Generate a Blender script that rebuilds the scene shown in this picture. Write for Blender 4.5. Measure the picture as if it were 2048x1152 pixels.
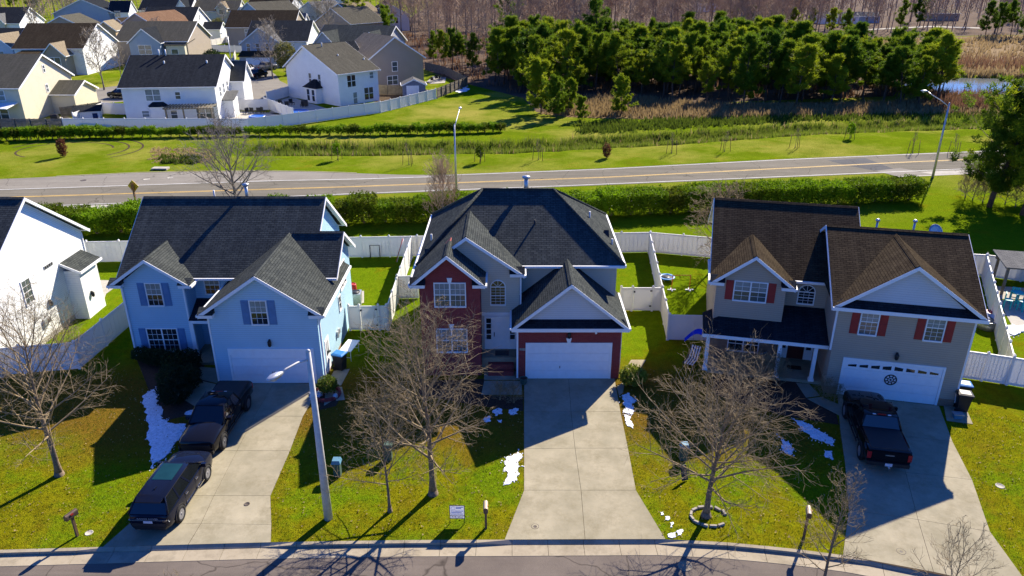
import bpy, math, random
from mathutils import Vector, Matrix
R = math.radians
for o in list(bpy.data.objects): bpy.data.objects.remove(o, do_unlink=True)
sc = bpy.context.scene
COL = sc.collection
random.seed(7)

# ------------------------------------------------------------------ camera, sky, sun, exposure
CAM_F, CAM_PITCH, CAM_H = 1495.0, 23.4, 22.2        # focal length in photo pixels, degrees down, metres up
cd = bpy.data.cameras.new('camera'); cam = bpy.data.objects.new('camera', cd); COL.objects.link(cam)
cd.sensor_width = 36.0; cd.lens = CAM_F / 2048 * 36.0; cd.clip_end = 3000; cd.clip_start = 0.5
cam.location = (0, 0, CAM_H); cam.rotation_euler = (R(90 - CAM_PITCH), 0, 0)
sc.camera = cam
SUN_AZ, SUN_EL = 32.0, 33.0                          # clockwise from +Y, above the horizon
w = bpy.data.worlds.new('World'); sc.world = w; w.use_nodes = True
nt = w.node_tree; nt.nodes.clear()
sky = nt.nodes.new('ShaderNodeTexSky'); sky.sky_type = 'NISHITA'; sky.sun_disc = False
sky.sun_elevation = R(SUN_EL); sky.sun_rotation = R(SUN_AZ)
sky.air_density = 1.0; sky.dust_density = 0.4; sky.ozone_density = 3.0
hs = nt.nodes.new('ShaderNodeMix'); hs.data_type = 'RGBA'; hs.blend_type = 'MULTIPLY'; hs.inputs[0].default_value = 1.0
hs.inputs[7].default_value = (0.21, 0.58, 1.50, 1)      # the deep clear blue the shaded white paint and snow show
bg = nt.nodes.new('ShaderNodeBackground'); bg.inputs['Strength'].default_value = 0.062
wo = nt.nodes.new('ShaderNodeOutputWorld')
nt.links.new(sky.outputs[0], hs.inputs[6]); nt.links.new(hs.outputs[2], bg.inputs['Color']); nt.links.new(bg.outputs[0], wo.inputs['Surface'])
sl = bpy.data.lights.new('sun', 'SUN'); sl.energy = 5.0; sl.angle = R(0.5); sl.color = (1.0, 0.90, 0.74)
so = bpy.data.objects.new('sun', sl); COL.objects.link(so)
so.rotation_euler = (R(90 - SUN_EL), 0, R(180 - SUN_AZ))
so.location = (0, 0, 60)
sc.view_settings.view_transform = 'Standard'; sc.view_settings.look = 'None'
sc.view_settings.exposure = 1.30; sc.view_settings.gamma = 1.0
sc.render.engine = 'CYCLES'

# ------------------------------------------------------------------ photo pixel -> place
_p = R(CAM_PITCH)
_F = Vector((0, math.cos(_p), -math.sin(_p))); _U = Vector((0, math.sin(_p), math.cos(_p))); _X = Vector((1, 0, 0))
def ray(x, y): return _F + _X * ((x - 1024) / CAM_F) - _U * ((y - 576) / CAM_F)
def G(x, y, z=0.0):
    d = ray(x, y); t = (z - CAM_H) / d.z
    return Vector((d.x * t, d.y * t, z))
def AT(x, y, Y):
    d = ray(x, y); t = Y / d.y
    return Vector((d.x * t, Y, CAM_H + d.z * t))

# ------------------------------------------------------------------ object helpers
def link(o, parent=None):
    COL.objects.link(o)
    if parent is not None: o.parent = parent
    return o
def tag(o, label=None, cat=None, group=None, kind=None):
    if label: o['label'] = label
    if cat: o['category'] = cat
    if group: o['group'] = group
    if kind: o['kind'] = kind
    return o
def thing(name, label, cat, loc=(0, 0, 0), rz=0.0, group=None):
    o = bpy.data.objects.new(name, None); o.empty_display_size = 0.2; link(o)
    o.location = loc; o.rotation_euler = (0, 0, rz)
    return tag(o, label, cat, group)
def copy_tree(o, parent=None):
    c = o.copy(); COL.objects.link(c); c.parent = parent
    for ch in o.children: copy_tree(ch, c)
    return c

class MB:
    """collects faces; build() links them as one mesh object"""
    def __init__(s): s.v = []; s.f = []; s.sm = []
    def poly(s, pts, smooth=False):
        i = len(s.v); s.v += [tuple(p) for p in pts]; s.f.append(tuple(range(i, i + len(pts)))); s.sm.append(smooth)
        return s
    def box(s, x0, x1, y0, y1, z0, z1):
        return s.hexa([(x0, y0, z0), (x1, y0, z0), (x1, y1, z0), (x0, y1, z0)], [(x0, y0, z1), (x1, y0, z1), (x1, y1, z1), (x0, y1, z1)])
    def hexa(s, bot, top, smooth=False):
        n = len(bot); i = len(s.v); s.v += [tuple(p) for p in bot] + [tuple(p) for p in top]
        s.f.append(tuple(range(i + n - 1, i - 1, -1))); s.f.append(tuple(range(i + n, i + 2 * n))); s.sm += [False, False]
        for k in range(n):
            k2 = (k + 1) % n
            s.f.append((i + k, i + k2, i + n + k2, i + n + k)); s.sm.append(smooth)
        return s
    def obox(s, O, r, n, x0, x1, n0, n1, z0, z1):
        O = Vector(O); r = Vector(r); n = Vector(n); Z = Vector((0, 0, 1))
        q = lambda a, b, c: O + r * a + n * b + Z * c
        return s.hexa([q(x0, n1, z0), q(x1, n1, z0), q(x1, n0, z0), q(x0, n0, z0)], [q(x0, n1, z1), q(x1, n1, z1), q(x1, n0, z1), q(x0, n0, z1)])
    def slab(s, pts, t):
        """planar polygon (counter-clockwise from outside) thickened inwards by t"""
        P = [Vector(p) for p in pts]; n = (P[1] - P[0]).cross(P[2] - P[0]).normalized()
        return s.hexa([p - n * t for p in P], P)
    def tube(s, pts, rad, n=6, cap=True, smooth=True):
        P = [Vector(p) for p in pts]; rings = []
        d0 = (P[1] - P[0]).normalized(); a = d0.orthogonal().normalized()
        for k, p in enumerate(P):
            d = (P[min(k + 1, len(P) - 1)] - P[max(k - 1, 0)]).normalized()
            a = (a - d * a.dot(d))
            a = a.normalized() if a.length > 1e-6 else d.orthogonal().normalized()
            b = d.cross(a); r = rad[k] if isinstance(rad, (list, tuple)) else rad
            i = len(s.v)
            for j in range(n):
                t = 2 * math.pi * j / n; s.v.append(tuple(p + a * (r * math.cos(t)) + b * (r * math.sin(t))))
            rings.append(i)
        for k in range(len(rings) - 1):
            for j in range(n):
                j2 = (j + 1) % n
                s.f.append((rings[k] + j, rings[k] + j2, rings[k + 1] + j2, rings[k + 1] + j)); s.sm.append(smooth)
        if cap:
            s.f.append(tuple(rings[0] + j for j in reversed(range(n)))); s.f.append(tuple(rings[-1] + j for j in range(n))); s.sm += [False, False]
        return s
    def lathe(s, prof, n=16, c=(0, 0, 0), smooth=True, axis='z', cap=True):
        c = Vector(c); rings = []
        for r, z in prof:
            i = len(s.v); rings.append(i)
            for j in range(n):
                t = 2 * math.pi * j / n
                if axis == 'z': p = Vector((r * math.cos(t), r * math.sin(t), z))
                elif axis == 'x': p = Vector((z, r * math.cos(t), r * math.sin(t)))
                else: p = Vector((r * math.sin(t), z, r * math.cos(t)))
                s.v.append(tuple(c + p))
        for k in range(len(rings) - 1):
            for j in range(n):
                j2 = (j + 1) % n
                s.f.append((rings[k] + j, rings[k] + j2, rings[k + 1] + j2, rings[k + 1] + j)); s.sm.append(smooth)
        if cap: s.f.append(tuple(rings[0] + j for j in reversed(range(n)))); s.f.append(tuple(rings[-1] + j for j in range(n))); s.sm += [False, False]
        return s
    def loft(s, rings, smooth=True, cap=True, closed=True):
        ids = []
        for rg in rings:
            ids.append(len(s.v)); s.v += [tuple(p) for p in rg]
        n = len(rings[0])
        for k in range(len(ids) - 1):
            for j in range(n if closed else n - 1):
                j2 = (j + 1) % n
                s.f.append((ids[k] + j, ids[k] + j2, ids[k + 1] + j2, ids[k + 1] + j)); s.sm.append(smooth)
        if cap:
            s.f.append(tuple(ids[0] + j for j in reversed(range(n)))); s.f.append(tuple(ids[-1] + j for j in range(n))); s.sm += [False, False]
        return s
    def mesh(s, name, mat, uv=False, sharp=None):
        me = bpy.data.meshes.new(name); me.from_pydata(s.v, [], s.f)
        me.polygons.foreach_set('use_smooth', s.sm)
        if sharp: me.set_sharp_from_angle(angle=R(sharp))
        if mat:
            me.materials.append(mat)
            uv = uv or mat.name in UVMATS
        if uv:
            lay = me.uv_layers.new(name='UVMap'); Z = Vector((0, 0, 1)); d = [0.0] * (2 * len(me.loops)); V = me.vertices
            for p in me.polygons:
                n = p.normal; t = Z.cross(n)
                t = Vector((1, 0, 0)) if t.length < 0.05 else t.normalized()
                b = n.cross(t)
                for li in p.loop_indices:
                    co = V[me.loops[li].vertex_index].co; d[2 * li] = co.dot(t); d[2 * li + 1] = co.dot(b)
            lay.data.foreach_set('uv', d)
        me.update()
        return me
    def build(s, name, mat, parent=None, loc=None, rz=0.0, sharp=None):
        o = bpy.data.objects.new(name, s.mesh(name, mat, sharp=sharp)); link(o, parent)
        if loc is not None: o.location = loc
        if rz: o.rotation_euler = (0, 0, rz)
        return o
def inst(src, parent, loc=None, rz=None):
    o = src.copy(); link(o); o.parent = parent
    if loc is not None: o.location = loc
    if rz is not None: o.rotation_euler = (0, 0, rz)
    return o

# ------------------------------------------------------------------ materials
UVMATS = set()
M = {}
class NT:
    def __init__(s, name, rough=0.7):
        s.m = bpy.data.materials.new(name); s.m.use_nodes = True; M[name] = s.m
        s.t = s.m.node_tree; s.b = s.t.nodes['Principled BSDF']; s.b.inputs['Roughness'].default_value = rough
        s.b.inputs['Specular IOR Level'].default_value = 0.3
        s.out = s.t.nodes['Material Output']
    def n(s, typ, **kw):
        x = s.t.nodes.new('ShaderNode' + typ)
        for k, v in kw.items():
            if hasattr(x, k): setattr(x, k, v)
            else: x.inputs[k.replace('_', ' ')].default_value = v
        return x
    def l(s, a, b): s.t.links.new(a, b)
    def coord(s, kind='Object', scale=None):
        c = s.n('TexCoord').outputs[kind]
        if scale:
            mp = s.n('Mapping'); mp.inputs['Scale'].default_value = scale; s.l(c, mp.inputs['Vector']); return mp.outputs[0]
        return c
    def world(s): return s.n('NewGeometry').outputs['Position']
    def noise(s, vec, scale, detail=4, rough=0.6):
        x = s.n('TexNoise'); x.inputs['Scale'].default_value = scale; x.inputs['Detail'].default_value = detail; x.inputs['Roughness'].default_value = rough
        s.l(vec, x.inputs['Vector']); return x.outputs['Fac']
    def ramp(s, fac, *stops):
        x = s.n('ValToRGB'); e = x.color_ramp.elements
        while len(e) < len(stops): e.new(0.5)
        for k, (p, c) in enumerate(stops):
            e[k].position = p; e[k].color = (c[0], c[1], c[2], 1) if not isinstance(c, (int, float)) else (c, c, c, 1)
        s.l(fac, x.inputs['Fac']); return x.outputs['Color']
    def mix(s, fac, a, b, mode='MIX'):
        x = s.n('Mix', data_type='RGBA', blend_type=mode)
        for sock, v in ((x.inputs[0], fac), (x.inputs[6], a), (x.inputs[7], b)):
            if isinstance(v, (int, float)): sock.default_value = v
            elif isinstance(v, tuple): sock.default_value = (v[0], v[1], v[2], 1)
            else: s.l(v, sock)
        return x.outputs[2]
    def math(s, op, a, b=0.0):
        x = s.n('Math', operation=op)
        for sock, v in ((x.inputs[0], a), (x.inputs[1], b)):
            if isinstance(v, (int, float)): sock.default_value = v
            else: s.l(v, sock)
        return x.outputs[0]
    def bump(s, h, strength=0.3, dist=0.02):
        x = s.n('Bump'); x.inputs['Strength'].default_value = strength; x.inputs['Distance'].default_value = dist
        s.l(h, x.inputs['Height']); s.l(x.outputs[0], s.b.inputs['Normal'])
    def col(s, c):
        if isinstance(c, tuple): s.b.inputs['Base Color'].default_value = (c[0], c[1], c[2], 1)
        else: s.l(c, s.b.inputs['Base Color'])
        return s
def plain(name, c, rough=0.6, var=0.12, scale=3.0, metal=0.0, spec=0.3):
    k = NT(name, rough); nz = k.noise(k.coord(), scale)
    a = tuple(x * (1 - var) for x in c); b = tuple(min(1, x * (1 + var)) for x in c)
    k.col(k.ramp(nz, (0.3, a), (0.7, b))); k.b.inputs['Metallic'].default_value = metal; k.b.inputs['Specular IOR Level'].default_value = spec
    return k.m
def siding(name, c, pitch=0.13):
    k = NT(name, 0.65); UVMATS.add(name); uv = k.coord('UV')
    sep = k.n('SeparateXYZ'); k.l(uv, sep.inputs[0])
    fr = k.math('FRACT', k.math('DIVIDE', sep.outputs[1], pitch))
    nz = k.noise(uv, 0.8, 5); nz2 = k.noise(uv, 14, 3)
    base = k.ramp(nz, (0.3, tuple(x * 0.92 for x in c)), (0.7, c))
    base = k.mix(k.math('MULTIPLY', nz2, 0.12), base, tuple(x * 0.75 for x in c))
    line = k.ramp(fr, (0.0, 0.5), (0.14, 0.96), (1.0, 1.0))
    k.col(k.mix(1.0, base, line, 'MULTIPLY')); k.bump(fr, 0.6, 0.012)
    return k.m
def shingle(name, c, c2):
    k = NT(name, 1.0); UVMATS.add(name); uv = k.coord('UV'); k.b.inputs['Specular IOR Level'].default_value = 0.0
    br = k.n('TexBrick'); br.offset = 0.5; k.l(uv, br.inputs['Vector'])
    br.inputs['Scale'].default_value = 1.0; br.inputs['Brick Width'].default_value = 0.32; br.inputs['Row Height'].default_value = 0.145
    br.inputs['Mortar Size'].default_value = 0.012; br.inputs['Mortar Smooth'].default_value = 0.3; br.inputs['Bias'].default_value = -0.1
    br.inputs['Color1'].default_value = (*c, 1); br.inputs['Color2'].default_value = (*c2, 1); br.inputs['Mortar'].default_value = tuple(x * 0.3 for x in c) + (1,)
    big = k.noise(uv, 0.35, 5); st = k.noise(k.coord('UV', (2.2, 0.25, 1)), 1.0, 4); fine = k.noise(uv, 30, 2)
    x = k.mix(k.ramp(big, (0.35, 0.0), (0.75, 0.55)), br.outputs['Color'], tuple((a + b) * 0.36 for a, b in zip(c, c2)))
    x = k.mix(k.ramp(st, (0.45, 0.0), (0.8, 0.4)), x, tuple(v * 1.5 for v in c2))
    x = k.mix(k.math('MULTIPLY', fine, 0.5), x, tuple(v * 0.4 for v in c))
    k.col(x)
    sep = k.n('SeparateXYZ'); k.l(uv, sep.inputs[0])
    fr = k.math('FRACT', k.math('DIVIDE', sep.outputs[1], 0.145))
    k.bump(k.math('ADD', k.math('SUBTRACT', 1.0, fr), k.math('MULTIPLY', br.outputs['Fac'], -0.6)), 1.0, 0.02)
    return k.m
def brickmat(name, c1, c2, mortar):
    k = NT(name, 0.85); UVMATS.add(name); uv = k.coord('UV')
    br = k.n('TexBrick'); k.l(uv, br.inputs['Vector']); br.inputs['Scale'].default_value = 1.0
    br.inputs['Brick Width'].default_value = 0.22; br.inputs['Row Height'].default_value = 0.062; br.inputs['Mortar Size'].default_value = 0.006
    br.inputs['Color1'].default_value = (*c1, 1); br.inputs['Color2'].default_value = (*c2, 1); br.inputs['Mortar'].default_value = (*mortar, 1)
    nz = k.noise(uv, 3, 4)
    k.col(k.mix(k.math('MULTIPLY', nz, 0.5), br.outputs['Color'], tuple(x * 0.55 for x in c1)))
    k.bump(k.math('MULTIPLY', br.outputs['Fac'], -1.0), 0.6, 0.008)
    return k.m

siding('siding_blue', (0.40, 0.61, 0.74)); siding('siding_white', (0.83, 0.83, 0.80)); siding('siding_beige', (0.62, 0.56, 0.44))
siding('siding_taupe', (0.44, 0.36, 0.27)); siding('siding_cream', (0.66, 0.60, 0.44)); siding('siding_grey', (0.42, 0.42, 0.42)); siding('siding_tan', (0.36, 0.30, 0.23))
siding('siding_bluegrey', (0.30, 0.38, 0.47)); siding('siding_pale', (0.62, 0.64, 0.66))
shingle('shingle_slate', (0.050, 0.056, 0.056), (0.094, 0.102, 0.093)); shingle('shingle_black', (0.026, 0.029, 0.034), (0.045, 0.05, 0.056))
shingle('shingle_brown', (0.048, 0.037, 0.026), (0.085, 0.066, 0.042)); shingle('shingle_olive', (0.10, 0.095, 0.075), (0.14, 0.13, 0.10)); shingle('shingle_rust', (0.20, 0.12, 0.075), (0.26, 0.16, 0.10))
shingle('shingle_grey', (0.14, 0.14, 0.14), (0.2, 0.2, 0.19)); shingle('shingle_tan', (0.27, 0.22, 0.15), (0.34, 0.28, 0.19))
brickmat('brick_red', (0.26, 0.030, 0.030), (0.31, 0.045, 0.042), (0.20, 0.11, 0.10)); brickmat('brick_brown', (0.25, 0.15, 0.095), (0.36, 0.22, 0.14), (0.27, 0.23, 0.19))
brickmat('brick_tan', (0.40, 0.27, 0.14), (0.5, 0.36, 0.2), (0.45, 0.38, 0.28))
plain('white_trim', (0.80, 0.80, 0.78), 0.5, 0.04); plain('door_white', (0.78, 0.78, 0.78), 0.45, 0.04); plain('vinyl_white', (0.78, 0.77, 0.74), 0.5, 0.07, 0.9)
plain('shutter_blue', (0.10, 0.20, 0.36), 0.6); plain('shutter_red', (0.30, 0.03, 0.026), 0.6); plain('door_red', (0.10, 0.02, 0.015), 0.45); plain('door_dark', (0.05, 0.08, 0.1), 0.5)
plain('dark_metal', (0.02, 0.02, 0.022), 0.45); plain('galvanised', (0.45, 0.46, 0.47), 0.4, 0.15, 6, 0.6); plain('lamp_grey', (0.50, 0.49, 0.46), 0.55, 0.14, 5); plain('pvc_pipe', (0.62, 0.62, 0.6), 0.5)
plain('wood_post', (0.16, 0.09, 0.045), 0.8, 0.3, 8); plain('fence_wood', (0.16, 0.135, 0.095), 0.9, 0.3, 2); plain('fence_oldwood', (0.13, 0.12, 0.11), 0.9, 0.3, 2)
plain('snow', (0.86, 0.88, 0.92), 0.6, 0.05, 8); plain('mulch', (0.045, 0.027, 0.017), 0.95, 0.5, 9); plain('rock', (0.30, 0.27, 0.22), 0.9, 0.4, 4)
plain('plastic_black', (0.018, 0.018, 0.02), 0.5); plain('plastic_blue', (0.02, 0.16, 0.42), 0.45); plain('plastic_white', (0.75, 0.75, 0.75), 0.5); plain('plastic_red', (0.4, 0.03, 0.02), 0.5); plain('plastic_teal', (0.02, 0.42, 0.38), 0.5)
plain('orange_paint', (0.65, 0.16, 0.02), 0.5); plain('yellow_paint', (0.70, 0.42, 0.02), 0.5); plain('sign_brown', (0.30, 0.12, 0.03), 0.6); plain('pedestal_green', (0.06, 0.10, 0.07), 0.6); plain('pedestal_blue', (0.08, 0.2, 0.28), 0.6)
plain('stucco_shed', (0.16, 0.18, 0.24), 0.7); plain('pool_blue', (0.02, 0.12, 0.45), 0.3); plain('cloth_blue', (0.01, 0.03, 0.5), 0.8); plain('pot_green', (0.05, 0.10, 0.08), 0.4)
plain('tyre', (0.012, 0.012, 0.012), 0.85); plain('rim_dark', (0.10, 0.10, 0.105), 0.4, 0.1, 3, 0.2); plain('rim_silver', (0.22, 0.22, 0.23), 0.35, 0.1, 3, 0.3); plain('chrome', (0.6, 0.6, 0.62), 0.2, 0.03, 3, 1.0)
plain('tail_red', (0.35, 0.01, 0.012), 0.2, 0.05, 3, 0.0, 0.6); plain('head_light', (0.55, 0.58, 0.6), 0.12, 0.05, 3, 0.0, 0.7); plain('amber', (0.5, 0.16, 0.02), 0.25)
plain('mailbox_tan', (0.42, 0.33, 0.22), 0.45); plain('mailbox_bronze', (0.11, 0.075, 0.055), 0.4, 0.2, 6, 0.3); plain('print_white', (0.8, 0.8, 0.84), 0.5, 0.02); plain('print_blue', (0.2, 0.3, 0.6), 0.6, 0.02); plain('print_navy', (0.05, 0.06, 0.2), 0.6, 0.02); plain('print_silver', (0.55, 0.55, 0.57), 0.3, 0.02, 3, 0.7)
plain('solar_blue', (0.01, 0.03, 0.10), 0.2); plain('terracotta', (0.3, 0.1, 0.05), 0.7)
def paint(name, c, coat=0.75):
    k = NT(name, 0.5); k.col(c); k.b.inputs['Coat Weight'].default_value = coat; k.b.inputs['Coat Roughness'].default_value = 0.03; k.b.inputs['Coat IOR'].default_value = 1.4; k.b.inputs['Specular IOR Level'].default_value = 0.0
    return k.m
paint('paint_black', (0.006, 0.006, 0.008)); paint('paint_navy', (0.006, 0.008, 0.018)); paint('paint_white', (0.7, 0.7, 0.7)); paint('paint_grey', (0.16, 0.16, 0.17))
def glass(name, c, rough=0.06, spec=0.8):
    k = NT(name, rough); nz = k.noise(k.coord(), 1.5, 2); k.col(k.ramp(nz, (0.35, tuple(x * 0.7 for x in c)), (0.7, c))); k.b.inputs['Specular IOR Level'].default_value = spec
    return k.m
glass('glass_dark', (0.022, 0.028, 0.034)); glass('glass_blind', (0.26, 0.30, 0.30), 0.12, 0.5); glass('glass_mid', (0.09, 0.11, 0.115), 0.1); glass('car_glass', (0.008, 0.01, 0.012), 0.03); glass('glass_moonroof', (0.010, 0.045, 0.05), 0.05, 0.3)
glass('glass_warm', (0.16, 0.11, 0.05), 0.12, 0.5); glass('lens', (0.6, 0.62, 0.65), 0.15, 0.6)

def stripes():
    k = NT('fabric_stripe', 0.85); sep = k.n('SeparateXYZ'); k.l(k.coord(), sep.inputs[0])
    fr = k.math('FRACT', k.math('MULTIPLY', sep.outputs[0], 6.5))
    k.col(k.ramp(fr, (0.0, (0.03, 0.03, 0.03)), (0.45, (0.03, 0.03, 0.03)), (0.5, (0.7, 0.68, 0.64)), (1.0, (0.7, 0.68, 0.64))))
stripes()

def lawn():
    k = NT('lawn', 1.0); P = k.world(); k.b.inputs['Specular IOR Level'].default_value = 0.0
    sep = k.n('SeparateXYZ'); k.l(P, sep.inputs[0])
    n1 = k.noise(P, 0.30, 6, 0.7); n2 = k.noise(P, 1.6, 7, 0.75); n3 = k.noise(P, 7.0, 4, 0.7); n4 = k.noise(P, 22.0, 2, 0.6)
    green = k.ramp(n2, (0.25, (0.060, 0.150, 0.003)), (0.55, (0.130, 0.215, 0.004)), (0.8, (0.175, 0.270, 0.008)))
    olive = k.ramp(n2, (0.28, (0.100, 0.075, 0.003)), (0.46, (0.165, 0.155, 0.004)), (0.62, (0.225, 0.220, 0.005)), (0.78, (0.135, 0.200, 0.005)))
    front = k.ramp(k.math('MULTIPLY', k.math('SUBTRACT', sep.outputs[1], 34.0), 0.09), (0.0, 0.60), (1.0, 0.10))
    f = k.math('ADD', front, k.math('MULTIPLY', k.math('SUBTRACT', n1, 0.5), 3.4)); f = k.ramp(f, (0.25, 0.0), (0.75, 1.0))
    c = k.mix(f, green, olive)
    th = k.math('MULTIPLY', k.ramp(k.noise(P, 0.62, 6, 0.72), (0.52, 0.0), (0.66, 0.8)), front); c = k.mix(th, c, (0.175, 0.120, 0.012))
    band = k.math('MULTIPLY', k.ramp(k.math('MULTIPLY', k.math('SUBTRACT', k.math('ADD', sep.outputs[1], k.math('MULTIPLY', n1, 6.0)), 32.0), 0.25), (0.0, 0.0), (1.0, 1.0)), k.ramp(k.math('MULTIPLY', k.math('SUBTRACT', sep.outputs[1], 37.5), 0.3), (0.0, 1.0), (1.0, 0.0))); band = k.math('MULTIPLY', band, k.ramp(k.math('MULTIPLY', k.math('SUBTRACT', sep.outputs[0], 15.0), 0.3), (0.0, 1.0), (1.0, 0.0))); c = k.mix(k.math('MULTIPLY', band, 0.9), c, (0.165, 0.078, 0.016))  # brown put into the lawn colour to imitate house shade on the front lawns
    th2 = k.math('MULTIPLY', k.ramp(k.noise(P, 2.7, 5, 0.7), (0.58, 0.0), (0.72, 0.6)), front); c = k.mix(th2, c, (0.085, 0.16, 0.004))
    straw = k.ramp(k.noise(P, 0.055, 5, 0.65), (0.46, 0.0), (0.66, 1.0))
    far = k.ramp(k.math('MULTIPLY', k.math('SUBTRACT', sep.outputs[1], 60.0), 0.03), (0.0, 0.0), (1.0, 0.75))
    c = k.mix(k.math('MULTIPLY', far, 0.30), c, (0.26, 0.33, 0.02)); c = k.mix(k.math('MULTIPLY', k.ramp(k.noise(P, 0.22, 7, 0.75), (0.42, 0.9), (0.58, 0.0)), far), c, (0.085, 0.155, 0.006)); c = k.mix(k.math('MULTIPLY', k.ramp(k.noise(k.coord('Object', (0.12, 0.9, 1)), 1.0, 5, 0.7), (0.55, 0.0), (0.68, 0.5)), far), c, (0.15, 0.12, 0.02)); c = k.mix(k.math('MULTIPLY', straw, far), c, (0.40, 0.34, 0.085))
    c = k.mix(k.ramp(n3, (0.32, 0.5), (0.6, 0.0)), c, (0.065, 0.065, 0.002))
    c = k.mix(k.ramp(n4, (0.38, 0.55), (0.56, 0.0)), c, (0.08, 0.075, 0.003))
    c = k.mix(k.ramp(n4, (0.60, 0.0), (0.78, 0.65)), c, (0.38, 0.33, 0.05))
    k.col(c); k.bump(k.math('ADD', n4, k.math('MULTIPLY', n3, 1.2)), 0.9, 0.05)
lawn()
def ground_mat(name, stops, scale, bump=0.5, fine=25.0):
    k = NT(name, 1.0); P = k.world(); k.b.inputs['Specular IOR Level'].default_value = 0.03
    n = k.noise(P, scale, 6, 0.65); nf = k.noise(P, fine, 3, 0.6); sp = k.noise(P, scale * 6, 4)
    c = k.ramp(n, *stops); c = k.mix(k.ramp(nf, (0.35, 0.45), (0.6, 0.0)), c, tuple(x * 0.55 for x in stops[0][1])); c = k.mix(k.ramp(sp, (0.55, 0.0), (0.85, 0.4)), c, stops[-1][1])
    if name.startswith('asphalt'):
        mp = k.n('Mapping'); mp.inputs['Scale'].default_value = (0.03, 1.1, 1.0); mp.inputs['Rotation'].default_value = (0, 0, R(-7) if name != 'asphalt' else 0); k.l(P, mp.inputs['Vector']); wear = k.noise(mp.outputs[0], 1.0, 5, 0.7)
        c = k.mix(k.ramp(wear, (0.45, 0.0), (0.7, 0.5)), c, tuple(x * 0.62 for x in stops[0][1]))
        vo = k.n('TexVoronoi', feature='DISTANCE_TO_EDGE'); vo.inputs['Scale'].default_value = 0.16; dist = k.n('VectorMath', operation='ADD'); k.l(P, dist.inputs[0]); nz = k.n('TexNoise'); nz.inputs['Scale'].default_value = 0.8; k.l(P, nz.inputs['Vector']); k.l(nz.outputs['Color'], dist.inputs[1]); k.l(dist.outputs[0], vo.inputs['Vector'])
        c = k.mix(k.ramp(vo.outputs['Distance'], (0.0, 0.75), (0.006, 0.0)), c, tuple(x * 0.3 for x in stops[0][1]))
    k.col(c); k.bump(k.math('ADD', nf, n), bump, 0.03)
    return k
ground_mat('asphalt', ((0.25, (0.125, 0.105, 0.09)), (0.55, (0.165, 0.138, 0.115)), (0.8, (0.2, 0.168, 0.14))), 0.35, 0.25, 60)
ground_mat('asphalt_road', ((0.25, (0.15, 0.138, 0.108)), (0.55, (0.19, 0.172, 0.135)), (0.8, (0.225, 0.205, 0.16))), 0.12, 0.2, 30)
ground_mat('asphalt_old', ((0.25, (0.21, 0.19, 0.16)), (0.55, (0.26, 0.24, 0.20)), (0.8, (0.30, 0.275, 0.23))), 0.15, 0.2, 30)
ground_mat('asphalt_patch', ((0.25, (0.10, 0.10, 0.10)), (0.8, (0.14, 0.14, 0.135))), 0.3, 0.2, 30)
def conc(name, a, b, stain):
    k = NT(name, 1.0); P = k.world(); k.b.inputs['Specular IOR Level'].default_value = 0.03
    oi = k.n('ObjectInfo').outputs['Random']
    n = k.noise(P, 0.55, 6, 0.7); n2 = k.noise(P, 1.3, 6, 0.75); nf = k.noise(P, 40, 3); st = k.noise(P, 0.8, 7, 0.8)
    c = k.ramp(n, (0.3, a), (0.7, b)); c = k.mix(k.ramp(st, (0.47, 0.0), (0.68, 0.85)), c, stain); c = k.mix(k.ramp(n2, (0.6, 0.0), (0.8, 0.35)), c, tuple(min(1, x * 1.25) for x in b))
    c = k.mix(k.math('MULTIPLY', nf, 0.22), c, tuple(x * 0.5 for x in a)); c = k.mix(k.math('MULTIPLY', oi, 0.2), c, tuple(x * 0.75 for x in a))
    k.col(c); k.bump(nf, 0.2, 0.01)
conc('concrete', (0.26, 0.235, 0.16), (0.42, 0.37, 0.26), (0.235, 0.205, 0.13)); conc('concrete_kerb', (0.33, 0.28, 0.20), (0.40, 0.345, 0.25), (0.2, 0.17, 0.12)); conc('concrete_pale', (0.42, 0.39, 0.33), (0.5, 0.47, 0.4), (0.3, 0.28, 0.22))
ground_mat('marsh', ((0.25, (0.13, 0.085, 0.04)), (0.5, (0.22, 0.15, 0.075)), (0.8, (0.3, 0.215, 0.11))), 0.08, 0.8, 4)
ground_mat('leaf_litter', ((0.25, (0.075, 0.05, 0.033)), (0.55, (0.125, 0.085, 0.058)), (0.8, (0.18, 0.128, 0.085))), 0.1, 0.8, 3)
ground_mat('dirt', ((0.25, (0.05, 0.034, 0.022)), (0.8, (0.11, 0.08, 0.05))), 0.6, 0.8, 12)
ground_mat('ditch_soil', ((0.25, (0.05, 0.045, 0.015)), (0.8, (0.10, 0.10, 0.03))), 0.6, 0.8, 8)
plain('line_yellow', (0.62, 0.40, 0.10), 0.8, 0.25, 0.7); plain('line_white', (0.62, 0.62, 0.58), 0.8, 0.25, 0.7); plain('iron', (0.07, 0.055, 0.045), 0.7, 0.3, 9)
k = NT('water', 0.10); k.col((0.10, 0.115, 0.11)); k.b.inputs['Specular IOR Level'].default_value = 0.05; k.bump(k.noise(k.world(), 0.9, 3), 0.15, 0.05)

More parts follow.
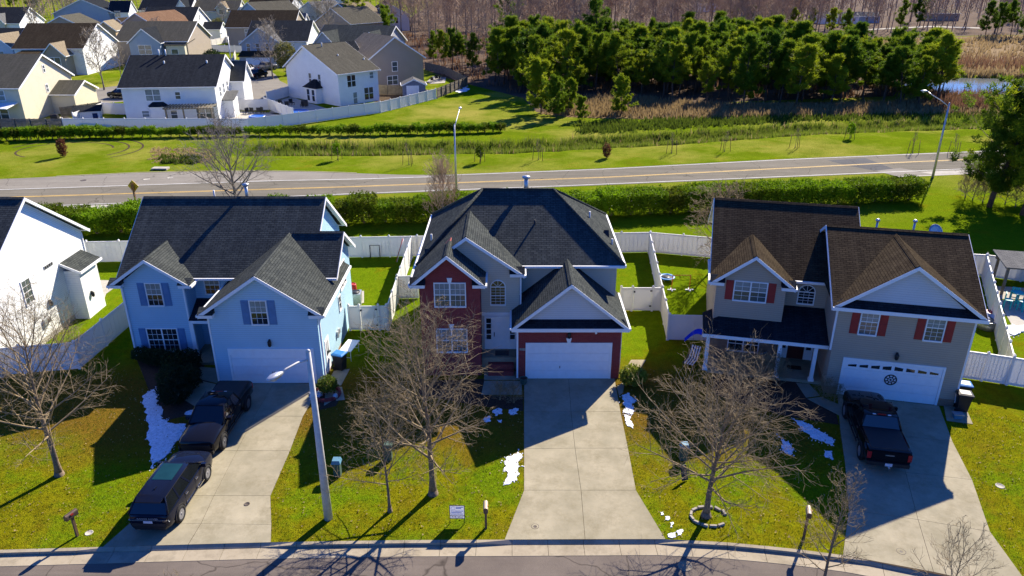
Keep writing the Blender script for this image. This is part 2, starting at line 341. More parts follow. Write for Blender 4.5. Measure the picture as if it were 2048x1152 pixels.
def leafmat(name, a, b, c, trans=0.35):
    k = NT(name, 0.7); k.b.inputs['Specular IOR Level'].default_value = 0.12
    oi = k.n('ObjectInfo').outputs['Random']; P = k.coord()
    n = k.noise(P, 1.3, 4, 0.7); nf = k.noise(P, 9.0, 2)
    f = k.math('ADD', k.math('MULTIPLY', n, 0.5), k.math('ADD', k.math('MULTIPLY', nf, 0.3), k.math('MULTIPLY', oi, 0.34)))
    cc = k.ramp(f, (0.36, a), (0.57, b), (0.78, c)); k.col(cc)
    tr = k.n('BsdfTranslucent'); k.l(cc, tr.inputs['Color']); mx = k.n('MixShader'); mx.inputs[0].default_value = trans
    k.l(k.b.outputs[0], mx.inputs[1]); k.l(tr.outputs[0], mx.inputs[2]); k.l(mx.outputs[0], k.out.inputs['Surface'])
leafmat('pine_leaf', (0.045, 0.095, 0.008), (0.12, 0.19, 0.009), (0.27, 0.31, 0.012), 0.45); leafmat('hedge_leaf', (0.085, 0.095, 0.006), (0.13, 0.22, 0.006), (0.20, 0.34, 0.006)); leafmat('shrub_dark', (0.012, 0.025, 0.012), (0.022, 0.040, 0.016), (0.035, 0.06, 0.02))
leafmat('shrub_yellow', (0.08, 0.12, 0.015), (0.16, 0.2, 0.02), (0.28, 0.3, 0.04)); leafmat('reed', (0.20, 0.14, 0.065), (0.34, 0.245, 0.115), (0.46, 0.35, 0.18), 0.35); leafmat('weed_green', (0.055, 0.075, 0.010), (0.11, 0.16, 0.014), (0.21, 0.26, 0.03)); leafmat('grass_tuft', (0.05, 0.09, 0.008), (0.10, 0.15, 0.012), (0.17, 0.19, 0.03))
leafmat('rust_leaf', (0.09, 0.03, 0.015), (0.16, 0.06, 0.03), (0.2, 0.09, 0.04)); leafmat('bud_red', (0.10, 0.05, 0.035), (0.17, 0.09, 0.05), (0.22, 0.13, 0.07)); leafmat('willow', (0.10, 0.10, 0.03), (0.17, 0.17, 0.05), (0.22, 0.2, 0.08))
plain('bark', (0.17, 0.125, 0.08), 0.9, 0.4, 9); plain('twig', (0.25, 0.185, 0.10), 0.85, 0.3, 3); plain('twig_wood', (0.34, 0.235, 0.155), 0.9, 0.35, 0.6); plain('bark_pine', (0.10, 0.065, 0.045), 0.9, 0.35, 6); plain('bark_grey', (0.19, 0.155, 0.125), 0.9, 0.35, 2); plain('twig_grey', (0.24, 0.2, 0.15), 0.9, 0.3, 1)

def sheer(name, c, f=0.4):
    k = NT(name, 0.5); k.col(c); tr = k.n('BsdfTranslucent'); tr.inputs['Color'].default_value = (*c, 1); mx = k.n('MixShader'); mx.inputs[0].default_value = f
    k.l(k.b.outputs[0], mx.inputs[1]); k.l(tr.outputs[0], mx.inputs[2]); k.l(mx.outputs[0], k.out.inputs['Surface'])
sheer('print_white', (0.8, 0.8, 0.84)); sheer('vinyl_white', (0.82, 0.81, 0.78), 0.22)
k = NT('snow', 0.7); n_ = k.noise(k.world(), 6.0, 5, 0.7); nd_ = k.noise(k.world(), 17.0, 4, 0.7); k.col(k.mix(k.ramp(nd_, (0.56, 0.0), (0.72, 0.75)), k.ramp(n_, (0.3, (0.55, 0.58, 0.62)), (0.6, (0.84, 0.86, 0.9))), (0.22, 0.19, 0.12))); k.bump(n_, 0.8, 0.06)
leafmat('pine_light', (0.075, 0.13, 0.010), (0.17, 0.24, 0.010), (0.32, 0.36, 0.014), 0.5)
# ------------------------------------------------------------------ the setting: ground, street, driveways, roads, pond
def interp(pts, x):
    if x <= pts[0][0]: a, b = pts[0], pts[1]
    elif x >= pts[-1][0]: a, b = pts[-2], pts[-1]
    else:
        for a, b in zip(pts, pts[1:]):
            if a[0] <= x <= b[0]: break
    t = (x - a[0]) / (b[0] - a[0]); return a[1] + (b[1] - a[1]) * t
KERB = [(-80, 22.2), (-40, 23.4), (-21.2, 24.05), (-15.1, 24.3), (-10, 24.5), (-4.7, 24.62), (0, 24.65), (6.2, 24.7), (8.9, 24.5), (11.5, 24.15), (13.8, 23.7), (17.4, 22.65), (22, 21.0), (30, 17.6), (60, 3.0), (90, -14)]
def kerb_y(x): return interp(KERB, x)
DITCH = [(-60, 96.5), (-31, 97.0), (-1.5, 98.2), (20, 103), (41, 109.5), (60, 113), (90, 116), (140, 119)]
def ditch_depth(x, y):
    if x < -42: return 0.0
    d = abs(y - interp(DITCH, x)); s = min(1.0, (x + 42) / 6.0)
    return -1.1 * s * max(0.0, 1 - (d / 3.6) ** 2) if d < 3.6 else 0.0
def pond_depth(x, y):
    d = ((x - 97) / 22.0) ** 2 + ((y - 151) / 17.0) ** 2
    return -1.5 * max(0.0, 1 - d) ** 0.5 if d < 1 else 0.0
def ground_z(x, y):
    return ditch_depth(x, y) + pond_depth(x, y)
def axis(*runs):
    out = []
    for a, b, st in runs:
        n = max(1, round((b - a) / st)); out += [a + (b - a) * k / n for k in range(n)]
    return out + [runs[-1][1]]
xs = axis((-700, -260, 110), (-260, -60, 12), (-60, 60, 2.0), (60, 130, 2.0), (130, 340, 12), (340, 900, 110))
ys = axis((0, 60, 6), (60, 92, 4), (92, 122, 1.2), (122, 172, 2.0), (172, 400, 12), (400, 1100, 70))
b = MB(); nx = len(xs)
for j, y in enumerate(ys):
    for x in xs:
        k = max(0.0, 1 - y / 60.0); yy = y + (kerb_y(max(-80, min(90, x)))) * k if y < 60 else y
        b.v.append((x, yy, ground_z(x, yy)))
for j in range(len(ys) - 1):
    for i in range(nx - 1):
        b.f.append((j * nx + i, j * nx + i + 1, (j + 1) * nx + i + 1, (j + 1) * nx + i)); b.sm.append(True)
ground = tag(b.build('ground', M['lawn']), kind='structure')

def sheet(name, pts, z, mat, kind='structure', th=0.0):
    b = MB(); P = [(p[0], p[1], z) for p in pts]
    a = sum(P[i][0] * P[(i + 1) % len(P)][1] - P[(i + 1) % len(P)][0] * P[i][1] for i in range(len(P)))
    if a < 0: P.reverse()
    if th: b.hexa([(p[0], p[1], z - th) for p in P], P)
    else: b.poly(P)
    o = b.build(name, M[mat])
    return tag(o, kind=kind) if kind else o
def px(*pts): return [G(*p) for p in pts]

# front street with gutter and kerb, the kerb dropped at the three driveways
kx = [x * 1.0 for x in range(-62, 64)]
def offs(x, d):                                      # point d metres towards the street from the back of the kerb
    e = 0.05; t = Vector((2 * e, kerb_y(x + e) - kerb_y(x - e), 0)).normalized(); n = Vector((t.y, -t.x, 0))
    return Vector((x, kerb_y(x), 0)) + n * d
SZ = -0.13
b = MB()
for a, c in zip(kx, kx[1:]):
    p, q = offs(a, 0.80), offs(c, 0.80)
    b.poly([(p.x, p.y - 9.5, SZ), (q.x, q.y - 9.5, SZ), (q.x, q.y, SZ), (p.x, p.y, SZ)])
street = tag(b.build('street', M['asphalt']), kind='structure')
b = MB()
for a, c in zip(kx, kx[1:]):
    p, q = offs(a, 10.6), offs(c, 10.6)
    b.poly([(p.x, p.y - 60, SZ + 0.13), (q.x, q.y - 60, SZ + 0.13), (q.x, q.y + .1, SZ + 0.13), (p.x, p.y + .1, SZ + 0.13)])
    b.poly([(p.x, p.y + .1, SZ + .13), (q.x, q.y + .1, SZ + .13), (q.x, q.y + .1, SZ - .02), (p.x, p.y + .1, SZ - .02)])
tag(b.build('ground_across_street', M['lawn']), kind='structure')
kerb_root = MB()
for a, c in zip(kx, kx[1:]):                          # bedding under kerb and gutter stones
    p, q = offs(a, -0.02), offs(c, -0.02); r, s = offs(c, 0.83), offs(a, 0.83)
    kerb_root.poly([(s.x, s.y, SZ - .03), (r.x, r.y, SZ - .03), (q.x, q.y, SZ - .03), (p.x, p.y, SZ - .03)])
kerb = tag(kerb_root.build('kerb', M['dirt']), kind='structure')
DROPS = [(-17.6, -10.2), (-0.35, 6.5), (13.6, 21.0)]
def in_drop(x): return any(a <= x <= c for a, c in DROPS)
st = 1.5; x = -36.0
while x < 33:
    x2 = x + st
    g = 0.008; P = [offs(x + g, 0.17), offs(x2 - g, 0.17), offs(x2 - g, 0.82), offs(x + g, 0.82)]
    gb = MB(); gb.hexa([(p.x, p.y, SZ - .05) for p in reversed(P)], [(p.x, p.y, zz) for p, zz in zip(reversed(P), (SZ + .012, SZ + .012, SZ - .0, SZ - .0))])
    gb.build('gutter_stone', M['concrete_kerb'], kerb)
    top = lambda xx: (SZ + .03) if in_drop(xx) else 0.005
    za, zb = top(x + .05), top(x2 - .05)
    P = [offs(x + g, 0.0), offs(x2 - g, 0.0), offs(x2 - g, 0.165), offs(x + g, 0.165)]
    kb = MB(); kb.hexa([(p.x, p.y, SZ - .05) for p in reversed(P)], [(p.x, p.y, zz) for p, zz in zip(reversed(P), (za - .012, zb - .012, max(zb, .004), max(za, .004)))])
    kb.build('kerb_stone', M['concrete_kerb'], kerb)
    x = x2

def slab_grid(name, rows, zt=0.022, gap=0.012, apron=None):
    """rows: photo pixels of the joints (left, centre, right), far row first; each slab its own piece"""
    W = [[G(*p) for p in r] for r in rows]
    W[-1] = [Vector((p.x, kerb_y(p.x) - .01, 0)) for p in W[-1]]
    base = MB(); P = [r[0] for r in W] + [r[-1] for r in reversed(W)]
    base.poly([(p.x, p.y, 0.006) for p in P])
    root = tag(base.build(name, M['dirt']), kind='structure')
    for a, c in zip(W, W[1:]):
        for i in range(len(a) - 1):
            q = [c[i], c[i + 1], a[i + 1], a[i]]; m = sum(q, Vector()) / 4
            q = [p + (m - p).normalized() * gap for p in q]
            last = c is W[-1]
            zz = [(0.010 if last else zt), (0.010 if last else zt), zt, zt]
            MB().hexa([(p.x, p.y, z - .09) for p, z in zip(q, zz)], [(p.x, p.y, z) for p, z in zip(q, zz)]).build('slab', M['concrete'], root)
    return root
slab_grid('driveway_blue_house', [[(452, 764), (548, 766), (645, 768)], [(411, 833), (509, 833), (606, 833)], [(368, 902), (474, 902), (580, 902)], [(314, 992), (428, 992), (541, 992)], [(262, 1045), (402, 1048), (543, 1050)], [(211, 1086), (380, 1083), (544, 1080)]])
slab_grid('driveway_brick_house', [[(1048, 757), (1137, 757), (1229, 757)], [(1048, 824), (1142, 824), (1241, 824)], [(1048, 898), (1150, 897), (1256, 897)], [(1048, 981), (1162, 981), (1272, 981)], [(1009, 1078), (1170, 1078), (1331, 1078)]])
slab_grid('driveway_taupe_house', [[(1675, 790), (1772, 800), (1878, 812)], [(1680, 858), (1790, 870), (1905, 884)], [(1690, 928), (1811, 945), (1944, 960)], [(1697, 1020), (1836, 1040), (1980, 1064)], [(1682, 1104), (1860, 1134), (2052, 1166)]])
def slabs(name, quads, mat='concrete', zt=0.024):
    base = MB()
    for q in quads:
        P = [G(*p) for p in q]; base.poly([(p.x, p.y, 0.006) for p in P])
    root = tag(base.build(name, M['dirt']), kind='structure')
    for q in quads:
        P = [G(*p) for p in q]
        a = sum(P[i].x * P[(i + 1) % len(P)].y - P[(i + 1) % len(P)].x * P[i].y for i in range(len(P)))
        if a < 0: P.reverse()
        m = sum(P, Vector()) / len(P); P = [p + (m - p).normalized() * 0.012 for p in P]
        MB().hexa([(p.x, p.y, zt - .06) for p in P], [(p.x, p.y, zt) for p in P]).build('slab', M[mat], root)
slabs('path_blue_house', [[(368, 752), (402, 734), (444, 738), (440, 768)], [(352, 790), (366, 754), (438, 770), (414, 828)]])
slabs('path_brick_house', [[(968, 762), (1044, 762), (1044, 790), (962, 790)], [(968, 742), (1034, 742), (1042, 760), (968, 760)]])
slabs('path_taupe_house', [[(1592, 766), (1618, 768), (1640, 792), (1612, 796)], [(1614, 798), (1642, 794), (1684, 812), (1680, 832)]])
slabs('side_path_blue_house', [[(652, 768), (666, 770), (668, 800), (648, 812)], [(668, 742), (700, 738), (682, 772), (654, 766)], [(668, 774), (684, 774), (690, 800), (672, 802)]])
slabs('side_path_brick_house', [[(1243, 752), (1262, 720), (1292, 720), (1262, 768)], [(1233, 773), (1250, 762), (1246, 786), (1238, 792)]])
slabs('bin_pad', [[(1893, 842), (1946, 849), (1928, 808), (1886, 806)]])
slabs('side_path_white_house', [[(186, 560), (248, 562), (212, 588), (205, 610)]], 'concrete_pale')
# drain covers and utility lids set in the paving
def lid(pos, r, name='drain_cover', label='', z=0.024, mat='iron', n=14):
    o = MB().lathe([(r, 0), (r, .012), (r * .86, .016), (r * .84, .012), (.01, .014)], n).build(name, M[mat]); o.location = (pos.x, pos.y, z); return tag(o, label, 'utility cover')
lid(G(494, 1009), .13, 'utility_cover', 'round rusty utility cover in the blue house driveway')
lid(G(1070, 1053), .18, 'utility_cover', 'dark oval utility cover at the foot of the brick house driveway', 0.0)
lid(G(1802, 1103), .2, 'utility_cover', 'round dark utility cover in the taupe house driveway', 0.0)
lid(G(1370, 1132, SZ), .3, 'manhole_cover', 'pale round manhole cover in the front street asphalt', SZ, 'concrete_kerb')
lid(G(178, 1066), .17, 'utility_cover', 'pale utility lid sunk in the grass beside the bronze mailbox', 0.0, 'concrete_pale')
lid(G(2000, 972), .2, 'utility_cover', 'pale utility lid sunk in the grass beside the taupe house driveway', 0.0, 'concrete_pale')

# planting beds
sheet('planting_bed_blue_house', px((272, 715), (400, 712), (420, 760), (400, 790), (378, 830), (330, 842), (305, 800), (290, 760)), 0.008, 'mulch')
sheet('planting_bed_brick_house', px((838, 762), (970, 758), (968, 790), (1046, 795), (1046, 822), (960, 812), (838, 790)), 0.008, 'mulch')
sheet('planting_bed_taupe_house', px((1425, 745), (1600, 765), (1620, 800), (1672, 826), (1678, 850), (1560, 830), (1430, 790)), 0.008, 'mulch')
sheet('planting_bed_garage', px((626, 800), (650, 775), (684, 790), (672, 812), (640, 820)), 0.008, 'mulch')

# the two-lane road behind the houses
near = [(-200, 50), (-90, 66.0), (-48, 71.4), (-38.3, 72.7), (-17, 75.9), (5.7, 79.0), (48.6, 85.6), (110, 95), (260, 118)]
far = [(-200, 66), (-90, 78.2), (-57.5, 82.2), (-42.1, 85.2), (-30, 85.8), (-22.3, 85.3), (-14, 84.2), (-10, 83.8), (10.4, 86.9), (33.3, 91.6), (58.6, 95.8), (110, 104.5), (260, 128)]
def band(name, fa, fb, z, mat, x0, x1, step=4.0):
    b = MB(); n = int((x1 - x0) / step)
    for k in range(n):
        a, c = x0 + (x1 - x0) * k / n, x0 + (x1 - x0) * (k + 1) / n
        b.poly([(a, fa(a), z), (c, fa(c), z), (c, fb(c), z), (a, fb(a), z)])
    return b.build(name, M[mat])
fn = lambda x: interp(near, x); ff = lambda x: interp(far, x)
road = tag(band('road', fn, ff, 0.012, 'asphalt_road', -200, 260), kind='structure')
mid = lambda x: interp([(-200, 55.5), (-90, 70.6), (-49.7, 75.3), (-17.6, 79.0), (11.1, 83.0), (48, 90.0), (110, 100), (260, 123)], x)
wl = lambda x: interp([(-200, 59), (-90, 73.2), (-54.8, 77.8), (-25.9, 81.5), (-18.2, 82.0), (-8, 83.2)], x)
band('turn_lane', lambda x: wl(x) + .1, lambda x: ff(x) - .02, 0.017, 'asphalt_old', -200, -9).parent = road
for d in (-.16, .08): band('yellow_line', lambda x: mid(x) + d, lambda x: mid(x) + d + .11, 0.020, 'line_yellow', -200, 260).parent = road
band('white_line', lambda x: wl(x), lambda x: wl(x) + .13, 0.022, 'line_white', -200, -9).parent = road
band('white_line', lambda x: fn(x) + .35, lambda x: fn(x) + .47, 0.020, 'line_white', -200, 260).parent = road
band('white_line', lambda x: ff(x) - .42, lambda x: ff(x) - .3, 0.020, 'line_white', -8, 260).parent = road
P = [G(1655, 321), G(1730, 316), G(1800, 343), G(1745, 341), G(1690, 330)]
o = sheet('asphalt_patch', P, 0.018, 'asphalt_patch', None); o.parent = road
o = sheet('asphalt_patch', px((1790, 352), (1752, 342), (1800, 336), (1870, 350)), 0.0185, 'asphalt_old', None); o.parent = road
footway = tag(band('footway', lambda x: fn(x) - 2.0, lambda x: fn(x) - .06, 0.018, 'concrete_pale', -110, -28), kind='structure')
tag(band('footway_by_hedge', lambda x: fn(x) - 1.9, lambda x: fn(x) - .06, 0.018, 'concrete_pale', 44, 110), kind='structure')
rk = tag(band('road_kerb', lambda x: ff(x) + .0, lambda x: ff(x) + .18, 0.05, 'concrete_kerb', -52, -18), kind='structure')
for q, r in (((855 - 0, 406), .4),): pass
for (p, r, lab) in (((293, 359), .38, 'pale ringed manhole cover in the turn lane by the dead-leaf bank'), ((340, 356), .33, 'dark manhole cover in the turn lane beside the pale ringed one'), ((167, 361), .33, 'dark manhole cover in the turn lane nearest the rusty conical shrub')):
    lid(G(*p), r, 'manhole_cover', lab, 0.019, 'concrete_pale' if 'pale' in lab else 'iron')
# storm drain inlet in the far kerb of the road
t = thing('storm_drain', 'concrete storm drain inlet in the kerb below the leaf-strewn bank', 'storm drain', G(318, 341))
MB().box(-.9, .9, 0, .9, .12, .24).build('lid', M['concrete_pale'], t); MB().box(-.9, -.75, 0, .9, -.05, .12).build('cheek', M['concrete_kerb'], t); MB().box(.75, .9, 0, .9, -.05, .12).build('cheek', M['concrete_kerb'], t)
MB().box(-.75, .75, .05, .85, -.04, .02).build('inlet', M['iron'], t)

# subdivision street and cul-de-sac behind the white fence
sheet('subdivision_street', px((150, 188), (200, 176), (250, 170), (430, 170), (452, 158), (478, 153), (500, 138), (530, 134), (552, 150), (560, 162), (582, 172), (604, 185), (560, 200), (448, 203), (250, 203), (190, 208), (150, 206)), 0.012, 'asphalt_old')
sheet('subdivision_kerb', px((448, 204), (560, 201), (606, 186), (611, 189), (566, 205), (449, 208)), 0.03, 'concrete_pale')
sheet('patio_pool_white_house', px((432, 243), (452, 222), (560, 226), (586, 236), (500, 243)), 0.012, 'concrete_pale')
sheet('patio_shaded_white_house', px((536, 226), (584, 193), (600, 200), (668, 222), (590, 236)), 0.012, 'concrete_pale')
sheet('deck_tan_house', px((853, 164), (866, 153), (892, 155), (890, 166), (862, 168)), 0.05, 'concrete_pale')
sheet('patio_cream_house', px((64, 250), (130, 246), (150, 240), (130, 232), (100, 238)), 0.012, 'concrete_pale')
sheet('yard_soil', px((750, 172), (748, 215), (850, 196), (860, 180), (800, 170)), 0.008, 'dirt')
# woods floor, marsh and pond
sheet('woods_floor', [(-44, 258), (-20, 178), (-14, 164), (-7, 152), (2, 138), (4, 124), (9, 120), (18, 123), (40, 134), (70, 140), (88, 170), (75, 190), (80, 235), (130, 262), (330, 300), (700, 420), (700, 900), (-60, 900)], 0.01, 'leaf_litter')
sheet('marsh', [(80, 236), (76, 192), (92, 172), (112, 168), (124, 160), (160, 150), (300, 190), (320, 298), (132, 260)], 0.014, 'marsh')
sheet('scrub_field', [(4, 123), (9, 119.5), (24, 117), (46, 119), (78, 121), (90, 123), (76, 134), (40, 133), (18, 128)], 0.014, 'marsh')
b = MB(); N = 40
b.poly([(97 + 20.5 * math.cos(2 * math.pi * k / N) * (1 + .06 * math.sin(5 * k)), 151 + 15.5 * math.sin(2 * math.pi * k / N), -0.32) for k in range(N)])
tag(b.build('pond', M['water']), kind='structure')
sheet('far_lane', px((1700, 62), (1860, 54), (1960, 57), (1960, 55), (1860, 52), (1700, 60)), 0.02, 'concrete_pale')

# mud at fences, bare strip of the stub ground with tyre rings
for r0, a0, a1 in ((4.6, .3, 4.2), (6.2, -.5, 2.9), (7.6, -.6, 2.4)):
    b = MB(); c = G(130, 300); n = 30
    for k in range(n):
        t0, t1 = a0 + (a1 - a0) * k / n, a0 + (a1 - a0) * (k + 1) / n
        b.poly([(c.x + r * 1.25 * math.cos(t), c.y + r * .95 * math.sin(t), .009) for r, t in ((r0, t0), (r0 + .22, t0), (r0 + .22, t1), (r0, t1))][::-1])
    tag(b.build('tyre_track', M['dirt']), kind='structure')
# ------------------------------------------------------------------ house kit (local frame: x along the front, y to the back, z up)
XP, XN, YP, YN = Vector((1, 0, 0)), Vector((-1, 0, 0)), Vector((0, 1, 0)), Vector((0, -1, 0))
FACE = {'f': (XP, YN), 'b': (XN, YP), 'r': (YP, XP), 'l': (YN, XN)}   # right-hand direction seen from outside, outward normal
def wall_block(H, x0, x1, y0, y1, z0, ze, zr=None, ax='y', mat='siding_white', peak=None, name='wall'):
    """box walls; with zr a gable block whose ridge runs along ax; each wall face its own piece"""
    t = .12
    px_ = (x0 + x1) / 2 if peak is None else peak; py_ = (y0 + y1) / 2 if peak is None else peak
    b = MB()
    if zr is None: b.box(x0, x1, y0, y1, z0, ze)
    elif ax == 'y':
        pf = [(x0, z0), (x1, z0), (x1, ze), (px_, zr), (x0, ze)]
        b.hexa([(x, y1, z) for x, z in pf], [(x, y0, z) for x, z in pf])
    else:
        pf = [(y0, z0), (y1, z0), (y1, ze), (py_, zr), (y0, ze)]
        b.hexa([(x0, y, z) for y, z in pf], [(x1, y, z) for y, z in pf])
    return b.build(name, M[mat], H)
def gable_roof(H, x0, x1, y0, y1, ze, zr, ax='y', mat='shingle_slate', peak=None, th=.09, trim=(True, True), gutter=(True, True), ridge=True, fascia=.22, trim_mat='white_trim'):
    """two slopes over the rectangle (overhangs included) plus rake boards, gutters and a ridge cap"""
    if ax == 'y':
        p = (x0 + x1) / 2 if peak is None else peak
        q = lambda u, v, z: Vector((u, v, z)); a0, a1, c0, c1 = x0, x1, y0, y1
    else:
        p = (y0 + y1) / 2 if peak is None else peak
        q = lambda u, v, z: Vector((v, u, z)); a0, a1, c0, c1 = y0, y1, x0, x1
    def slab(P):
        n = (P[1] - P[0]).cross(P[2] - P[0])
        if n.z < 0: P = P[::-1]
        return P
    for (ea, name) in ((a0, 'roof_slope'), (a1, 'roof_slope')):
        MB().slab(slab([q(ea, c0, ze), q(p, c0, zr), q(p, c1, zr), q(ea, c1, ze)]), th).build(name, M[mat], H)
    if ridge:
        r = MB(); s = (zr - ze) / max(.01, abs(p - a0)); w_ = .16; s2 = (zr - ze) / max(.01, abs(a1 - p))
        for (d, sl) in ((-w_, s), (w_, s2)):
            P = slab([q(p, c0 + .02, zr + .035), q(p + d, c0 + .02, zr + .035 - abs(d) * sl), q(p + d, c1 - .02, zr + .035 - abs(d) * sl), q(p, c1 - .02, zr + .035)]); r.slab(P, .025)
        r.build('ridge_cap', M[mat], H)
    for end, on in ((c0, trim[0]), (c1, trim[1])):
        if not on: continue
        s = -1 if end == c0 else 1
        for ea in (a0, a1):
            P0, P1 = q(ea, end, ze), q(p, end, zr); d = q(0, s * .035, 0); dn = Vector((0, 0, -fascia)); up = Vector((0, 0, .012)) 
            b = MB(); b.hexa([P0 + dn, P1 + dn, P1 + dn + d, P0 + dn + d], [P0 - up, P1 - up, P1 - up + d, P0 - up + d]); b.build('rake_board', M[trim_mat], H)
            e2 = end - s * .32
            if ea is None: continue
            so = MB(); so.poly([P0 + dn * .5, P1 + dn * .5, q(p, e2, zr) + dn * .5, q(ea, e2, ze) + dn * .5]); so.build('soffit', M[trim_mat], H)
    for ea, on in ((a0, gutter[0]), (a1, gutter[1])):
        if not on: continue
        s = -1 if ea == a0 else 1
        b = MB(); A, B = q(ea, c0, ze), q(ea, c1, ze); o1 = q(s * .11, 0, 0); z1, z0_ = Vector((0, 0, -.02)), Vector((0, 0, -.15))
        b.hexa([A + z0_, B + z0_, B + o1 + z0_, A + o1 + z0_], [A + z1, B + z1, B + o1 + z1, A + o1 + z1]); b.build('gutter', M[trim_mat], H)
def cornice_return(H, x0, x1, y, z, mat='shingle_slate', d=.45):
    MB().box(x0, x1, y - .02, y + d, z - .2, z).build('cornice_return', M['white_trim'], H)
    MB().hexa([(x0 - .03, y - .06, z + .002), (x1 + .03, y - .06, z + .002), (x1 + .03, y + d, z + .002), (x0 - .03, y + d, z + .002)], [(x0 - .03, y - .06, z + .02), (x1 + .03, y - .06, z + .02), (x1 + .03, y + d, z + .3), (x0 - .03, y + d, z + .3)]).build('return_cap', M[mat], H)
def window(H, face, O, w, h, cols=3, rows=2, units=1, glass=('glass_mid', 'glass_dark'), fr=.06, arch=False, detail=True, header=False):
    """double-hung window, O = lower left corner seen from outside; parts: frame > pane, muntin"""
    r, n = FACE[face]; O = Vector(O); f = MB(); t0, t1 = -.04, .05
    f.obox(O, r, n, -fr, w + fr, t0, t1 + .02, -fr * 1.4, 0); f.obox(O, r, n, -fr, 0, t0, t1, 0, h); f.obox(O, r, n, w, w + fr, t0, t1, 0, h)
    if not arch: f.obox(O, r, n, -fr, w + fr, t0, t1, h, h + fr)
    uw = w / units
    for k in range(1, units): f.obox(O, r, n, k * uw - .04, k * uw + .04, t0, t1, 0, h)
    if detail: f.obox(O, r, n, 0, w, t0, t1 - .02, h / 2 - .025, h / 2 + .025)
    if arch:
        N = 12; Z = Vector((0, 0, 1)); cx_ = O + r * (w / 2) + Z * h
        ring = lambda R_, nn: [cx_ + r * (R_ * math.cos(a)) + Z * (R_ * math.sin(a)) + n * nn for a in [math.pi * k / N for k in range(N + 1)]]
        i0, i1, o0, o1 = ring(w / 2, t0), ring(w / 2, t1), ring(w / 2 + fr, t0), ring(w / 2 + fr, t1)
        for k in range(N): f.hexa([i0[k], o0[k], o0[k + 1], i0[k + 1]], [i1[k], o1[k], o1[k + 1], i1[k + 1]])
        f.obox(O, r, n, 0, w, t0, t1 - .02, h - .03, h + .03)
    win = f.build('window', M['white_trim'], H)
    for k in range(units):
        a = k * uw + (.04 if k else 0); c = (k + 1) * uw - (.04 if k < units - 1 else 0)
        for (z0, z1, gm, dn) in ((0, h / 2, glass[1], .0), (h / 2, h, glass[0], .012)):
            MB().obox(O, r, n, a, c, -.05, .012 + dn, z0, z1).build('pane', M[gm], win)
            if detail:
                m = MB(); mw = .008
                for q in range(1, cols):
                    xx = a + (c - a) * q / cols; m.obox(O, r, n, xx - mw, xx + mw, .0, .026 + dn, z0, z1)
                for q in range(1, rows):
                    zz = z0 + (z1 - z0) * q / rows; m.obox(O, r, n, a, c, .0, .026 + dn, zz - mw, zz + mw)
                m.build('muntin', M['white_trim'], win)
    if arch:
        g = MB(); P0 = ring(w / 2, .0); P1 = ring(w / 2, .014); g.hexa(P0, P1); g.build('pane', M[glass[0]], win)
        m = MB()
        for a in (R(45), R(90), R(135)):
            d = r * math.cos(a) + Z * math.sin(a); s = d.cross(n); p0 = cx_; p1 = cx_ + d * (w / 2)
            m.hexa([p0 - s * .013 + n * .014, p0 + s * .013 + n * .014, p0 + s * .013 + n * .03, p0 - s * .013 + n * .03], [p1 - s * .013 + n * .014, p1 + s * .013 + n * .014, p1 + s * .013 + n * .03, p1 - s * .013 + n * .03])
        m.build('muntin', M['white_trim'], win)
    if header:
        kx_ = w / 2; MB().hexa([O + r * (kx_ - .09) + n * .0 + Vector((0, 0, h + fr)), O + r * (kx_ + .09) + Vector((0, 0, h + fr)), O + r * (kx_ + .09) + n * .06 + Vector((0, 0, h + fr)), O + r * (kx_ - .09) + n * .06 + Vector((0, 0, h + fr))],
            [O + r * (kx_ - .15) + Vector((0, 0, h + fr + .28)), O + r * (kx_ + .15) + Vector((0, 0, h + fr + .28)), O + r * (kx_ + .15) + n * .06 + Vector((0, 0, h + fr + .28)), O + r * (kx_ - .15) + n * .06 + Vector((0, 0, h + fr + .28))]).build('keystone', M['white_trim'], win)
    return win
def shutters(H, face, O, w, h, mat, sw=.42, gap=.09):
    r, n = FACE[face]
    for a in (-gap - sw, w + gap):
        s = MB(); s.obox(O, r, n, a, a + sw, -.02, .03, -.03, h + .04); sh = s.build('shutter', M[mat], H)
        p = MB(); p.obox(O, r, n, a + .07, a + sw - .07, .03, .042, .08, h * .46); p.obox(O, r, n, a + .07, a + sw - .07, .03, .042, h * .54, h - .06); p.build('shutter_panel', M[mat], sh)
def small_window(H, face, O, w, h, glass='glass_dark', units=1):
    r, n = FACE[face]; f = MB(); fr = .09
    f.obox(O, r, n, -fr, w + fr, -.03, .05, -fr, 0); f.obox(O, r, n, -fr, w + fr, -.03, .05, h, h + fr); f.obox(O, r, n, -fr, 0, -.03, .05, 0, h); f.obox(O, r, n, w, w + fr, -.03, .05, 0, h); f.obox(O, r, n, 0, w, -.03, .045, h / 2 - .04, h / 2 + .04)
    for k in range(1, units): f.obox(O, r, n, w * k / units - .05, w * k / units + .05, -.03, .05, 0, h)
    win = f.build('window', M['white_trim'], H)
    for k in range(units): MB().obox(O, r, n, w * k / units, w * (k + 1) / units, -.04, .015, 0, h).build('pane', M[glass], win)
    return win
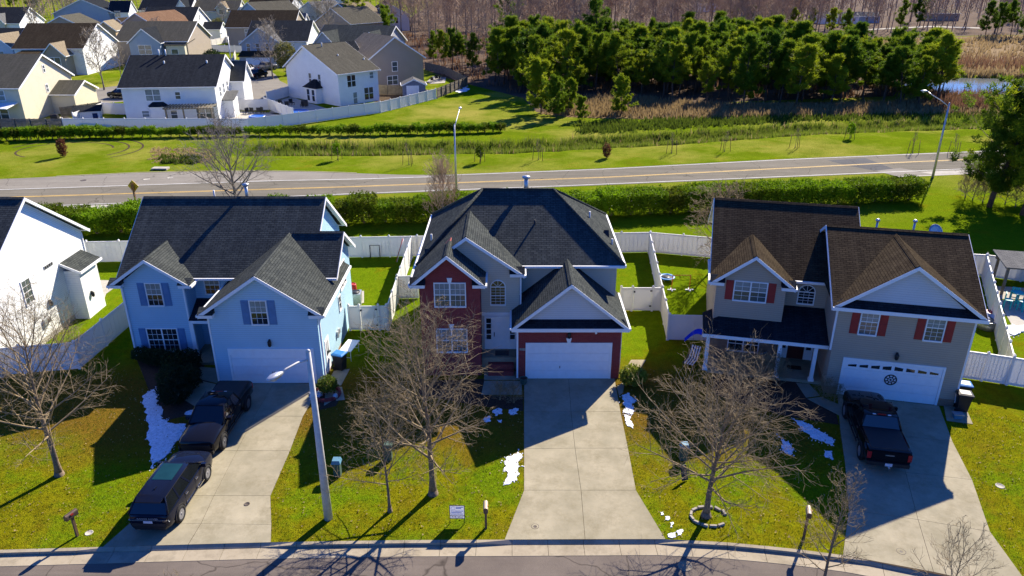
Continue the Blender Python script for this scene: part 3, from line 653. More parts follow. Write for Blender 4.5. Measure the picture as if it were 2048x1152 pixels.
def garage_door(H, face, O, w, h, chamfer=0.0, mat='door_white', trim=.12, handle=True):
    r, n = FACE[face]; O = Vector(O); Z = Vector((0, 0, 1))
    d = MB(); d.obox(O, r, n, 0, w, -.03, .004, 0, h); D = d.build('garage_door', M[mat], H)
    for k in range(4):
        z0, z1 = h * k / 4 + .006, h * (k + 1) / 4 - .006; cut = chamfer if k == 3 else 0
        P = [(0.01, z0), (w - .01, z0), (w - .01, z1 - cut), (w - .01 - cut, z1), (.01 + cut, z1), (.01, z1 - cut)] if cut else [(.01, z0), (w - .01, z0), (w - .01, z1), (.01, z1)]
        MB().hexa([O + r * x + Z * z + n * .0 for x, z in P], [O + r * x + Z * z + n * .03 for x, z in P]).build('door_section', M[mat], D)
        e = MB()
        for q in range(8):
            xa = .12 + (w - .24) * q / 8 + .05; xb = .12 + (w - .24) * (q + 1) / 8 - .05
            if cut and (q in (0, 7)): continue
            e.obox(O, r, n, xa, xb, .03, .038, z0 + .09, z1 - .09)
        e.build('raised_panel', M[mat], D)
    f = MB(); f.obox(O, r, n, -trim, 0, -.02, .06, 0, h); f.obox(O, r, n, w, w + trim, -.02, .06, 0, h); f.obox(O, r, n, -trim, w + trim, -.02, .06, h, h + trim)
    if chamfer:
        for s in (0, 1):
            xx = (0, chamfer) if s == 0 else (w, w - chamfer)
            f.hexa([O + r * xx[0] + Z * (h - chamfer) + n * .03, O + r * xx[0] + Z * h + n * .03, O + r * xx[1] + Z * h + n * .03], [O + r * xx[0] + Z * (h - chamfer) + n * .062, O + r * xx[0] + Z * h + n * .062, O + r * xx[1] + Z * h + n * .062])
    f.build('door_trim', M['white_trim'], D)
    if handle:
        hb = MB()
        for s in (-.05, .05): hb.obox(O, r, n, w * .5 + s - .012, w * .5 + s + .012, .03, .06, h * .28, h * .36)
        hb.build('handle', M['dark_metal'], D)
    return D
def entry_door(H, face, O, w, h, mat='door_white', side=True):
    r, n = FACE[face]; O = Vector(O)
    D = MB().obox(O, r, n, 0, w, -.05, .012, 0, h).build('front_door', M[mat], H)
    p = MB()
    for (a, c) in ((.12, w / 2 - .05), (w / 2 + .05, w - .12)):
        for (e, g) in ((.15, h * .4), (h * .46, h * .86)): p.obox(O, r, n, a, c, .012, .026, e, g)
    p.build('door_panel', M[mat], D)
    MB().obox(O, r, n, .06, .1, .012, .08, h * .42, h * .54).build('handle', M['dark_metal'], D)
    fr = MB(); fr.obox(O, r, n, -.08, 0, -.04, .05, 0, h); fr.obox(O, r, n, w, w + .08, -.04, .05, 0, h); fr.obox(O, r, n, -.5, w + .5, -.04, .06, h, h + .14)
    if side:
        fr.obox(O, r, n, -.5, -.42, -.04, .05, 0, h); fr.obox(O, r, n, w + .42, w + .5, -.04, .05, 0, h); fr.obox(O, r, n, -.42, -.08, -.04, .04, 0, h * .3); fr.obox(O, r, n, w + .08, w + .42, -.04, .04, 0, h * .3)
    fr.build('door_frame', M['white_trim'], D)
    if side:
        for a in (-.42, w + .08):
            for k in range(4):
                z0 = h * .3 + h * .7 * k / 4; MB().obox(O, r, n, a + .03, a + .31, -.045, .01, z0 + .03, z0 + h * .175 - .03).build('sidelight_pane', M['glass_dark'], D)
            MB().obox(O, r, n, a, a + .34, -.046, .004, h * .3, h).build('sidelight', M['white_trim'], D)
    return D
def wall_lamp(H, face, O):
    r, n = FACE[face]; O = Vector(O) + n * .12
    L = MB().lathe([(.03, .2), (.09, .14), (.11, .1), (.1, -.12), (.05, -.2)], 8, O).build('wall_lamp', M['dark_metal'], H)
    MB().obox(Vector(O) - n * .14, r, n, -.05, .05, 0, .12, -.02, .22).build('bracket', M['dark_metal'], L)
def downspout(H, x, y, z1, z0=0.05, n=YN):
    MB().box(x - .05, x + .05, y - .09, y - .01, z0, z1).build('downspout', M['white_trim'], H)
def vent_pipe(H, x, y, z, h=.45, r=.06, mat='pvc_pipe', cap=False):
    p = MB().tube([(x, y, z - .25), (x, y, z + h)], r, 8).build('vent_pipe', M[mat], H)
    if cap: MB().lathe([(r * 1.9, h + .02), (r * 2.0, h + .12), (r * .6, h + .18)], 10, (x, y, z)).build('vent_cap', M['galvanised'], p)
def roof_vent(H, x, y, z, s=.28, mat='dark_metal'):
    MB().hexa([(x - s, y - s, z - .22), (x + s, y - s, z - .22), (x + s, y + s, z + .1), (x - s, y + s, z + .1)], [(x - s * .8, y - s * .8, z - .08), (x + s * .8, y - s * .8, z - .08), (x + s * .8, y + s * .8, z + .22), (x - s * .8, y + s * .8, z + .22)]).build('roof_vent', M[mat], H)

# ---- H1: the blue house (world-aligned, origin at the garage's front left corner)
GX, GY = -16.85, 37.47
H = thing('house', 'blue sided two-storey house with slate grey roof, blue shutters and twin front gables', 'house', (GX, GY, 0))
S = 'siding_blue'; RF = 'shingle_slate'
X = lambda x: x - GX
Y = lambda y: y - GY
wall_block(H, X(-16.85), X(-10.85), 0, Y(42.2), 0, 4.50, 6.66, 'y', S, name='garage_wall')
wall_block(H, X(-23.2), X(-19.42), Y(40.72), Y(42.2), 0, 4.88, 6.32, 'y', S, name='wing_wall')
wall_block(H, X(-23.2), X(-12.4), Y(42.0), Y(50.9), 0, 4.98, 8.28, 'x', S, peak=Y(46.45), name='main_wall')
wall_block(H, X(-12.41), X(-10.86), Y(42.0), Y(46.5), 0, 5.0, 6.62, 'x', S, peak=Y(44.2), name='side_bay_wall')
for (x0, x1, y0, y1) in ((-16.87, -10.83, 37.45, 42.3), (-23.22, -19.4, 40.7, 42.3)): MB().box(X(x0), X(x1), Y(y0), Y(y1), -.05, .17).build('foundation', M['brick_brown'], H)
gable_roof(H, X(-23.7), X(-12.0), Y(41.35), Y(51.5), 4.98, 8.5, 'x', RF, peak=Y(46.45))
gable_roof(H, X(-13.6), X(-10.5), Y(41.33), Y(47.0), 5.0, 6.93, 'x', RF, peak=Y(44.15), trim=(False, True))
gable_roof(H, X(-17.3), X(-10.42), Y(37.1), Y(44.6), 4.50, 6.85, 'y', RF, trim=(True, False))
gable_roof(H, X(-23.75), X(-18.95), Y(40.35), Y(44.2), 4.88, 6.52, 'y', RF, trim=(True, False))
for (a, c, y, z) in ((-17.3, -16.5, 37.12, 4.5), (-11.2, -10.42, 37.12, 4.5), (-23.75, -23.0, 40.37, 4.9), (-19.65, -18.95, 40.37, 4.9)): cornice_return(H, X(a), X(c), Y(y), z, RF)
garage_door(H, 'f', (X(-15.98), 0, .02), 4.62, 2.12, chamfer=.28)
wall_lamp(H, 'f', (X(-13.65), 0, 2.62))
window(H, 'f', (X(-14.45), 0, 3.80), .86, 1.40, glass=('glass_blind', 'glass_dark')); shutters(H, 'f', (X(-14.45), 0, 3.80), .86, 1.40, 'shutter_blue')
yl = Y(40.72)
window(H, 'f', (X(-21.72), yl, 3.46), .86, 1.40, glass=('glass_blind', 'glass_dark')); shutters(H, 'f', (X(-21.72), yl, 3.46), .86, 1.40, 'shutter_blue')
window(H, 'f', (X(-22.20), yl, .42), 1.78, 1.45, units=2, glass=('glass_dark', 'glass_dark')); shutters(H, 'f', (X(-22.20), yl, .42), 1.78, 1.45, 'shutter_blue')
window(H, 'f', (X(-18.75), Y(42.0), 3.66), .86, 1.15, glass=('glass_blind', 'glass_dark'))
# entry porch between the wings
MB().slab([(X(-19.45), Y(40.45), 2.55), (X(-16.80), Y(40.45), 2.55), (X(-16.80), Y(42.0), 3.35), (X(-19.45), Y(42.0), 3.35)], .1).build('porch_roof', M['shingle_black'], H)
MB().box(X(-19.45), X(-16.86), Y(40.42), Y(40.5), 2.36, 2.54).build('porch_beam', M['white_trim'], H)
MB().box(X(-19.42), X(-19.22), Y(40.45), Y(40.62), 0, 2.4).build('porch_post', M['white_trim'], H)
MB().box(X(-19.4), X(-16.86), Y(39.6), Y(42), 0.0, .16).build('porch_step', M['concrete'], H)
entry_door(H, 'f', (X(-18.15), Y(42.0), .17), .92, 2.05, 'door_dark', False)
# right-hand side, lit by the sun
window(H, 'r', (X(-10.86), Y(43.4), 3.25), 1.55, 1.5, units=2, cols=2, glass=('glass_dark', 'glass_dark')); window(H, 'r', (X(-10.86), Y(42.6), 2.2), .45, .9, cols=1, rows=1, glass=('glass_dark', 'glass_dark'))
SD = MB().obox((X(-10.85), Y(38.4), .16), YP, XP, 0, .9, -.02, .03, 0, 2.05).build('side_door', M['door_white'], H)
MB().obox((X(-10.85), Y(38.4), .16), YP, XP, .18, .72, .03, .045, 1.0, 1.85).build('pane', M['glass_dark'], SD); MB().obox((X(-10.85), Y(38.4), .16), YP, XP, .8, .86, .03, .09, .95, 1.05).build('handle', M['dark_metal'], SD)
downspout(H, X(-10.74), Y(37.52), 4.4); downspout(H, X(-23.15), Y(40.72), 4.8); downspout(H, X(-19.5), Y(40.72), 4.8); downspout(H, X(-16.92), Y(37.56), 4.4)
for (yy, zz, h_) in ((41.2, 1.0, .4), (41.6, 1.1, .3)): MB().box(X(-10.86), X(-10.72), Y(yy), Y(yy + .25), zz, zz + h_).build('meter_box', M['galvanised'], H)
vent_pipe(H, X(-17.2), Y(46.9), 8.3, .8, .11, 'galvanised', True); vent_pipe(H, X(-19.6), Y(47.6), 7.9, .7)

# ---- H2: the brick house
H = thing('house', 'red brick and beige two-storey house with dark hip roof and white garage door', 'house', (0, 37.99, 0))
GY = 37.99; RF = 'shingle_slate'
gw = wall_block(H, .37, 6.22, 0, 3.4, 0, 3.36, None, 'y', 'brick_red', name='garage_wall')
b = MB(); pf = [(.40, 3.36), (6.19, 3.36), (3.3, 5.9)]; b.hexa([(x, Y(42), z) for x, z in pf], [(x, .04, z) for x, z in pf]); b.build('garage_gable', M['siding_pale'], H)
gable_roof(H, -.02, 6.58, -.42, Y(42.6), 3.46, 6.16, 'y', RF, trim=(True, False))
MB().hexa([(.0, -.44, 3.47), (6.56, -.44, 3.47), (6.56, .03, 3.47), (.0, .03, 3.47)], [(.05, -.44, 3.5), (6.5, -.44, 3.5), (6.3, .03, 3.82), (.25, .03, 3.82)]).build('pent_roof', M['shingle_black'], H)
MB().box(-.03, 6.6, -.47, -.40, 3.25, 3.46).build('pent_fascia', M['white_trim'], H); MB().box(0, 6.56, -.4, .0, 3.27, 3.29).build('soffit', M['white_trim'], H)
garage_door(H, 'f', (.90, 0, .0), 4.72, 2.24, chamfer=.28, handle=False); MB().box(2.75, 2.79, -.07, -.03, .72, .86).build('handle', M['dark_metal'], H)
MB().hexa([(3.17, -.07, 2.36), (3.33, -.07, 2.36), (3.33, 0, 2.36), (3.17, 0, 2.36)], [(3.09, -.07, 2.66), (3.41, -.07, 2.66), (3.41, 0, 2.66), (3.09, 0, 2.66)]).build('keystone', M['white_trim'], H)
wall_lamp(H, 'f', (3.25, 0, 2.88)); MB().lathe([(.04, 0), (.07, -.08)], 8, (4.77, -.0, 3.0), axis='y').build('flood_light', M['plastic_white'], H)
MB().box(.43, .80, -.03, .01, 1.86, 2.0).build('house_number_plate', M['rock'], H)
wall_block(H, -5.2, -1.80, Y(38.35), Y(41.4), 0, 5.86, 7.52, 'y', 'brick_red', name='brick_wing_wall', peak=-3.58)
gable_roof(H, -5.66, -1.5, Y(38.0), Y(40.4), 5.90, 7.68, 'y', RF, trim=(True, False), peak=-3.58)
for (a, c) in ((-5.66, -4.85), (-2.2, -1.5)): cornice_return(H, a, c, Y(38.02), 5.92, 'shingle_black')
window(H, 'f', (-4.32, Y(38.35), 4.50), 1.68, 1.38, units=2, glass=('glass_blind', 'glass_mid'), header=True); window(H, 'f', (-4.30, Y(38.35), 1.60), 1.68, 1.42, units=2, glass=('glass_blind', 'glass_mid'), header=True)
wall_block(H, -5.18, .42, Y(40.0), Y(43), 0, 5.86, 8.0, 'y', 'siding_beige', name='entry_wall', peak=-2.58)
gable_roof(H, -5.72, .72, Y(39.66), Y(46.2), 5.84, 8.16, 'y', RF, trim=(True, False), peak=-2.6)
cornice_return(H, -.12, .72, Y(39.68), 5.9, 'shingle_black')
wall_block(H, -5.18, 6.25, Y(41.35), Y(50.3), 0, 5.93, None, 'y', 'siding_beige', name='main_wall')
window(H, 'f', (-1.22, Y(40.0), 3.86), .8, 1.1, cols=3, rows=3, glass=('glass_warm', 'glass_warm'), arch=True)
# main hip roof
e = dict(x0=-5.64, x1=6.64, y0=Y(40.95), y1=Y(50.75), z=5.93); rx0, rx1, ry, rz = -1.85, 2.63, Y(45.9), 9.12
A, B_, C_, D_ = Vector((e['x0'], e['y0'], e['z'])), Vector((e['x1'], e['y0'], e['z'])), Vector((e['x1'], e['y1'], e['z'])), Vector((e['x0'], e['y1'], e['z'])); Ra, Rb = Vector((rx0, ry, rz)), Vector((rx1, ry, rz))
for P in ([A, B_, Rb, Ra], [B_, C_, Rb], [C_, D_, Ra, Rb], [D_, A, Ra]): MB().slab(P, .09).build('roof_slope', M[RF], H)
for (p, q) in ((Ra, Rb), (A, Ra), (B_, Rb), (C_, Rb), (D_, Ra)):
    up = Vector((0, 0, .03)); MB().tube([p + up, q + up], .09, 6).build('ridge_cap', M[RF], H)
for (p, q, o_) in ((A, B_, YN), (B_, C_, XP), (D_, A, XN)):
    o1 = o_ * .11; MB().hexa([p - Vector((0, 0, .15)), q - Vector((0, 0, .15)), q + o1 - Vector((0, 0, .15)), p + o1 - Vector((0, 0, .15))], [p - Vector((0, 0, .01)), q - Vector((0, 0, .01)), q + o1 - Vector((0, 0, .01)), p + o1 - Vector((0, 0, .01))]).build('gutter', M['white_trim'], H)
b = MB(); b.poly([A - Vector((0, 0, .12)), D_ - Vector((0, 0, .12)), C_ - Vector((0, 0, .12)), B_ - Vector((0, 0, .12))]); b.build('soffit', M['white_trim'], H)
entry_door(H, 'f', (-1.14, Y(40.0), .9), .92, 2.05, 'door_white'); MB().box(-1.78, .42, Y(39.95), Y(40.0), 3.12, 3.32).build('door_header', M['white_trim'], H)
MB().box(-1.78, .36, Y(38.95), Y(40.0), 0, .86).build('stoop', M['concrete'], H); MB().box(-1.4, .1, Y(38.6), Y(38.95), 0, .58).build('step', M['brick_red'], H); MB().box(-1.4, .1, Y(38.25), Y(38.6), 0, .3).build('step', M['brick_red'], H); MB().box(-1.0, -.2, Y(39.2), Y(39.8), .861, .88).build('door_mat', M['dark_metal'], H)
downspout(H, .31, .06, 3.35); downspout(H, 6.28, .5, 3.35); downspout(H, .5, Y(40.0), 5.7, 3.4)
vent_pipe(H, .9, Y(46.3), 9.0, .75, .13, 'galvanised', True); vent_pipe(H, 1.4, Y(43.6), 7.55, .32, .06, 'dark_metal'); vent_pipe(H, 5.0, Y(46.0), 7.25, .4); vent_pipe(H, 6.2, Y(43.6), 6.35, .3); vent_pipe(H, -5.0, Y(43.9), 6.4, .45); roof_vent(H, -5.1, Y(41.9), 6.35, .16); roof_vent(H, 6.0, Y(44.9), 6.5, .18)

# ---- H3: the taupe house, turned with the bend of the street
H = thing('house', 'taupe two-storey house with brown roof, red shutters and covered front porch', 'house', (17.6, 36.43, 0), R(-13))
S = 'siding_taupe'; RF = 'shingle_brown'
wall_block(H, 0, 6.65, 0, 10.2, 0, 5.45, 8.1, 'x', S, peak=5.0, name='garage_wall')
MB().box(-.02, 6.67, -.02, 9.0, -.05, .45).build('foundation', M['brick_brown'], H)
b = MB(); pf = [(.2, 5.5), (6.45, 5.5), (3.3, 7.95)]; b.hexa([(x, 2, z) for x, z in pf], [(x, -.02, z) for x, z in pf]); b.build('front_gable', M['siding_pale'], H)
gable_roof(H, -.42, 7.08, -.34, 10.34, 5.45, 8.3, 'x', RF, peak=5.0)
gable_roof(H, -.40, 7.06, -.42, 4.9, 5.50, 8.12, 'y', RF, trim=(True, False), gutter=(False, False), peak=3.3)
MB().hexa([(-.4, -.46, 5.5), (7.06, -.46, 5.5), (7.06, -.0, 5.5), (-.4, -.0, 5.5)], [(-.3, -.46, 5.53), (6.96, -.46, 5.53), (6.6, -.0, 5.84), (.05, -.0, 5.84)]).build('pent_roof', M['shingle_black'], H)
MB().box(-.43, 7.1, -.5, -.44, 5.30, 5.5).build('pent_fascia', M['white_trim'], H); MB().box(-.4, 7.06, -.44, .0, 5.32, 5.34).build('soffit', M['white_trim'], H)
D = garage_door(H, 'f', (.80, 0, .02), 4.93, 2.22, handle=False)
for k in range(8):
    xa = .80 + .1 + (4.73) * k / 8 + .08; xb = .80 + .1 + 4.73 * (k + 1) / 8 - .08; zb, zt = 1.86, 2.02 + .1 * (1 - abs(k - 3.5) / 3.5)
    P = [(xa, zb), (xb, zb), (xb, zt - (.06 if k > 3 else 0)), (xa, zt - (.06 if k < 4 else 0))]
    pn = MB().hexa([(x, -.026, z) for x, z in P], [(x, -.045, z) for x, z in P]).build('door_pane', M['glass_dark'], D)
# round dark emblem hung on the garage door: ring, inner ring, star points
E_ = MB()
for r0, r1 in ((.27, .33), (.12, .16)):
    for k in range(24):
        a, c = 2 * math.pi * k / 24, 2 * math.pi * (k + 1) / 24
        P = [(r0 * math.cos(a), r0 * math.sin(a)), (r1 * math.cos(a), r1 * math.sin(a)), (r1 * math.cos(c), r1 * math.sin(c)), (r0 * math.cos(c), r0 * math.sin(c))]
        E_.hexa([(3.27 + x, -.035, 1.28 + z) for x, z in P], [(3.27 + x, -.06, 1.28 + z) for x, z in P])
for k in range(8):
    a = math.pi / 4 * k + math.pi / 8; P = [(.15 * math.cos(a - .18), .15 * math.sin(a - .18)), (.15 * math.cos(a + .18), .15 * math.sin(a + .18)), (.28 * math.cos(a + .1), .28 * math.sin(a + .1)), (.28 * math.cos(a - .1), .28 * math.sin(a - .1))]
    E_.hexa([(3.27 + x, -.035, 1.28 + z) for x, z in P], [(3.27 + x, -.058, 1.28 + z) for x, z in P])
E_.lathe([(.06, -.035), (.06, -.06)], 10, (3.27, 0, 1.28), axis='y'); E_.build('emblem', M['dark_metal'], D)
wall_lamp(H, 'f', (3.3, 0, 2.75))
for xw in (1.18, 4.42): window(H, 'f', (xw, 0, 3.88), .84, 1.46, cols=3, rows=3, glass=('glass_blind', 'glass_mid')); shutters(H, 'f', (xw, 0, 3.88), .84, 1.46, 'shutter_red', sw=.40)
# main block
wall_block(H, -6.35, .0, 3.55, 13.0, 0, 5.40, 8.36, 'x', S, peak=8.3, name='main_wall')
gable_roof(H, -6.72, 1.85, 3.2, 13.4, 5.40, 8.55, 'x', RF, peak=8.3)
wall_block(H, -6.35, -2.5, 2.15, 3.7, 2.6, 5.40, 6.98, 'y', S, name='wing_wall')
gable_roof(H, -6.72, -2.05, 1.80, 5.6, 5.40, 7.18, 'y', RF, trim=(True, False))
for (a, c) in ((-6.72, -5.95), (-2.8, -2.05)): cornice_return(H, a, c, 1.82, 5.42, 'shingle_black')
window(H, 'f', (-5.32, 2.15, 4.3), 1.75, 1.15, units=2, cols=2, rows=2, glass=('glass_blind', 'glass_mid')); shutters(H, 'f', (-5.32, 2.15, 4.3), 1.75, 1.15, 'shutter_red', sw=.42)
window(H, 'f', (-1.56, 3.55, 3.85), .85, .72, cols=3, rows=2, glass=('glass_dark', 'glass_dark'), arch=True)
# ground floor front under the porch: brick, window, door
wall_block(H, -6.33, -2.5, 2.5, 3.6, 0, 2.9, None, 'y', 'brick_brown', name='porch_brick_wall'); wall_block(H, -2.5, -.01, 3.4, 3.6, 0, 2.9, None, 'y', 'brick_brown', name='porch_brick_wall')
window(H, 'f', (-5.25, 2.5, .85), 1.7, .9, units=2, cols=2, rows=1, glass=('glass_dark', 'glass_dark')); entry_door(H, 'f', (-1.72, 3.4, .22), .95, 2.05, 'door_red')
MB().box(-6.45, -.02, .85, 3.5, 0, .2).build('porch_floor', M['concrete'], H)
MB().slab([(-6.9, .70, 2.62), (-.005, .70, 2.62), (-.005, 3.55, 3.62), (-5.2, 3.55, 3.62)], .1).build('porch_roof', M['shingle_black'], H)
MB().slab([(-6.9, .70, 2.62), (-5.2, 3.55, 3.62), (-6.9, 3.6, 2.62)], .08).build('porch_roof_end', M['shingle_black'], H)
MB().box(-6.9, -.02, .66, .74, 2.40, 2.60).build('porch_beam', M['white_trim'], H); MB().poly([(-6.85, .74, 2.42), (-6.85, 3.5, 2.42), (-.02, 3.5, 2.42), (-.02, .74, 2.42)]).build('porch_ceiling', M['white_trim'], H)
for xp in (-6.55, -2.55, -.62):
    p = MB().box(xp - .1, xp + .1, .78, .98, .2, 2.42).build('porch_post', M['white_trim'], H); MB().box(xp - .15, xp + .15, .73, 1.03, .2, .36).build('post_base', M['white_trim'], p)
# rear bay seen past the right corner
wall_block(H, 5.2, 7.6, 8.2, 12.4, 0, 3.0, None, 'y', S, name='rear_wing_wall')
MB().slab([(5.0, 7.9, 3.0), (8.0, 7.9, 3.0), (7.8, 10.2, 4.3), (5.0, 10.2, 4.3)], .1).build('roof_slope', M[RF], H); MB().box(5.0, 8.02, 7.84, 7.9, 2.82, 3.0).build('gutter', M['white_trim'], H)
downspout(H, 6.72, .12, 5.35); downspout(H, -.06, .12, 5.35, 2.7)
for xv, yv in ((2.6, 6.3), (4.7, 6.6)): vent_pipe(H, xv, yv, 7.55, .75, .065, 'galvanised', True)
dsh = MB().lathe([(.02, 0), (.3, .03), (.48, .1), (.49, .11), (.3, .05), (.02, .02)], 18).build('satellite_dish', M['galvanised'], H); dsh.location = (6.3, 8.0, 7.35); dsh.rotation_euler = (R(62), R(12), R(20))
MB().tube([(6.3, 8.05, 6.3), (6.3, 8.05, 7.3)], .03, 6).build('dish_mast', M['galvanised'], H)
b = MB(); N = 10                                       # small blue flag flying from the porch corner
for k in range(N):
    a, c = k / N, (k + 1) / N; f = lambda t, s: (-6.95 - .95 * t, .45 - .25 * t + .08 * math.sin(5 * t), 2.75 - .35 * t * t + s * (.36 - .1 * t) * .5 + .1 * math.sin(3 * t + .5))
    b.poly([f(a, -1), f(c, -1), f(c, 1), f(a, 1)], True)
b.build('banner', M['cloth_blue'], H); MB().tube([(-6.85, .7, 2.6), (-6.95, .42, 2.95)], .015, 6).build('banner_pole', M['white_trim'], H)
# wrought house digits run down the middle post
dg = MB()
for k, segs in enumerate(('bc', 'fgbc', 'abcdefg', 'abged')):
    z = 2.02 - k * .17; S7 = {'a': (-.04, .04, .10, .12), 'g': (-.04, .04, .04, .06), 'd': (-.04, .04, -.02, 0), 'f': (-.05, -.03, .05, .12), 'b': (.03, .05, .05, .12), 'e': (-.05, -.03, -.02, .05), 'c': (.03, .05, -.02, .05)}
    for s_ in segs: a, c, e0, e1 = S7[s_]; dg.box(-2.55 + a, -2.55 + c, .768, .782, z + e0, z + e1)
dg.build('house_number', M['dark_metal'], H)

# ---- H0: the white house at the left edge
H = thing('house', 'white sided two-storey house with dark gable roof and small bump-out', 'house', (-29.8, 43.6, 0))
wall_block(H, -10, 0, -5.5, 5.4, 0, 5.35, 9.1, 'x', 'siding_white', peak=0, name='main_wall'); gable_roof(H, -10.3, .32, -5.9, 5.85, 5.3, 9.3, 'x', 'shingle_slate', peak=0)
wall_block(H, 0, 1.0, 2.4, 4.6, 0, 3.5, None, 'y', 'siding_white', name='bump_out_wall'); MB().slab([(-.02, 2.15, 4.15), (1.25, 2.15, 3.55), (1.25, 4.85, 3.55), (-.02, 4.85, 4.15)], .1).build('bump_out_roof', M['shingle_slate'], H); MB().box(1.25, 1.33, 2.12, 4.88, 3.4, 3.56).build('gutter', M['white_trim'], H); MB().hexa([(0, 2.12, 3.98), (1.25, 2.12, 3.38), (1.25, 2.16, 3.38), (0, 2.16, 3.98)], [(0, 2.12, 4.16), (1.25, 2.12, 3.56), (1.25, 2.16, 3.56), (0, 2.16, 4.16)]).build('rake_board', M['white_trim'], H)
window(H, 'r', (0, -1.9, 3.0), .8, 1.5, cols=2, rows=2, glass=('glass_mid', 'glass_mid'))
pn = MB().obox((0, .55, 4.35), YP, XP, 0, .95, -.02, .04, 0, .22).build('louvre_vent', M['galvanised'], H); v = MB()
for k in range(4): v.obox((0, .55, 4.35), YP, XP, .05 + .23 * k, .22 + .23 * k, .03, .05, .03, .19)
v.build('louvre', M['dark_metal'], pn)
wall_lamp(H, 'r', (0, .2, 2.2)); MB().box(0, .14, -.9, -.6, 1.0, 1.5).build('meter_box', M['galvanised'], H); MB().box(0, .12, -.4, -.2, 1.1, 1.4).build('meter_box', M['galvanised'], H); wall_lamp(H, 'r', (1.0, 3.2, 1.5))
downspout(H, .02, 5.35, 5.2); vent_pipe(H, -2.6, .9, 8.9, .8, .1, 'galvanised', True); MB().box(-10.02, .02, -5.52, 5.42, -.05, .35).build('foundation', M['concrete_pale'], H)
# ------------------------------------------------------------------ houses of the subdivision behind the road
def far_house(label, pos, rz, W, D, ze, zr, ax, wall, roof, wings=(), wins=(), peak=None, over=.4):
    H = thing('house', label, 'house', (pos[0], pos[1], 0), R(rz), 'houses of the subdivision behind the road')
    wall_block(H, 0, W, 0, D, 0, ze, zr - .18, ax, M_(wall), peak)
    gable_roof(H, -over, W + over, -over, D + over, ze - .05, zr, ax, roof, peak=peak, fascia=.28, ridge=False)
    for (x0, x1, y0, y1, e, r, a, wm, rm) in wings:
        z0 = 0
        if isinstance(e, tuple): z0, e = e
        if r is None:
            wall_block(H, x0, x1, y0, y1, z0, e, None, a, wm, name='wing_wall'); MB().slab([(x0 - .3, y0 - .4, e), (x1 + .3, y0 - .4, e), (x1 + .3, y1, e + .9), (x0 - .3, y1, e + .9)], .12).build('roof_slope', M[rm], H)
        else:
            wall_block(H, x0, x1, y0, y1, z0, e, r - .18, a, wm, name='wing_wall'); gable_roof(H, x0 - .35, x1 + .35, y0 - .35, y1 + .35, e - .05, r, a, rm, fascia=.28, ridge=False)
    for wd in wins:
        f, u, v, z, w_, h_ = wd[:6]; gl = wd[6] if len(wd) > 6 else 'glass_mid'; un = wd[7] if len(wd) > 7 else 1
        small_window(H, f, (u, v, z), w_, h_, gl, un)
    return H
def M_(n): return n
# cream house, left edge
H = far_house('cream sided house with patio door and blue solar panels on its roof', (-90, 114.6), 0, 16, 14.6, 5.3, 9.4, 'x', 'siding_cream', 'shingle_olive',
    wings=[(16, 19.8, 7.5, 14.4, 3.2, 4.9, 'x', 'siding_cream', 'shingle_olive')],
    wins=[('f', 2.2, 0, 3.4, 1.5, 1.5, 'glass_blind'), ('f', 12.2, 0, 3.4, 1.5, 1.4, 'glass_blind'), ('r', 16, 7.3, 6.6, .5, 1.0), ('r', 16, 7.0, 3.6, .5, 1.1), ('r', 16, 7.8, .9, .6, 1.4)])
MB().slab([(7.5, -3.0, 2.9), (15.4, -3.0, 2.7), (15.4, 0, 3.1), (7.5, 0, 3.1)], .14).build('awning', M['plastic_white'], H); small_window(H, 'f', (10, 0, .3), 3.6, 2.2, 'glass_mid', 3)
for k in range(3): MB().slab([(4.0 + 2.0 * k, 2.2, 6.75), (5.9 + 2.0 * k, 2.2, 6.75), (5.9 + 2.0 * k, 5.0, 8.18), (4.0 + 2.0 * k, 5.0, 8.18)], .06).build('solar_panel', M['solar_blue'], H)
for k in range(4): MB().slab([(15.9 - 2.1 * k, 13.6, 6.2), (14.0 - 2.1 * k, 13.6, 6.2), (14.0 - 2.1 * k, 9.2, 8.78), (15.9 - 2.1 * k, 9.2, 8.78)], .06).build('solar_panel', M['solar_blue'], H)
wall_block(H, 2, 7.5, -1.2, 4, 0, 5.4, 7.6, 'y', 'siding_tan', name='wing_wall'); gable_roof(H, 1.6, 7.9, -1.6, 5, 5.35, 7.75, 'y', 'shingle_olive', ridge=False)
# white house with pergola and black roof
H = far_house('white house with black roof, pergola and bow window facing the hedge', (-58.6, 114.6), 6, 13.6, 14.6, 5.35, 9.2, 'x', 'siding_white', 'shingle_black',
    wings=[(13.6, 15.2, 3.2, 6.4, 2.8, None, 'x', 'siding_white', 'shingle_grey'), (9.5, 15.6, 9.5, 15.4, 4.8, 7.6, 'x', 'siding_white', 'shingle_olive')],
    wins=[('f', 3.4, 0, 3.3, 2.1, 1.6, 'glass_blind', 2), ('f', 7.7, 0, 3.5, .7, 1.0), ('f', 2.4, 0, .9, 1.0, .9, 'glass_blind'), ('r', 13.6, 2.4, 3.4, .8, 1.4), ('r', 13.6, 4.6, 3.6, .8, 1.4), ('r', 13.6, 7, 3.6, .8, 1.4), ('f', 10.4, 0, .5, 2.6, 1.6, 'glass_mid', 2), ('f', 4.6, 0, .1, 1.0, 2.0, 'glass_mid'), ('f', 6.6, 0, .6, .9, 1.2)])
MB().hexa([(3.4, -.02, 2.5), (6.6, -.02, 2.5), (6.0, -1.1, 2.5), (4.0, -1.1, 2.5)][::-1], [(4.2, -.02, 3.1), (5.8, -.02, 3.1), (5.6, -.2, 3.1), (4.4, -.2, 3.1)][::-1]).build('bay_roof', M['shingle_black'], H)
wall_block(H, 4.0, 6.0, -.9, 0, 0, 2.5, None, 'x', 'siding_white', name='bay_wall')
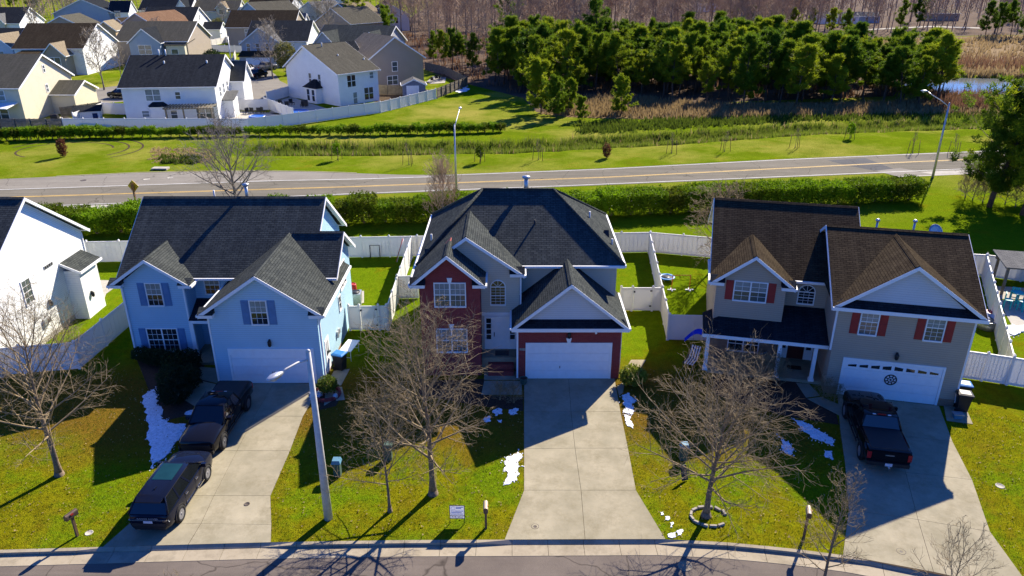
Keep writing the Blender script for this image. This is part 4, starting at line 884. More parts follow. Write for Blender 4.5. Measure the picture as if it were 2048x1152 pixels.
for xx in (6.9, 9.4, 11.6, 13.4): MB().box(xx, xx + .18, -3.4, -3.2, 0, 2.5).build('pergola_post', M['fence_wood'], H)
for k in range(16): MB().box(6.7 + k * .45, 6.8 + k * .45, -3.7, 0, 2.62, 2.76).build('pergola_rafter', M['fence_wood'], H)
for yy in (-3.4, -1.6): MB().box(6.6, 13.8, yy, yy + .1, 2.5, 2.62).build('pergola_beam', M['fence_wood'], H)
for xx, zz in ((5.2, 8.0), (11.6, 8.0)): vent_pipe(H, xx, 5.2, zz, .5, .12)
for xx in (4.0, 5.0): vent_pipe(H, xx, 7.2, 9.1, .9, .13)
# white house with grey roof, turned
H = far_house('white house with mossy grey gable roof and small bay by a shaded pool patio', (-40.8, 139.6), -42, 15.6, 8.4, 5.4, 9.4, 'y', 'siding_white', 'shingle_olive', peak=6.4,
    wings=[(-3.2, 1.6, 3.6, 10.6, 5.0, 8.0, 'y', 'siding_white', 'shingle_black')],
    wins=[('f', 7.0, 0, 3.0, .75, 1.8), ('f', 9.8, 0, 3.0, .75, 1.8), ('r', 15.6, 1.8, 3.0, 1.7, 1.9, 'glass_dark', 2), ('r', 15.6, 6.6, 4.0, .8, 1.0, 'glass_blind'), ('r', 15.6, 5.2, .5, 1.9, 2.0, 'glass_dark', 2), ('r', 15.6, 2.8, .1, .8, 1.9, 'glass_blind')])
wall_block(H, 7.4, 10.6, -1.3, 0, 0, 2.6, None, 'x', 'siding_white', name='bay_wall'); MB().hexa([(7.0, -1.6, 2.6), (11.0, -1.6, 2.6), (11.0, 0, 2.6), (7.0, 0, 2.6)], [(8.6, -.2, 3.9), (9.4, -.2, 3.9), (9.4, 0, 3.9), (8.6, 0, 3.9)]).build('bay_roof', M['shingle_black'], H)
for xx in (7.9, 9.4): small_window(H, 'f', (xx, -1.3, .4), .8, 1.9)
for xx, yy, zz in ((7.4, 3, 9.2), (10.5, 4, 7.4), (12.5, 8, 6.6)): vent_pipe(H, xx, yy, zz, .5, .1)
# tan house by the woods
H = far_house('tan house with peach-lit gable roof beside the woods', (-27.6, 146.4), 38, 12.6, 11.5, 5.4, 9.6, 'y', 'siding_tan', 'shingle_tan',
    wings=[(-7.0, 2.0, 4.5, 12.5, 5.2, 8.4, 'x', 'siding_tan', 'shingle_black'), (12.6, 14.0, 3.0, 6.0, 2.8, None, 'x', 'siding_tan', 'shingle_tan')],
    wins=[('f', 5.6, 0, 3.2, 1.1, 1.7), ('f', 4.4, 0, .7, 2.2, 1.6, 'glass_mid', 2), ('r', 14.0, 3.8, .6, .9, 1.8)])
# blue-grey house and tan house with white gable wall
far_house('blue-grey house with dark green-black roof behind the cream house', (-127, 176), 0, 18, 12, 5.4, 8.8, 'x', 'siding_bluegrey', 'shingle_black', wings=[(10.5, 17, -4, 6, 5.2, 8.2, 'y', 'siding_pale', 'shingle_tan')], wins=[('f', 2, 0, 3.4, 1.4, 1.4), ('f', 12.6, -4, 3.0, 2.2, 1.6, 'glass_blind', 2)])
far_house('house with maroon-black roof, white gable wall and arched dormer over green lawn', (-107.5, 168.5), 2, 14.5, 16.5, 5.6, 10.2, 'x', 'siding_white', 'shingle_brown', wings=[(7.6, 12.2, -3.4, 5, 4.4, 7.0, 'y', 'siding_tan', 'shingle_tan'), (2.0, 6.0, -2.5, 4, 4.8, None, 'x', 'siding_white', 'shingle_brown')],
    wins=[('f', 8.7, -3.4, 1.4, 2.4, 2.6, 'glass_mid', 2), ('f', 3, -2.5, 1.2, 2.0, 3.0, 'glass_mid'), ('r', 14.5, 7.6, 5.4, .6, 1.1), ('r', 14.5, 9, 2.0, .7, 1.3)])
far_house('taupe gabled house with tan brick dormer wing', (-127, 207), 8, 17, 13, 5.4, 9.9, 'y', 'siding_tan', 'shingle_olive', wings=[(16, 21, 1.5, 9, 6.0, 8.4, 'y', 'brick_tan', 'shingle_tan')], wins=[('f', 8, 0, 6.4, 1.0, 1.6), ('f', 17.6, 1.5, 4.4, 1.6, 1.5, 'glass_blind', 2), ('f', 17, 1.5, 1.0, 1.6, 1.6, 'glass_blind', 2)])
far_house('taupe house with rust-coloured gable roof', (-114, 228), -14, 14, 17, 5.6, 9.6, 'y', 'siding_tan', 'shingle_rust', wings=[(-4.5, 2.5, 2, 12, 5.0, 8.0, 'y', 'siding_tan', 'shingle_brown')], wins=[('f', 8, 0, 3.5, 1.4, 1.3), ('f', 7.5, 0, .8, 3.2, 1.8, 'glass_blind', 2), ('f', -2.6, 2, 3.0, 1.2, 1.5), ('f', -2.4, 2, .7, 1.2, 1.5)])
far_house('house with olive roof and paired blue-grey front gables', (-95, 188), 0, 17, 15, 5.4, 9.4, 'x', 'siding_tan', 'shingle_olive', wings=[(4.2, 11.5, -2.4, 7, 5.2, 8.4, 'y', 'siding_bluegrey', 'shingle_black'), (12.4, 16.8, -1.4, 5, 4.6, None, 'y', 'siding_cream', 'shingle_olive')],
    wins=[('f', 6.3, -2.4, 2.6, 3.0, 2.0, 'glass_mid', 2), ('f', 13.6, -1.4, 1.4, 1.5, 2.2)])
far_house('white house with bright sunlit gable wall and pale dormer', (-112, 238), 2, 15, 17, 5.6, 10.2, 'x', 'siding_white', 'shingle_black', wings=[(2.5, 8, -1.5, 8, 5.6, 8.4, 'y', 'siding_pale', 'shingle_grey'), (15, 20.5, 9, 15.5, 3.6, 5.6, 'x', 'siding_white', 'shingle_black')], wins=[('r', 15, 8.2, 6.4, .7, 1.4), ('r', 15, 7.4, 2.6, .7, 1.4), ('f', 3.6, -1.5, 3.6, 2.6, 1.3, 'glass_blind', 2)])
far_house('tan house with maroon-brown roof behind white fence', (-83, 229), 0, 19.5, 14.5, 5.5, 9.8, 'x', 'siding_tan', 'shingle_brown', wings=[(15.4, 19.9, 10, 18, 5.4, 8.6, 'x', 'siding_white', 'shingle_grey')], wins=[('f', 5.4, 0, 3.2, 2.4, 1.7, 'glass_blind', 2), ('f', 3.2, 0, .3, 1.6, 1.4, 'glass_blind')])
H = far_house('grey front-gabled house with white garage door at the cul-de-sac', (-63.2, 186.5), 2, 14.2, 16, 5.5, 9.6, 'x', 'siding_white', 'shingle_black', wings=[(-.4, 8.6, -3.0, 7, 5.3, 8.8, 'y', 'siding_grey', 'shingle_grey'), (-.2, 8.4, -6.4, -2.8, 2.7, None, 'y', 'siding_grey', 'shingle_brown')],
    wins=[('f', .8, -3.0, 3.4, .8, 1.8), ('f', 3.0, -3.0, 3.4, .8, 1.8), ('f', 5.2, -3.0, 3.4, .8, 1.8), ('r', 14.2, 6.0, 2.8, .7, 1.6), ('r', 14.2, 8.8, 3.4, .7, 1.2)])
garage_door(H, 'f', (1.4, -6.4, 0), 5.2, 2.2, handle=False)
far_house('grey house with big mossy gable roof by the woods edge', (-63, 254), -38, 17, 14, 5.4, 9.8, 'y', 'siding_tan', 'shingle_olive', wings=[(-6, 1.5, 0, 6, 3.4, 5.6, 'y', 'siding_tan', 'shingle_olive')], wins=[('r', 17, 5, 3.4, 3.0, 1.0, 'glass_mid', 2)])
far_house('grey house with double front gables and half-round window behind the tan house', (-45.4, 180), -12, 17, 14, 5.4, 9.2, 'x', 'siding_grey', 'shingle_slate', wings=[(.6, 6.4, -2.5, 7, 5.2, 8.4, 'y', 'siding_grey', 'shingle_slate'), (11, 17, -1, 7, 5.4, 8.4, 'y', 'siding_tan', 'shingle_slate')], wins=[('f', 2.6, -2.5, 4.2, 1.6, 1.4, 'glass_blind')])
far_house('blue gabled house with navy roof and white dormers', (-172, 298), 6, 22, 15, 5.4, 10.4, 'y', 'siding_bluegrey', 'shingle_black', wings=[(20, 27, 0, 9, 5.6, 9.6, 'x', 'siding_white', 'shingle_black')], wins=[('f', 22, 0, 4, 2, 2, 'glass_mid', 2)])
far_house('navy-roofed house with white-trimmed gable beyond the blue gabled house', (-148, 316), 0, 20, 15, 5.6, 10.4, 'x', 'siding_white', 'shingle_black', wings=[(15, 20.4, -2, 8, 5.4, 9.6, 'y', 'siding_white', 'shingle_black')], wins=[('f', 16.8, -2, 3.6, 2, 2, 'glass_mid', 2)])
far_house('pale olive house with dormer windows near the top of the subdivision', (-128, 318), 4, 18, 14, 5.0, 9.0, 'x', 'siding_cream', 'shingle_olive', wings=[(10, 14, -1, 7, (3.0, 6.2), 8.6, 'y', 'siding_cream', 'shingle_tan')], wins=[('f', 11, -1, 4.0, 1.6, 1.6)])
far_house('grey-blue side-gabled house beyond the olive-roofed house', (-100, 288), -34, 15, 18, 5.4, 10, 'y', 'siding_bluegrey', 'shingle_olive', wings=[(-5, 3, 3, 12, 4.6, 8, 'y', 'siding_grey', 'shingle_grey')], wins=[('f', 9, 0, 3.2, 1.4, 1.5)])
far_house('yellow-beige gabled house with skylit roof at the top of the subdivision', (-82, 300), -28, 15, 14, 5.4, 9.6, 'y', 'siding_cream', 'shingle_grey', wins=[('f', 6, 0, 3.2, 1.4, 1.5)])
far_house('beige house with long tan roof and white side wall', (-66, 278), -30, 15, 15, 5.6, 10, 'y', 'siding_tan', 'shingle_tan', wins=[('r', 15, 5, 3, 1.4, 1.4)])
far_house('small grey house with blue-black roof and tall dark windows', (-52, 285), 14, 15, 12, 5.6, 9.8, 'y', 'siding_pale', 'shingle_black', wins=[('f', 3, 0, 2.6, 1.0, 2.2, 'glass_dark'), ('f', 5.4, 0, 2.6, 1.0, 2.2, 'glass_dark'), ('f', 10, 0, 2.6, .9, 2.0, 'glass_dark')])
far_house('white-gabled house with navy roof at the far left of the subdivision', (-176, 246), 3, 22, 15, 5.4, 9.8, 'x', 'siding_white', 'shingle_black', wings=[(4, 9.5, -2.6, 7, 5.6, 9.0, 'y', 'siding_white', 'shingle_black'), (14, 18, -1, 7, 5.4, 8.2, 'y', 'siding_cream', 'shingle_grey')], wins=[('f', 5.4, -2.6, 3.2, 2.4, 2.0, 'glass_mid', 2)])
far_house('beige house with grey roof beyond the navy-roofed houses', (-150, 352), 4, 20, 14, 5.4, 9.6, 'x', 'siding_tan', 'shingle_grey', wins=[('f', 4, 0, 3.2, 1.6, 1.6)])
far_house('white house with brown roof beyond the beige one', (-118, 356), -8, 20, 14, 5.4, 9.6, 'x', 'siding_white', 'shingle_brown', wins=[('f', 4, 0, 3.2, 1.6, 1.6), ('f', 12, 0, 3.2, 1.6, 1.6)])
far_house('pale house with dark roof at the far top edge of the subdivision', (-88, 350), 12, 18, 14, 5.4, 9.6, 'y', 'siding_pale', 'shingle_black', wins=[('f', 7, 0, 3.2, 1.6, 1.6)])
# low sheds and trailers across the marsh
def low_building(label, pos, rz, W, D, h, wall, roof):
    H = thing('building', label, 'building', (pos[0], pos[1], 0), R(rz), 'low buildings across the marsh'); wall_block(H, 0, W, 0, D, 0, h, h + 1.2, 'x', wall); gable_roof(H, -.3, W + .3, -.3, D + .3, h, h + 1.5, 'x', roof, ridge=False)
    for k in range(3): small_window(H, 'f', (W * (k + .5) / 3, 0, 1.0), 1.2, 1.1, 'glass_dark')
low_building('long low white trailer building among the bare trees', G(1640, 48), 4, 16, 8, 2.8, 'siding_white', 'shingle_grey'); low_building('low blue-roofed shed across the marsh', G(1700, 46), 0, 12, 7, 2.6, 'siding_bluegrey', 'shingle_grey'); low_building('low shed with yellowish roof behind the marsh pines', G(1856, 42), 6, 14, 8, 3.0, 'siding_tan', 'shingle_tan'); low_building('small dark-roofed house seen through bare trees above the pines', G(1400, 24), 10, 16, 10, 4.0, 'siding_white', 'shingle_black')

# ------------------------------------------------------------------ fences
POST = MB().box(-.065, .065, -.065, .065, 0, 1.86).mesh('post', M['vinyl_white']); CAP = MB().hexa([(-.085, -.085, 1.86), (.085, -.085, 1.86), (.085, .085, 1.86), (-.085, .085, 1.86)], [(-.02, -.02, 1.95), (.02, -.02, 1.95), (.02, .02, 1.95), (-.02, .02, 1.95)]).mesh('post_cap', M['vinyl_white'])
def vinyl_fence(label, pts, step=2.4, name='fence', h=1.8, ends=True, gate=None, group='white vinyl fences'):
    t = thing(name, label, 'fence', (pts[0].x, pts[0].y, 0), 0, group); o0 = Vector((pts[0].x, pts[0].y, 0)); L = len(pts)
    for a, c in zip(pts, pts[1:]):
        a = Vector((a.x, a.y, 0)) - o0; c = Vector((c.x, c.y, 0)) - o0; d = c - a; n = max(1, round(d.length / step)); u = d.normalized(); s = Vector((u.y, -u.x, 0)); ang = math.atan2(u.y, u.x)
        for k in range(n):
            p = a + d * (k / n); q = a + d * ((k + 1) / n); ln = (q - p).length
            b = MB(); b.obox(p, u, s, .06, ln - .06, -.02, .02, .08, h - .02); b.obox(p, u, s, .06, ln - .06, -.034, .034, .05, .2); b.obox(p, u, s, .06, ln - .06, -.034, .034, h - .12, h)
            m = 7
            for j in range(1, m): xx = ln * j / m; b.obox(p, u, s, xx - .012, xx + .012, -.026, .026, .2, h - .12)
            b.build('panel', M['vinyl_white'], t)
            po = bpy.data.objects.new('post', POST); link(po, t); po.location = p; po.rotation_euler = (0, 0, ang); ca = bpy.data.objects.new('post_cap', CAP); link(ca, po)
        if c == (Vector((pts[-1].x, pts[-1].y, 0)) - o0) and ends:
            po = bpy.data.objects.new('post', POST); link(po, t); po.location = c; po.rotation_euler = (0, 0, ang); ca = bpy.data.objects.new('post_cap', CAP); link(ca, po)
    return t
def vinyl_gate(label, a, c):
    t = thing('gate', label, 'gate', (a.x, a.y, 0), 0, 'white vinyl gates'); d = Vector((c.x - a.x, c.y - a.y, 0)); u = d.normalized(); s = Vector((u.y, -u.x, 0)); ln = d.length; ang = math.atan2(u.y, u.x)
    for p in (.0, ln * .28, ln * .78, ln):
        po = bpy.data.objects.new('post', POST); link(po, t); po.location = u * p; po.rotation_euler = (0, 0, ang); ca = bpy.data.objects.new('post_cap', CAP); link(ca, po)
    for k, (p, q) in enumerate(((.07, ln * .28 - .07), (ln * .28 + .09, ln * .78 - .09), (ln * .78 + .07, ln - .07))):
        b = MB(); b.obox((0, 0, 0), u, s, p, q, -.02, .02, .1, 1.74); b.obox((0, 0, 0), u, s, p, q, -.034, .034, .06, .2); b.obox((0, 0, 0), u, s, p, q, -.034, .034, 1.66, 1.78); lf = b.build('gate_leaf' if k == 1 else 'panel', M['vinyl_white'], t)
        if k == 1:
            hb = MB()
            for z in (.35, 1.5): hb.obox((0, 0, 0), u, s, q - .12, q + .12, .03, .05, z, z + .09)
            hb.obox((0, 0, 0), u, s, p - .1, p + .08, .03, .06, 1.42, 1.54); hb.build('hinge', M['dark_metal'], lf)
    return t
vinyl_fence('white vinyl back fence between the white corner house and the brick house yards', [G(140, 526), G(182, 525), G(500, 519), G(836, 513)])
vinyl_fence('white vinyl back fence behind the brick house side yard', [G(836, 513), G(1298, 505)], ends=False)
vinyl_fence('white vinyl back fence behind the bare tree of the taupe house yard', [G(1298, 505), G(1430, 517), G(1963, 553)])
vinyl_fence('white vinyl lot fence between blue house and brick house', [G(824, 516), G(778, 660)])
vinyl_fence('short white vinyl fence joining the lot fence to the brick house wall', [G(797, 598), G(840, 597)], ends=False)
vinyl_gate('white vinyl gate with black hinges beside the blue house wall', G(701, 661), G(776, 660.5))
vinyl_fence('white vinyl lot fence between brick house and taupe house', [G(1297, 507), G(1334, 680)])
vinyl_gate('white vinyl gate with black hinges beside the brick house', G(1240, 622), G(1321, 622))
vinyl_fence('white vinyl front fence beside the taupe house porch', [G(1335, 680), G(1424, 682)], ends=False)
vinyl_fence('white vinyl front fence right of the taupe house garage', [G(1912, 755), G(1962, 762), G(2012, 770), G(2140, 792)])
vinyl_fence('white vinyl lot fence right of the taupe house', [G(1963, 554), G(2012, 767)], step=2.0)
vinyl_fence('white vinyl back fence behind the teal chair patio', [G(1964, 553), G(2120, 574)])
vinyl_fence('white vinyl fence running from the blue house towards the white corner house', [G(262, 650), G(160, 738), G(-60, 756)])
# far side of the road
vinyl_fence('long white vinyl fence behind the row of small hedge shrubs', [G(130, 262), G(500, 262), G(600, 249), G(760, 226)], step=3.0)
vinyl_fence('sunlit white vinyl fence climbing towards the tan house shed', [G(762, 226), G(872, 198)], step=2.6)
vinyl_fence('white vinyl fence between the pool patio and the white black-roofed house', [G(445, 222), G(537, 220)], step=3); vinyl_fence('white vinyl fence between two pool patios', [G(530, 216), G(588, 240)], step=2.6); vinyl_fence('white vinyl fence on the street side of the shaded patio', [G(535, 205), G(580, 192)], step=2.6)
vinyl_fence('white vinyl fence beside the small white yard shed', [G(150, 250), G(208, 228), G(256, 230)], step=2.6)
vinyl_fence('white vinyl fence in front of the tan brick dormer house', [G(218, 124), G(306, 111)], step=3); vinyl_fence('white vinyl fence left of the cul-de-sac garage house', [G(418, 136), G(506, 136)], step=3); vinyl_fence('white vinyl fence behind the cul-de-sac lamp post', [G(414, 103), G(508, 106)], step=3); vinyl_fence('white vinyl cross fence behind the cul-de-sac', [G(466, 136), G(472, 115)], step=3)
vinyl_fence('sunlit white vinyl fence behind the white gabled house', [G(414, 94), G(452, 86), G(480, 88)], step=3)
def wood_fence(label, pts, mat='fence_wood', h=1.8, name='fence'):
    t = thing(name, label, 'fence', (pts[0].x, pts[0].y, 0), 0, 'wooden fences'); o0 = Vector((pts[0].x, pts[0].y, 0))
    for a, c in zip(pts, pts[1:]):
        a = Vector((a.x, a.y, 0)) - o0; c = Vector((c.x, c.y, 0)) - o0; d = c - a; u = d.normalized(); s = Vector((u.y, -u.x, 0)); n = max(1, round(d.length / 2.4))
        for k in range(n + 1): MB().obox(a + d * (k / n), u, s, -.06, .06, .03, .15, 0, h + .05).build('post', M[mat], t)
        for k in range(n):
            p = a + d * (k / n); ln = d.length / n; pan = MB()
            for j in range(14): pan.obox(p, u, s, ln * j / 14 + .012, ln * (j + 1) / 14 - .012, -.012, .012, .04, h - random.random() * .04)
            pan.build('board_panel', M[mat], t)
            b = MB(); b.obox(p, u, s, 0, ln, .013, .06, .3, .4); b.obox(p, u, s, 0, ln, .013, .06, h - .4, h - .3); b.build('rail', M[mat], t)
wood_fence('weathered wooden fence along the tan house yard by the woods', [G(874, 197), G(934, 172)]); wood_fence('weathered wooden fence behind the tan house deck', [G(934, 172), G(890, 150), G(850, 140)], 'fence_oldwood'); wood_fence('mossy wooden fence between the white house and the tan house', [G(744, 189), G(806, 190)])
wood_fence('old grey wooden fence in front of the cream house', [G(-60, 262), G(128, 262)], 'fence_oldwood'); wood_fence('wooden fence between the cream house and the street', [G(124, 238), G(206, 226)], 'fence_wood')
# white three-rail fence behind the clipped hedge
HEDGE = [(-60, 60.6), (-38, 63.6), (-15, 66.6), (10, 68.9), (34, 73.0), (43, 74.6)]
hy = lambda x: interp(HEDGE, x)
t = thing('rail_fence', 'white three-rail fence seen through the clipped roadside hedge', 'fence', (0, 0, 0))
xq = [-45 + 2.6 * k for k in range(34)]
for a in xq:
    MB().box(-.06, .06, -.06, .06, 0, 1.3).build('post', M['vinyl_white'], t).location = (a, hy(a) + 1.9, 0)
for a, c in zip(xq, xq[1:]):
    p, q = Vector((a, hy(a) + 1.9, 0)), Vector((c, hy(c) + 1.9, 0)); u = (q - p).normalized(); s = Vector((u.y, -u.x, 0))
    for z in (.3, .7, 1.1): MB().obox(p, u, s, 0, (q - p).length, -.02, .02, z, z + .13).build('rail', M['vinyl_white'], t)
# ------------------------------------------------------------------ plants
def rnd(a, b): return random.uniform(a, b)
def path(p, d, ln, n, wob, up):
    """a wandering branch line"""
    P = [Vector(p)]; d = Vector(d).normalized()
    for k in range(n):
        d = (d + Vector((rnd(-wob, wob), rnd(-wob, wob), rnd(-wob, wob) + up))).normalized(); P.append(P[-1] + d * (ln / n))
    return P
def along(P, t):
    s = t * (len(P) - 1); i = min(int(s), len(P) - 2); f = s - i
    return P[i].lerp(P[i + 1], f), (P[i + 1] - P[i]).normalized()
def side_dir(d, ang, phi):
    a = d.orthogonal().normalized(); b = d.cross(a); r = a * math.cos(phi) + b * math.sin(phi)
    return (d * math.cos(ang) + r * math.sin(ang)).normalized()
def bare_tree_meshes(seed, h, r0, crown_r, clear=.28, prim=22, sec=8, ter=5, twig=3, rt=.008, droop=0.0, leaders=1, lean=(0, 0), barkm='bark', twigm='twig', up=.05, thick=1.0, trunk_top=.93):
    random.seed(seed); T = MB(); C = MB()
    main = path((0, 0, -.05), (lean[0], lean[1], 1), h * trunk_top, 9, .045, .02)
    T.tube(main, [r0 * 1.5] + [r0 * (1 - k / 10.5) for k in range(1, 10)], 8)
    T.lathe([(r0 * 2.2, -.06), (r0 * 1.7, .06), (r0 * 1.3, .3)], 8, main[0])
    ga = 0
    for k in range(prim):
        t = clear + (1 - clear) * ((k + .5) / prim) ** .9; p, d = along(main, min(.985, t)); ga += 2.4 + rnd(-.4, .4)
        rel = (t - clear) / (1 - clear); ang = R(68 - 44 * rel + rnd(-9, 9))
        ln = crown_r * (1.0 - .62 * rel ** 1.4) * rnd(.8, 1.12) * (1 / max(.55, math.sin(ang)))
        ln = min(ln, crown_r * 1.3)
        q = Vector((math.cos(ga) * math.sin(ang), math.sin(ga) * math.sin(ang), math.cos(ang)))
        B = path(p, q, ln, 5, .075, up - droop); rb = max(rt * 2.2, r0 * .42 * (1 - .65 * rel)) * thick
        C.tube(B, [rb * (1 - j / 6.2) for j in range(6)], 5, False)
        for s in range(sec):
            ts = .18 + .8 * (s + rnd(.2, .8)) / sec; p2, d2 = along(B, ts); l2 = ln * (.5 - .28 * ts) * rnd(.75, 1.25)
            B2 = path(p2, side_dir(d2, R(rnd(35, 62)), rnd(0, 6.28)), l2, 3, .11, up * 1.3 - droop); r2 = max(rt * 1.5, rb * .42 * (1 - .5 * ts))
            C.tube(B2, [r2, r2 * .8, r2 * .6, r2 * .4], 4, False)
            for u in range(ter):
                t3 = .15 + .83 * (u + rnd(.1, .9)) / ter; p3, d3 = along(B2, t3); l3 = l2 * rnd(.35, .62)
                B3 = path(p3, side_dir(d3, R(rnd(30, 60)), rnd(0, 6.28)), l3, 2, .12, up - droop); C.tube(B3, [rt * 1.25, rt, rt * .7], 3, False)
                for w_ in range(twig):
                    p4, d4 = along(B3, rnd(.2, .95)); B4 = path(p4, side_dir(d4, R(rnd(25, 55)), rnd(0, 6.28)), l3 * rnd(.4, .75), 1, .2, .05); C.tube(B4, [rt * .85, rt * .5], 3, False)
    return T.mesh('trunk', M[barkm]), C.mesh('crown', M[twigm])
def place_tree(name, label, meshes, pos, rz=0, sc_=1.0, group=None, cat='tree', names=('trunk', 'crown')):
    t = thing(name, label, cat, (pos[0], pos[1], pos[2] if len(pos) > 2 else 0), rz, group)
    if isinstance(sc_, tuple): t.scale = sc_
    else: t.scale = (sc_, sc_, sc_)
    for n_, m in zip(names, meshes): link(bpy.data.objects.new(n_, m), t)
    return t
# street trees in the front lawns
place_tree('street_tree', 'wide bare street tree on the lawn before the brick house', bare_tree_meshes(11, 8.0, .15, 3.3, .25, 34, 8, 5, 2, .0055), G(866, 988), .4)
place_tree('street_tree', 'slender bare young tree between lamp post and larger street tree', bare_tree_meshes(12, 5.5, .07, 2.3, .28, 24, 7, 4, 2, .005), G(780, 1023), 1.1)
place_tree('street_tree', 'bare spreading street tree ringed by stone edging near the brick driveway', bare_tree_meshes(13, 5.6, .14, 3.6, .30, 34, 8, 5, 2, .0055, .02), G(1412, 1032), 2.0)
place_tree('street_tree', 'bare street tree on the lawn beside the bronze mailbox', bare_tree_meshes(14, 7.6, .14, 3.7, .30, 32, 8, 5, 2, .0055), G(119, 950), 3.0)
place_tree('street_tree', 'bare tree top by the kerb of the taupe house driveway', bare_tree_meshes(15, 5.0, .07, 1.5, .2, 22, 6, 4, 2, .0048, 0, 1, (0, 0), 'bark', 'twig', .14), (11.9, 21.8, 0), .8)
place_tree('street_tree', 'thin bare twiggy tree top beside the driveway of the taupe house', bare_tree_meshes(16, 4.3, .05, 1.6, .2, 18, 5, 4, 2, .0048, 0, 1, (0, 0), 'bark', 'twig', .12), (15.3, 19.8, 0), 1.9)
place_tree('street_tree', 'thin bare twiggy tree top across the street from the grey vehicle', bare_tree_meshes(17, 4.6, .05, 1.1, .2, 14, 5, 3, 2, .0045, 0, 1, (0, 0), 'bark', 'twig', .14), (-10.4, 17.6, 0), .9)
# stone ring at the foot of the spreading tree
rg = G(1418, 1034); t = thing('tree_ring', 'broken ring of edging stones round the spreading street tree', 'edging', (rg.x, rg.y, 0))
for k in range(11):
    a = 2 * math.pi * k / 13 + .4; o = MB().hexa([(-.16, -.06, 0), (.16, -.06, 0), (.16, .06, 0), (-.16, .06, 0)], [(-.14, -.05, .09), (.15, -.05, .11), (.14, .05, .1), (-.15, .05, .08)]).build('edging_stone', M['rock'], t); o.location = (.78 * math.cos(a), .62 * math.sin(a), 0); o.rotation_euler = (0, 0, a + math.pi / 2 + rnd(-.2, .2))
# bare trees between the houses and the road
place_tree('roadside_tree', 'large bare tree behind the blue house beside the road', bare_tree_meshes(21, 7.0, .2, 4.8, .16, 20, 7, 4, 2, .013, 0, 1, (0, 0), 'bark_grey', 'bark_grey', .10, 1.25), G(478, 432), .2)
place_tree('roadside_tree', 'upright bare bush-like tree in the hedge beside the roadside lamp', bare_tree_meshes(22, 5.0, .09, 2.6, .08, 30, 6, 4, 2, .012, -.06, 1, (0, 0), 'bark_grey', 'twig_wood', .22), G(884, 452), 1.2)
place_tree('yard_tree', 'bare tree behind the left corner of the taupe house', bare_tree_meshes(23, 5.6, .11, 3.0, .25, 22, 7, 4, 3, .010), G(1432, 535), 1.7)

# evergreen foliage: clumps of narrow leaves
def clump(b, c, r, n, ln, wd, upb=.5, flat=1.0):
    for k in range(n):
        d = Vector((rnd(-1, 1), rnd(-1, 1), rnd(-1, 1) * flat + upb)).normalized(); p = c + Vector((rnd(-1, 1), rnd(-1, 1), rnd(-1, 1) * flat)) * r * .6
        s = d.orthogonal().normalized() * wd * rnd(.6, 1.2); s.rotate(Matrix.Rotation(rnd(0, 6.28), 3, d)); e = p + d * ln * rnd(.7, 1.3)
        i = len(b.v); b.v += [tuple(p - s), tuple(p + s), tuple(e)]; b.f.append((i, i + 1, i + 2)); b.sm.append(False)
def pine_meshes(seed, h, cr, clear=.25, whorls=9, per=5, n=40, ln=.5, wd=.07, r0=.16, tuft=.5, tufts_=4, lean=.06):
    """open irregular pine: few uneven limbs per whorl, each carrying separate needle tufts"""
    random.seed(seed); T = MB(); C = MB(); main = path((0, 0, -.1), (rnd(-lean, lean), rnd(-lean, lean), 1), h * .95, 7, .05, .02)
    T.tube(main, [r0 * (1 - k / 8.4) for k in range(8)], 7); p1, p2 = rnd(0, 6), rnd(0, 6)
    for k in range(whorls):
        t = clear + (1 - clear) * (k + rnd(.1, .7)) / whorls; z, _ = along(main, min(.98, t)); rel = (t - clear) / (1 - clear)
        rad = (cr * (1 - rel) ** .62 * (.7 + .5 * min(1, rel * 2.5)) + .35) * rnd(.7, 1.2)
        for j in range(per):
            a = rnd(0, 6.28); rr = rad * rnd(.45, 1.15) * (1 + .28 * math.sin(2 * a + p1) + .2 * math.sin(3 * a + p2)); up = rnd(-.05, .5) + rel * .8
            B = path(z, (math.cos(a), math.sin(a), up), rr, 3, .16, .12); T.tube(B, [r0 * .24, r0 * .18, r0 * .11, r0 * .05], 3, False)
            for q in range(tufts_):
                f = .35 + .65 * (q + 1) / tufts_; p, d = along(B, min(f, .999)); p = p + side_dir(d, R(70), rnd(0, 6.28)) * rnd(0, .45) * rr * .5 + Vector((0, 0, rnd(.0, .3)))
                clump(C, p, tuft * rnd(.5, 1.1), int(n * rnd(.6, 1.3)), ln * rnd(.8, 1.2), wd, .7)
    for q in range(3): clump(C, main[-1] + Vector((rnd(-.4, .4), rnd(-.4, .4), rnd(-.9, .2))), tuft * .5, n, ln, wd, 1.4)
    return T.mesh('trunk', M['bark_pine']), C.mesh('crown', M['pine_leaf'])
PINES = [pine_meshes(30 + k, 11.5, 2.7 + .4 * (k % 3), .16 + .08 * (k % 4), 9 + k % 3, 5, 54, .58, .06, .16, .55, 4) for k in range(8)]
SMALLP = [pine_meshes(40 + k, 6.0, 1.9, .10, 9, 7, 40, .36, .06, .09, .34, 4) for k in range(3)]
BIGP = [pine_meshes(50 + k, 13.0, 5.8, .14, 13, 7, 64, .44, .045, .24, .62, 6) for k in range(2)]
for m_ in BIGP: m_[1].materials[0] = M['pine_light']
TALLP = pine_meshes(55, 19.0, 4.6, .45, 8, 4, 50, .6, .10, .28, .8, 4)
def in_poly(p, poly):
    c = False; j = len(poly) - 1
    for i in range(len(poly)):
        (xi, yi), (xj, yj) = poly[i], poly[j]
        if (yi > p[1]) != (yj > p[1]) and p[0] < (xj - xi) * (p[1] - yi) / (yj - yi) + xi: c = not c
        j = i
    return c
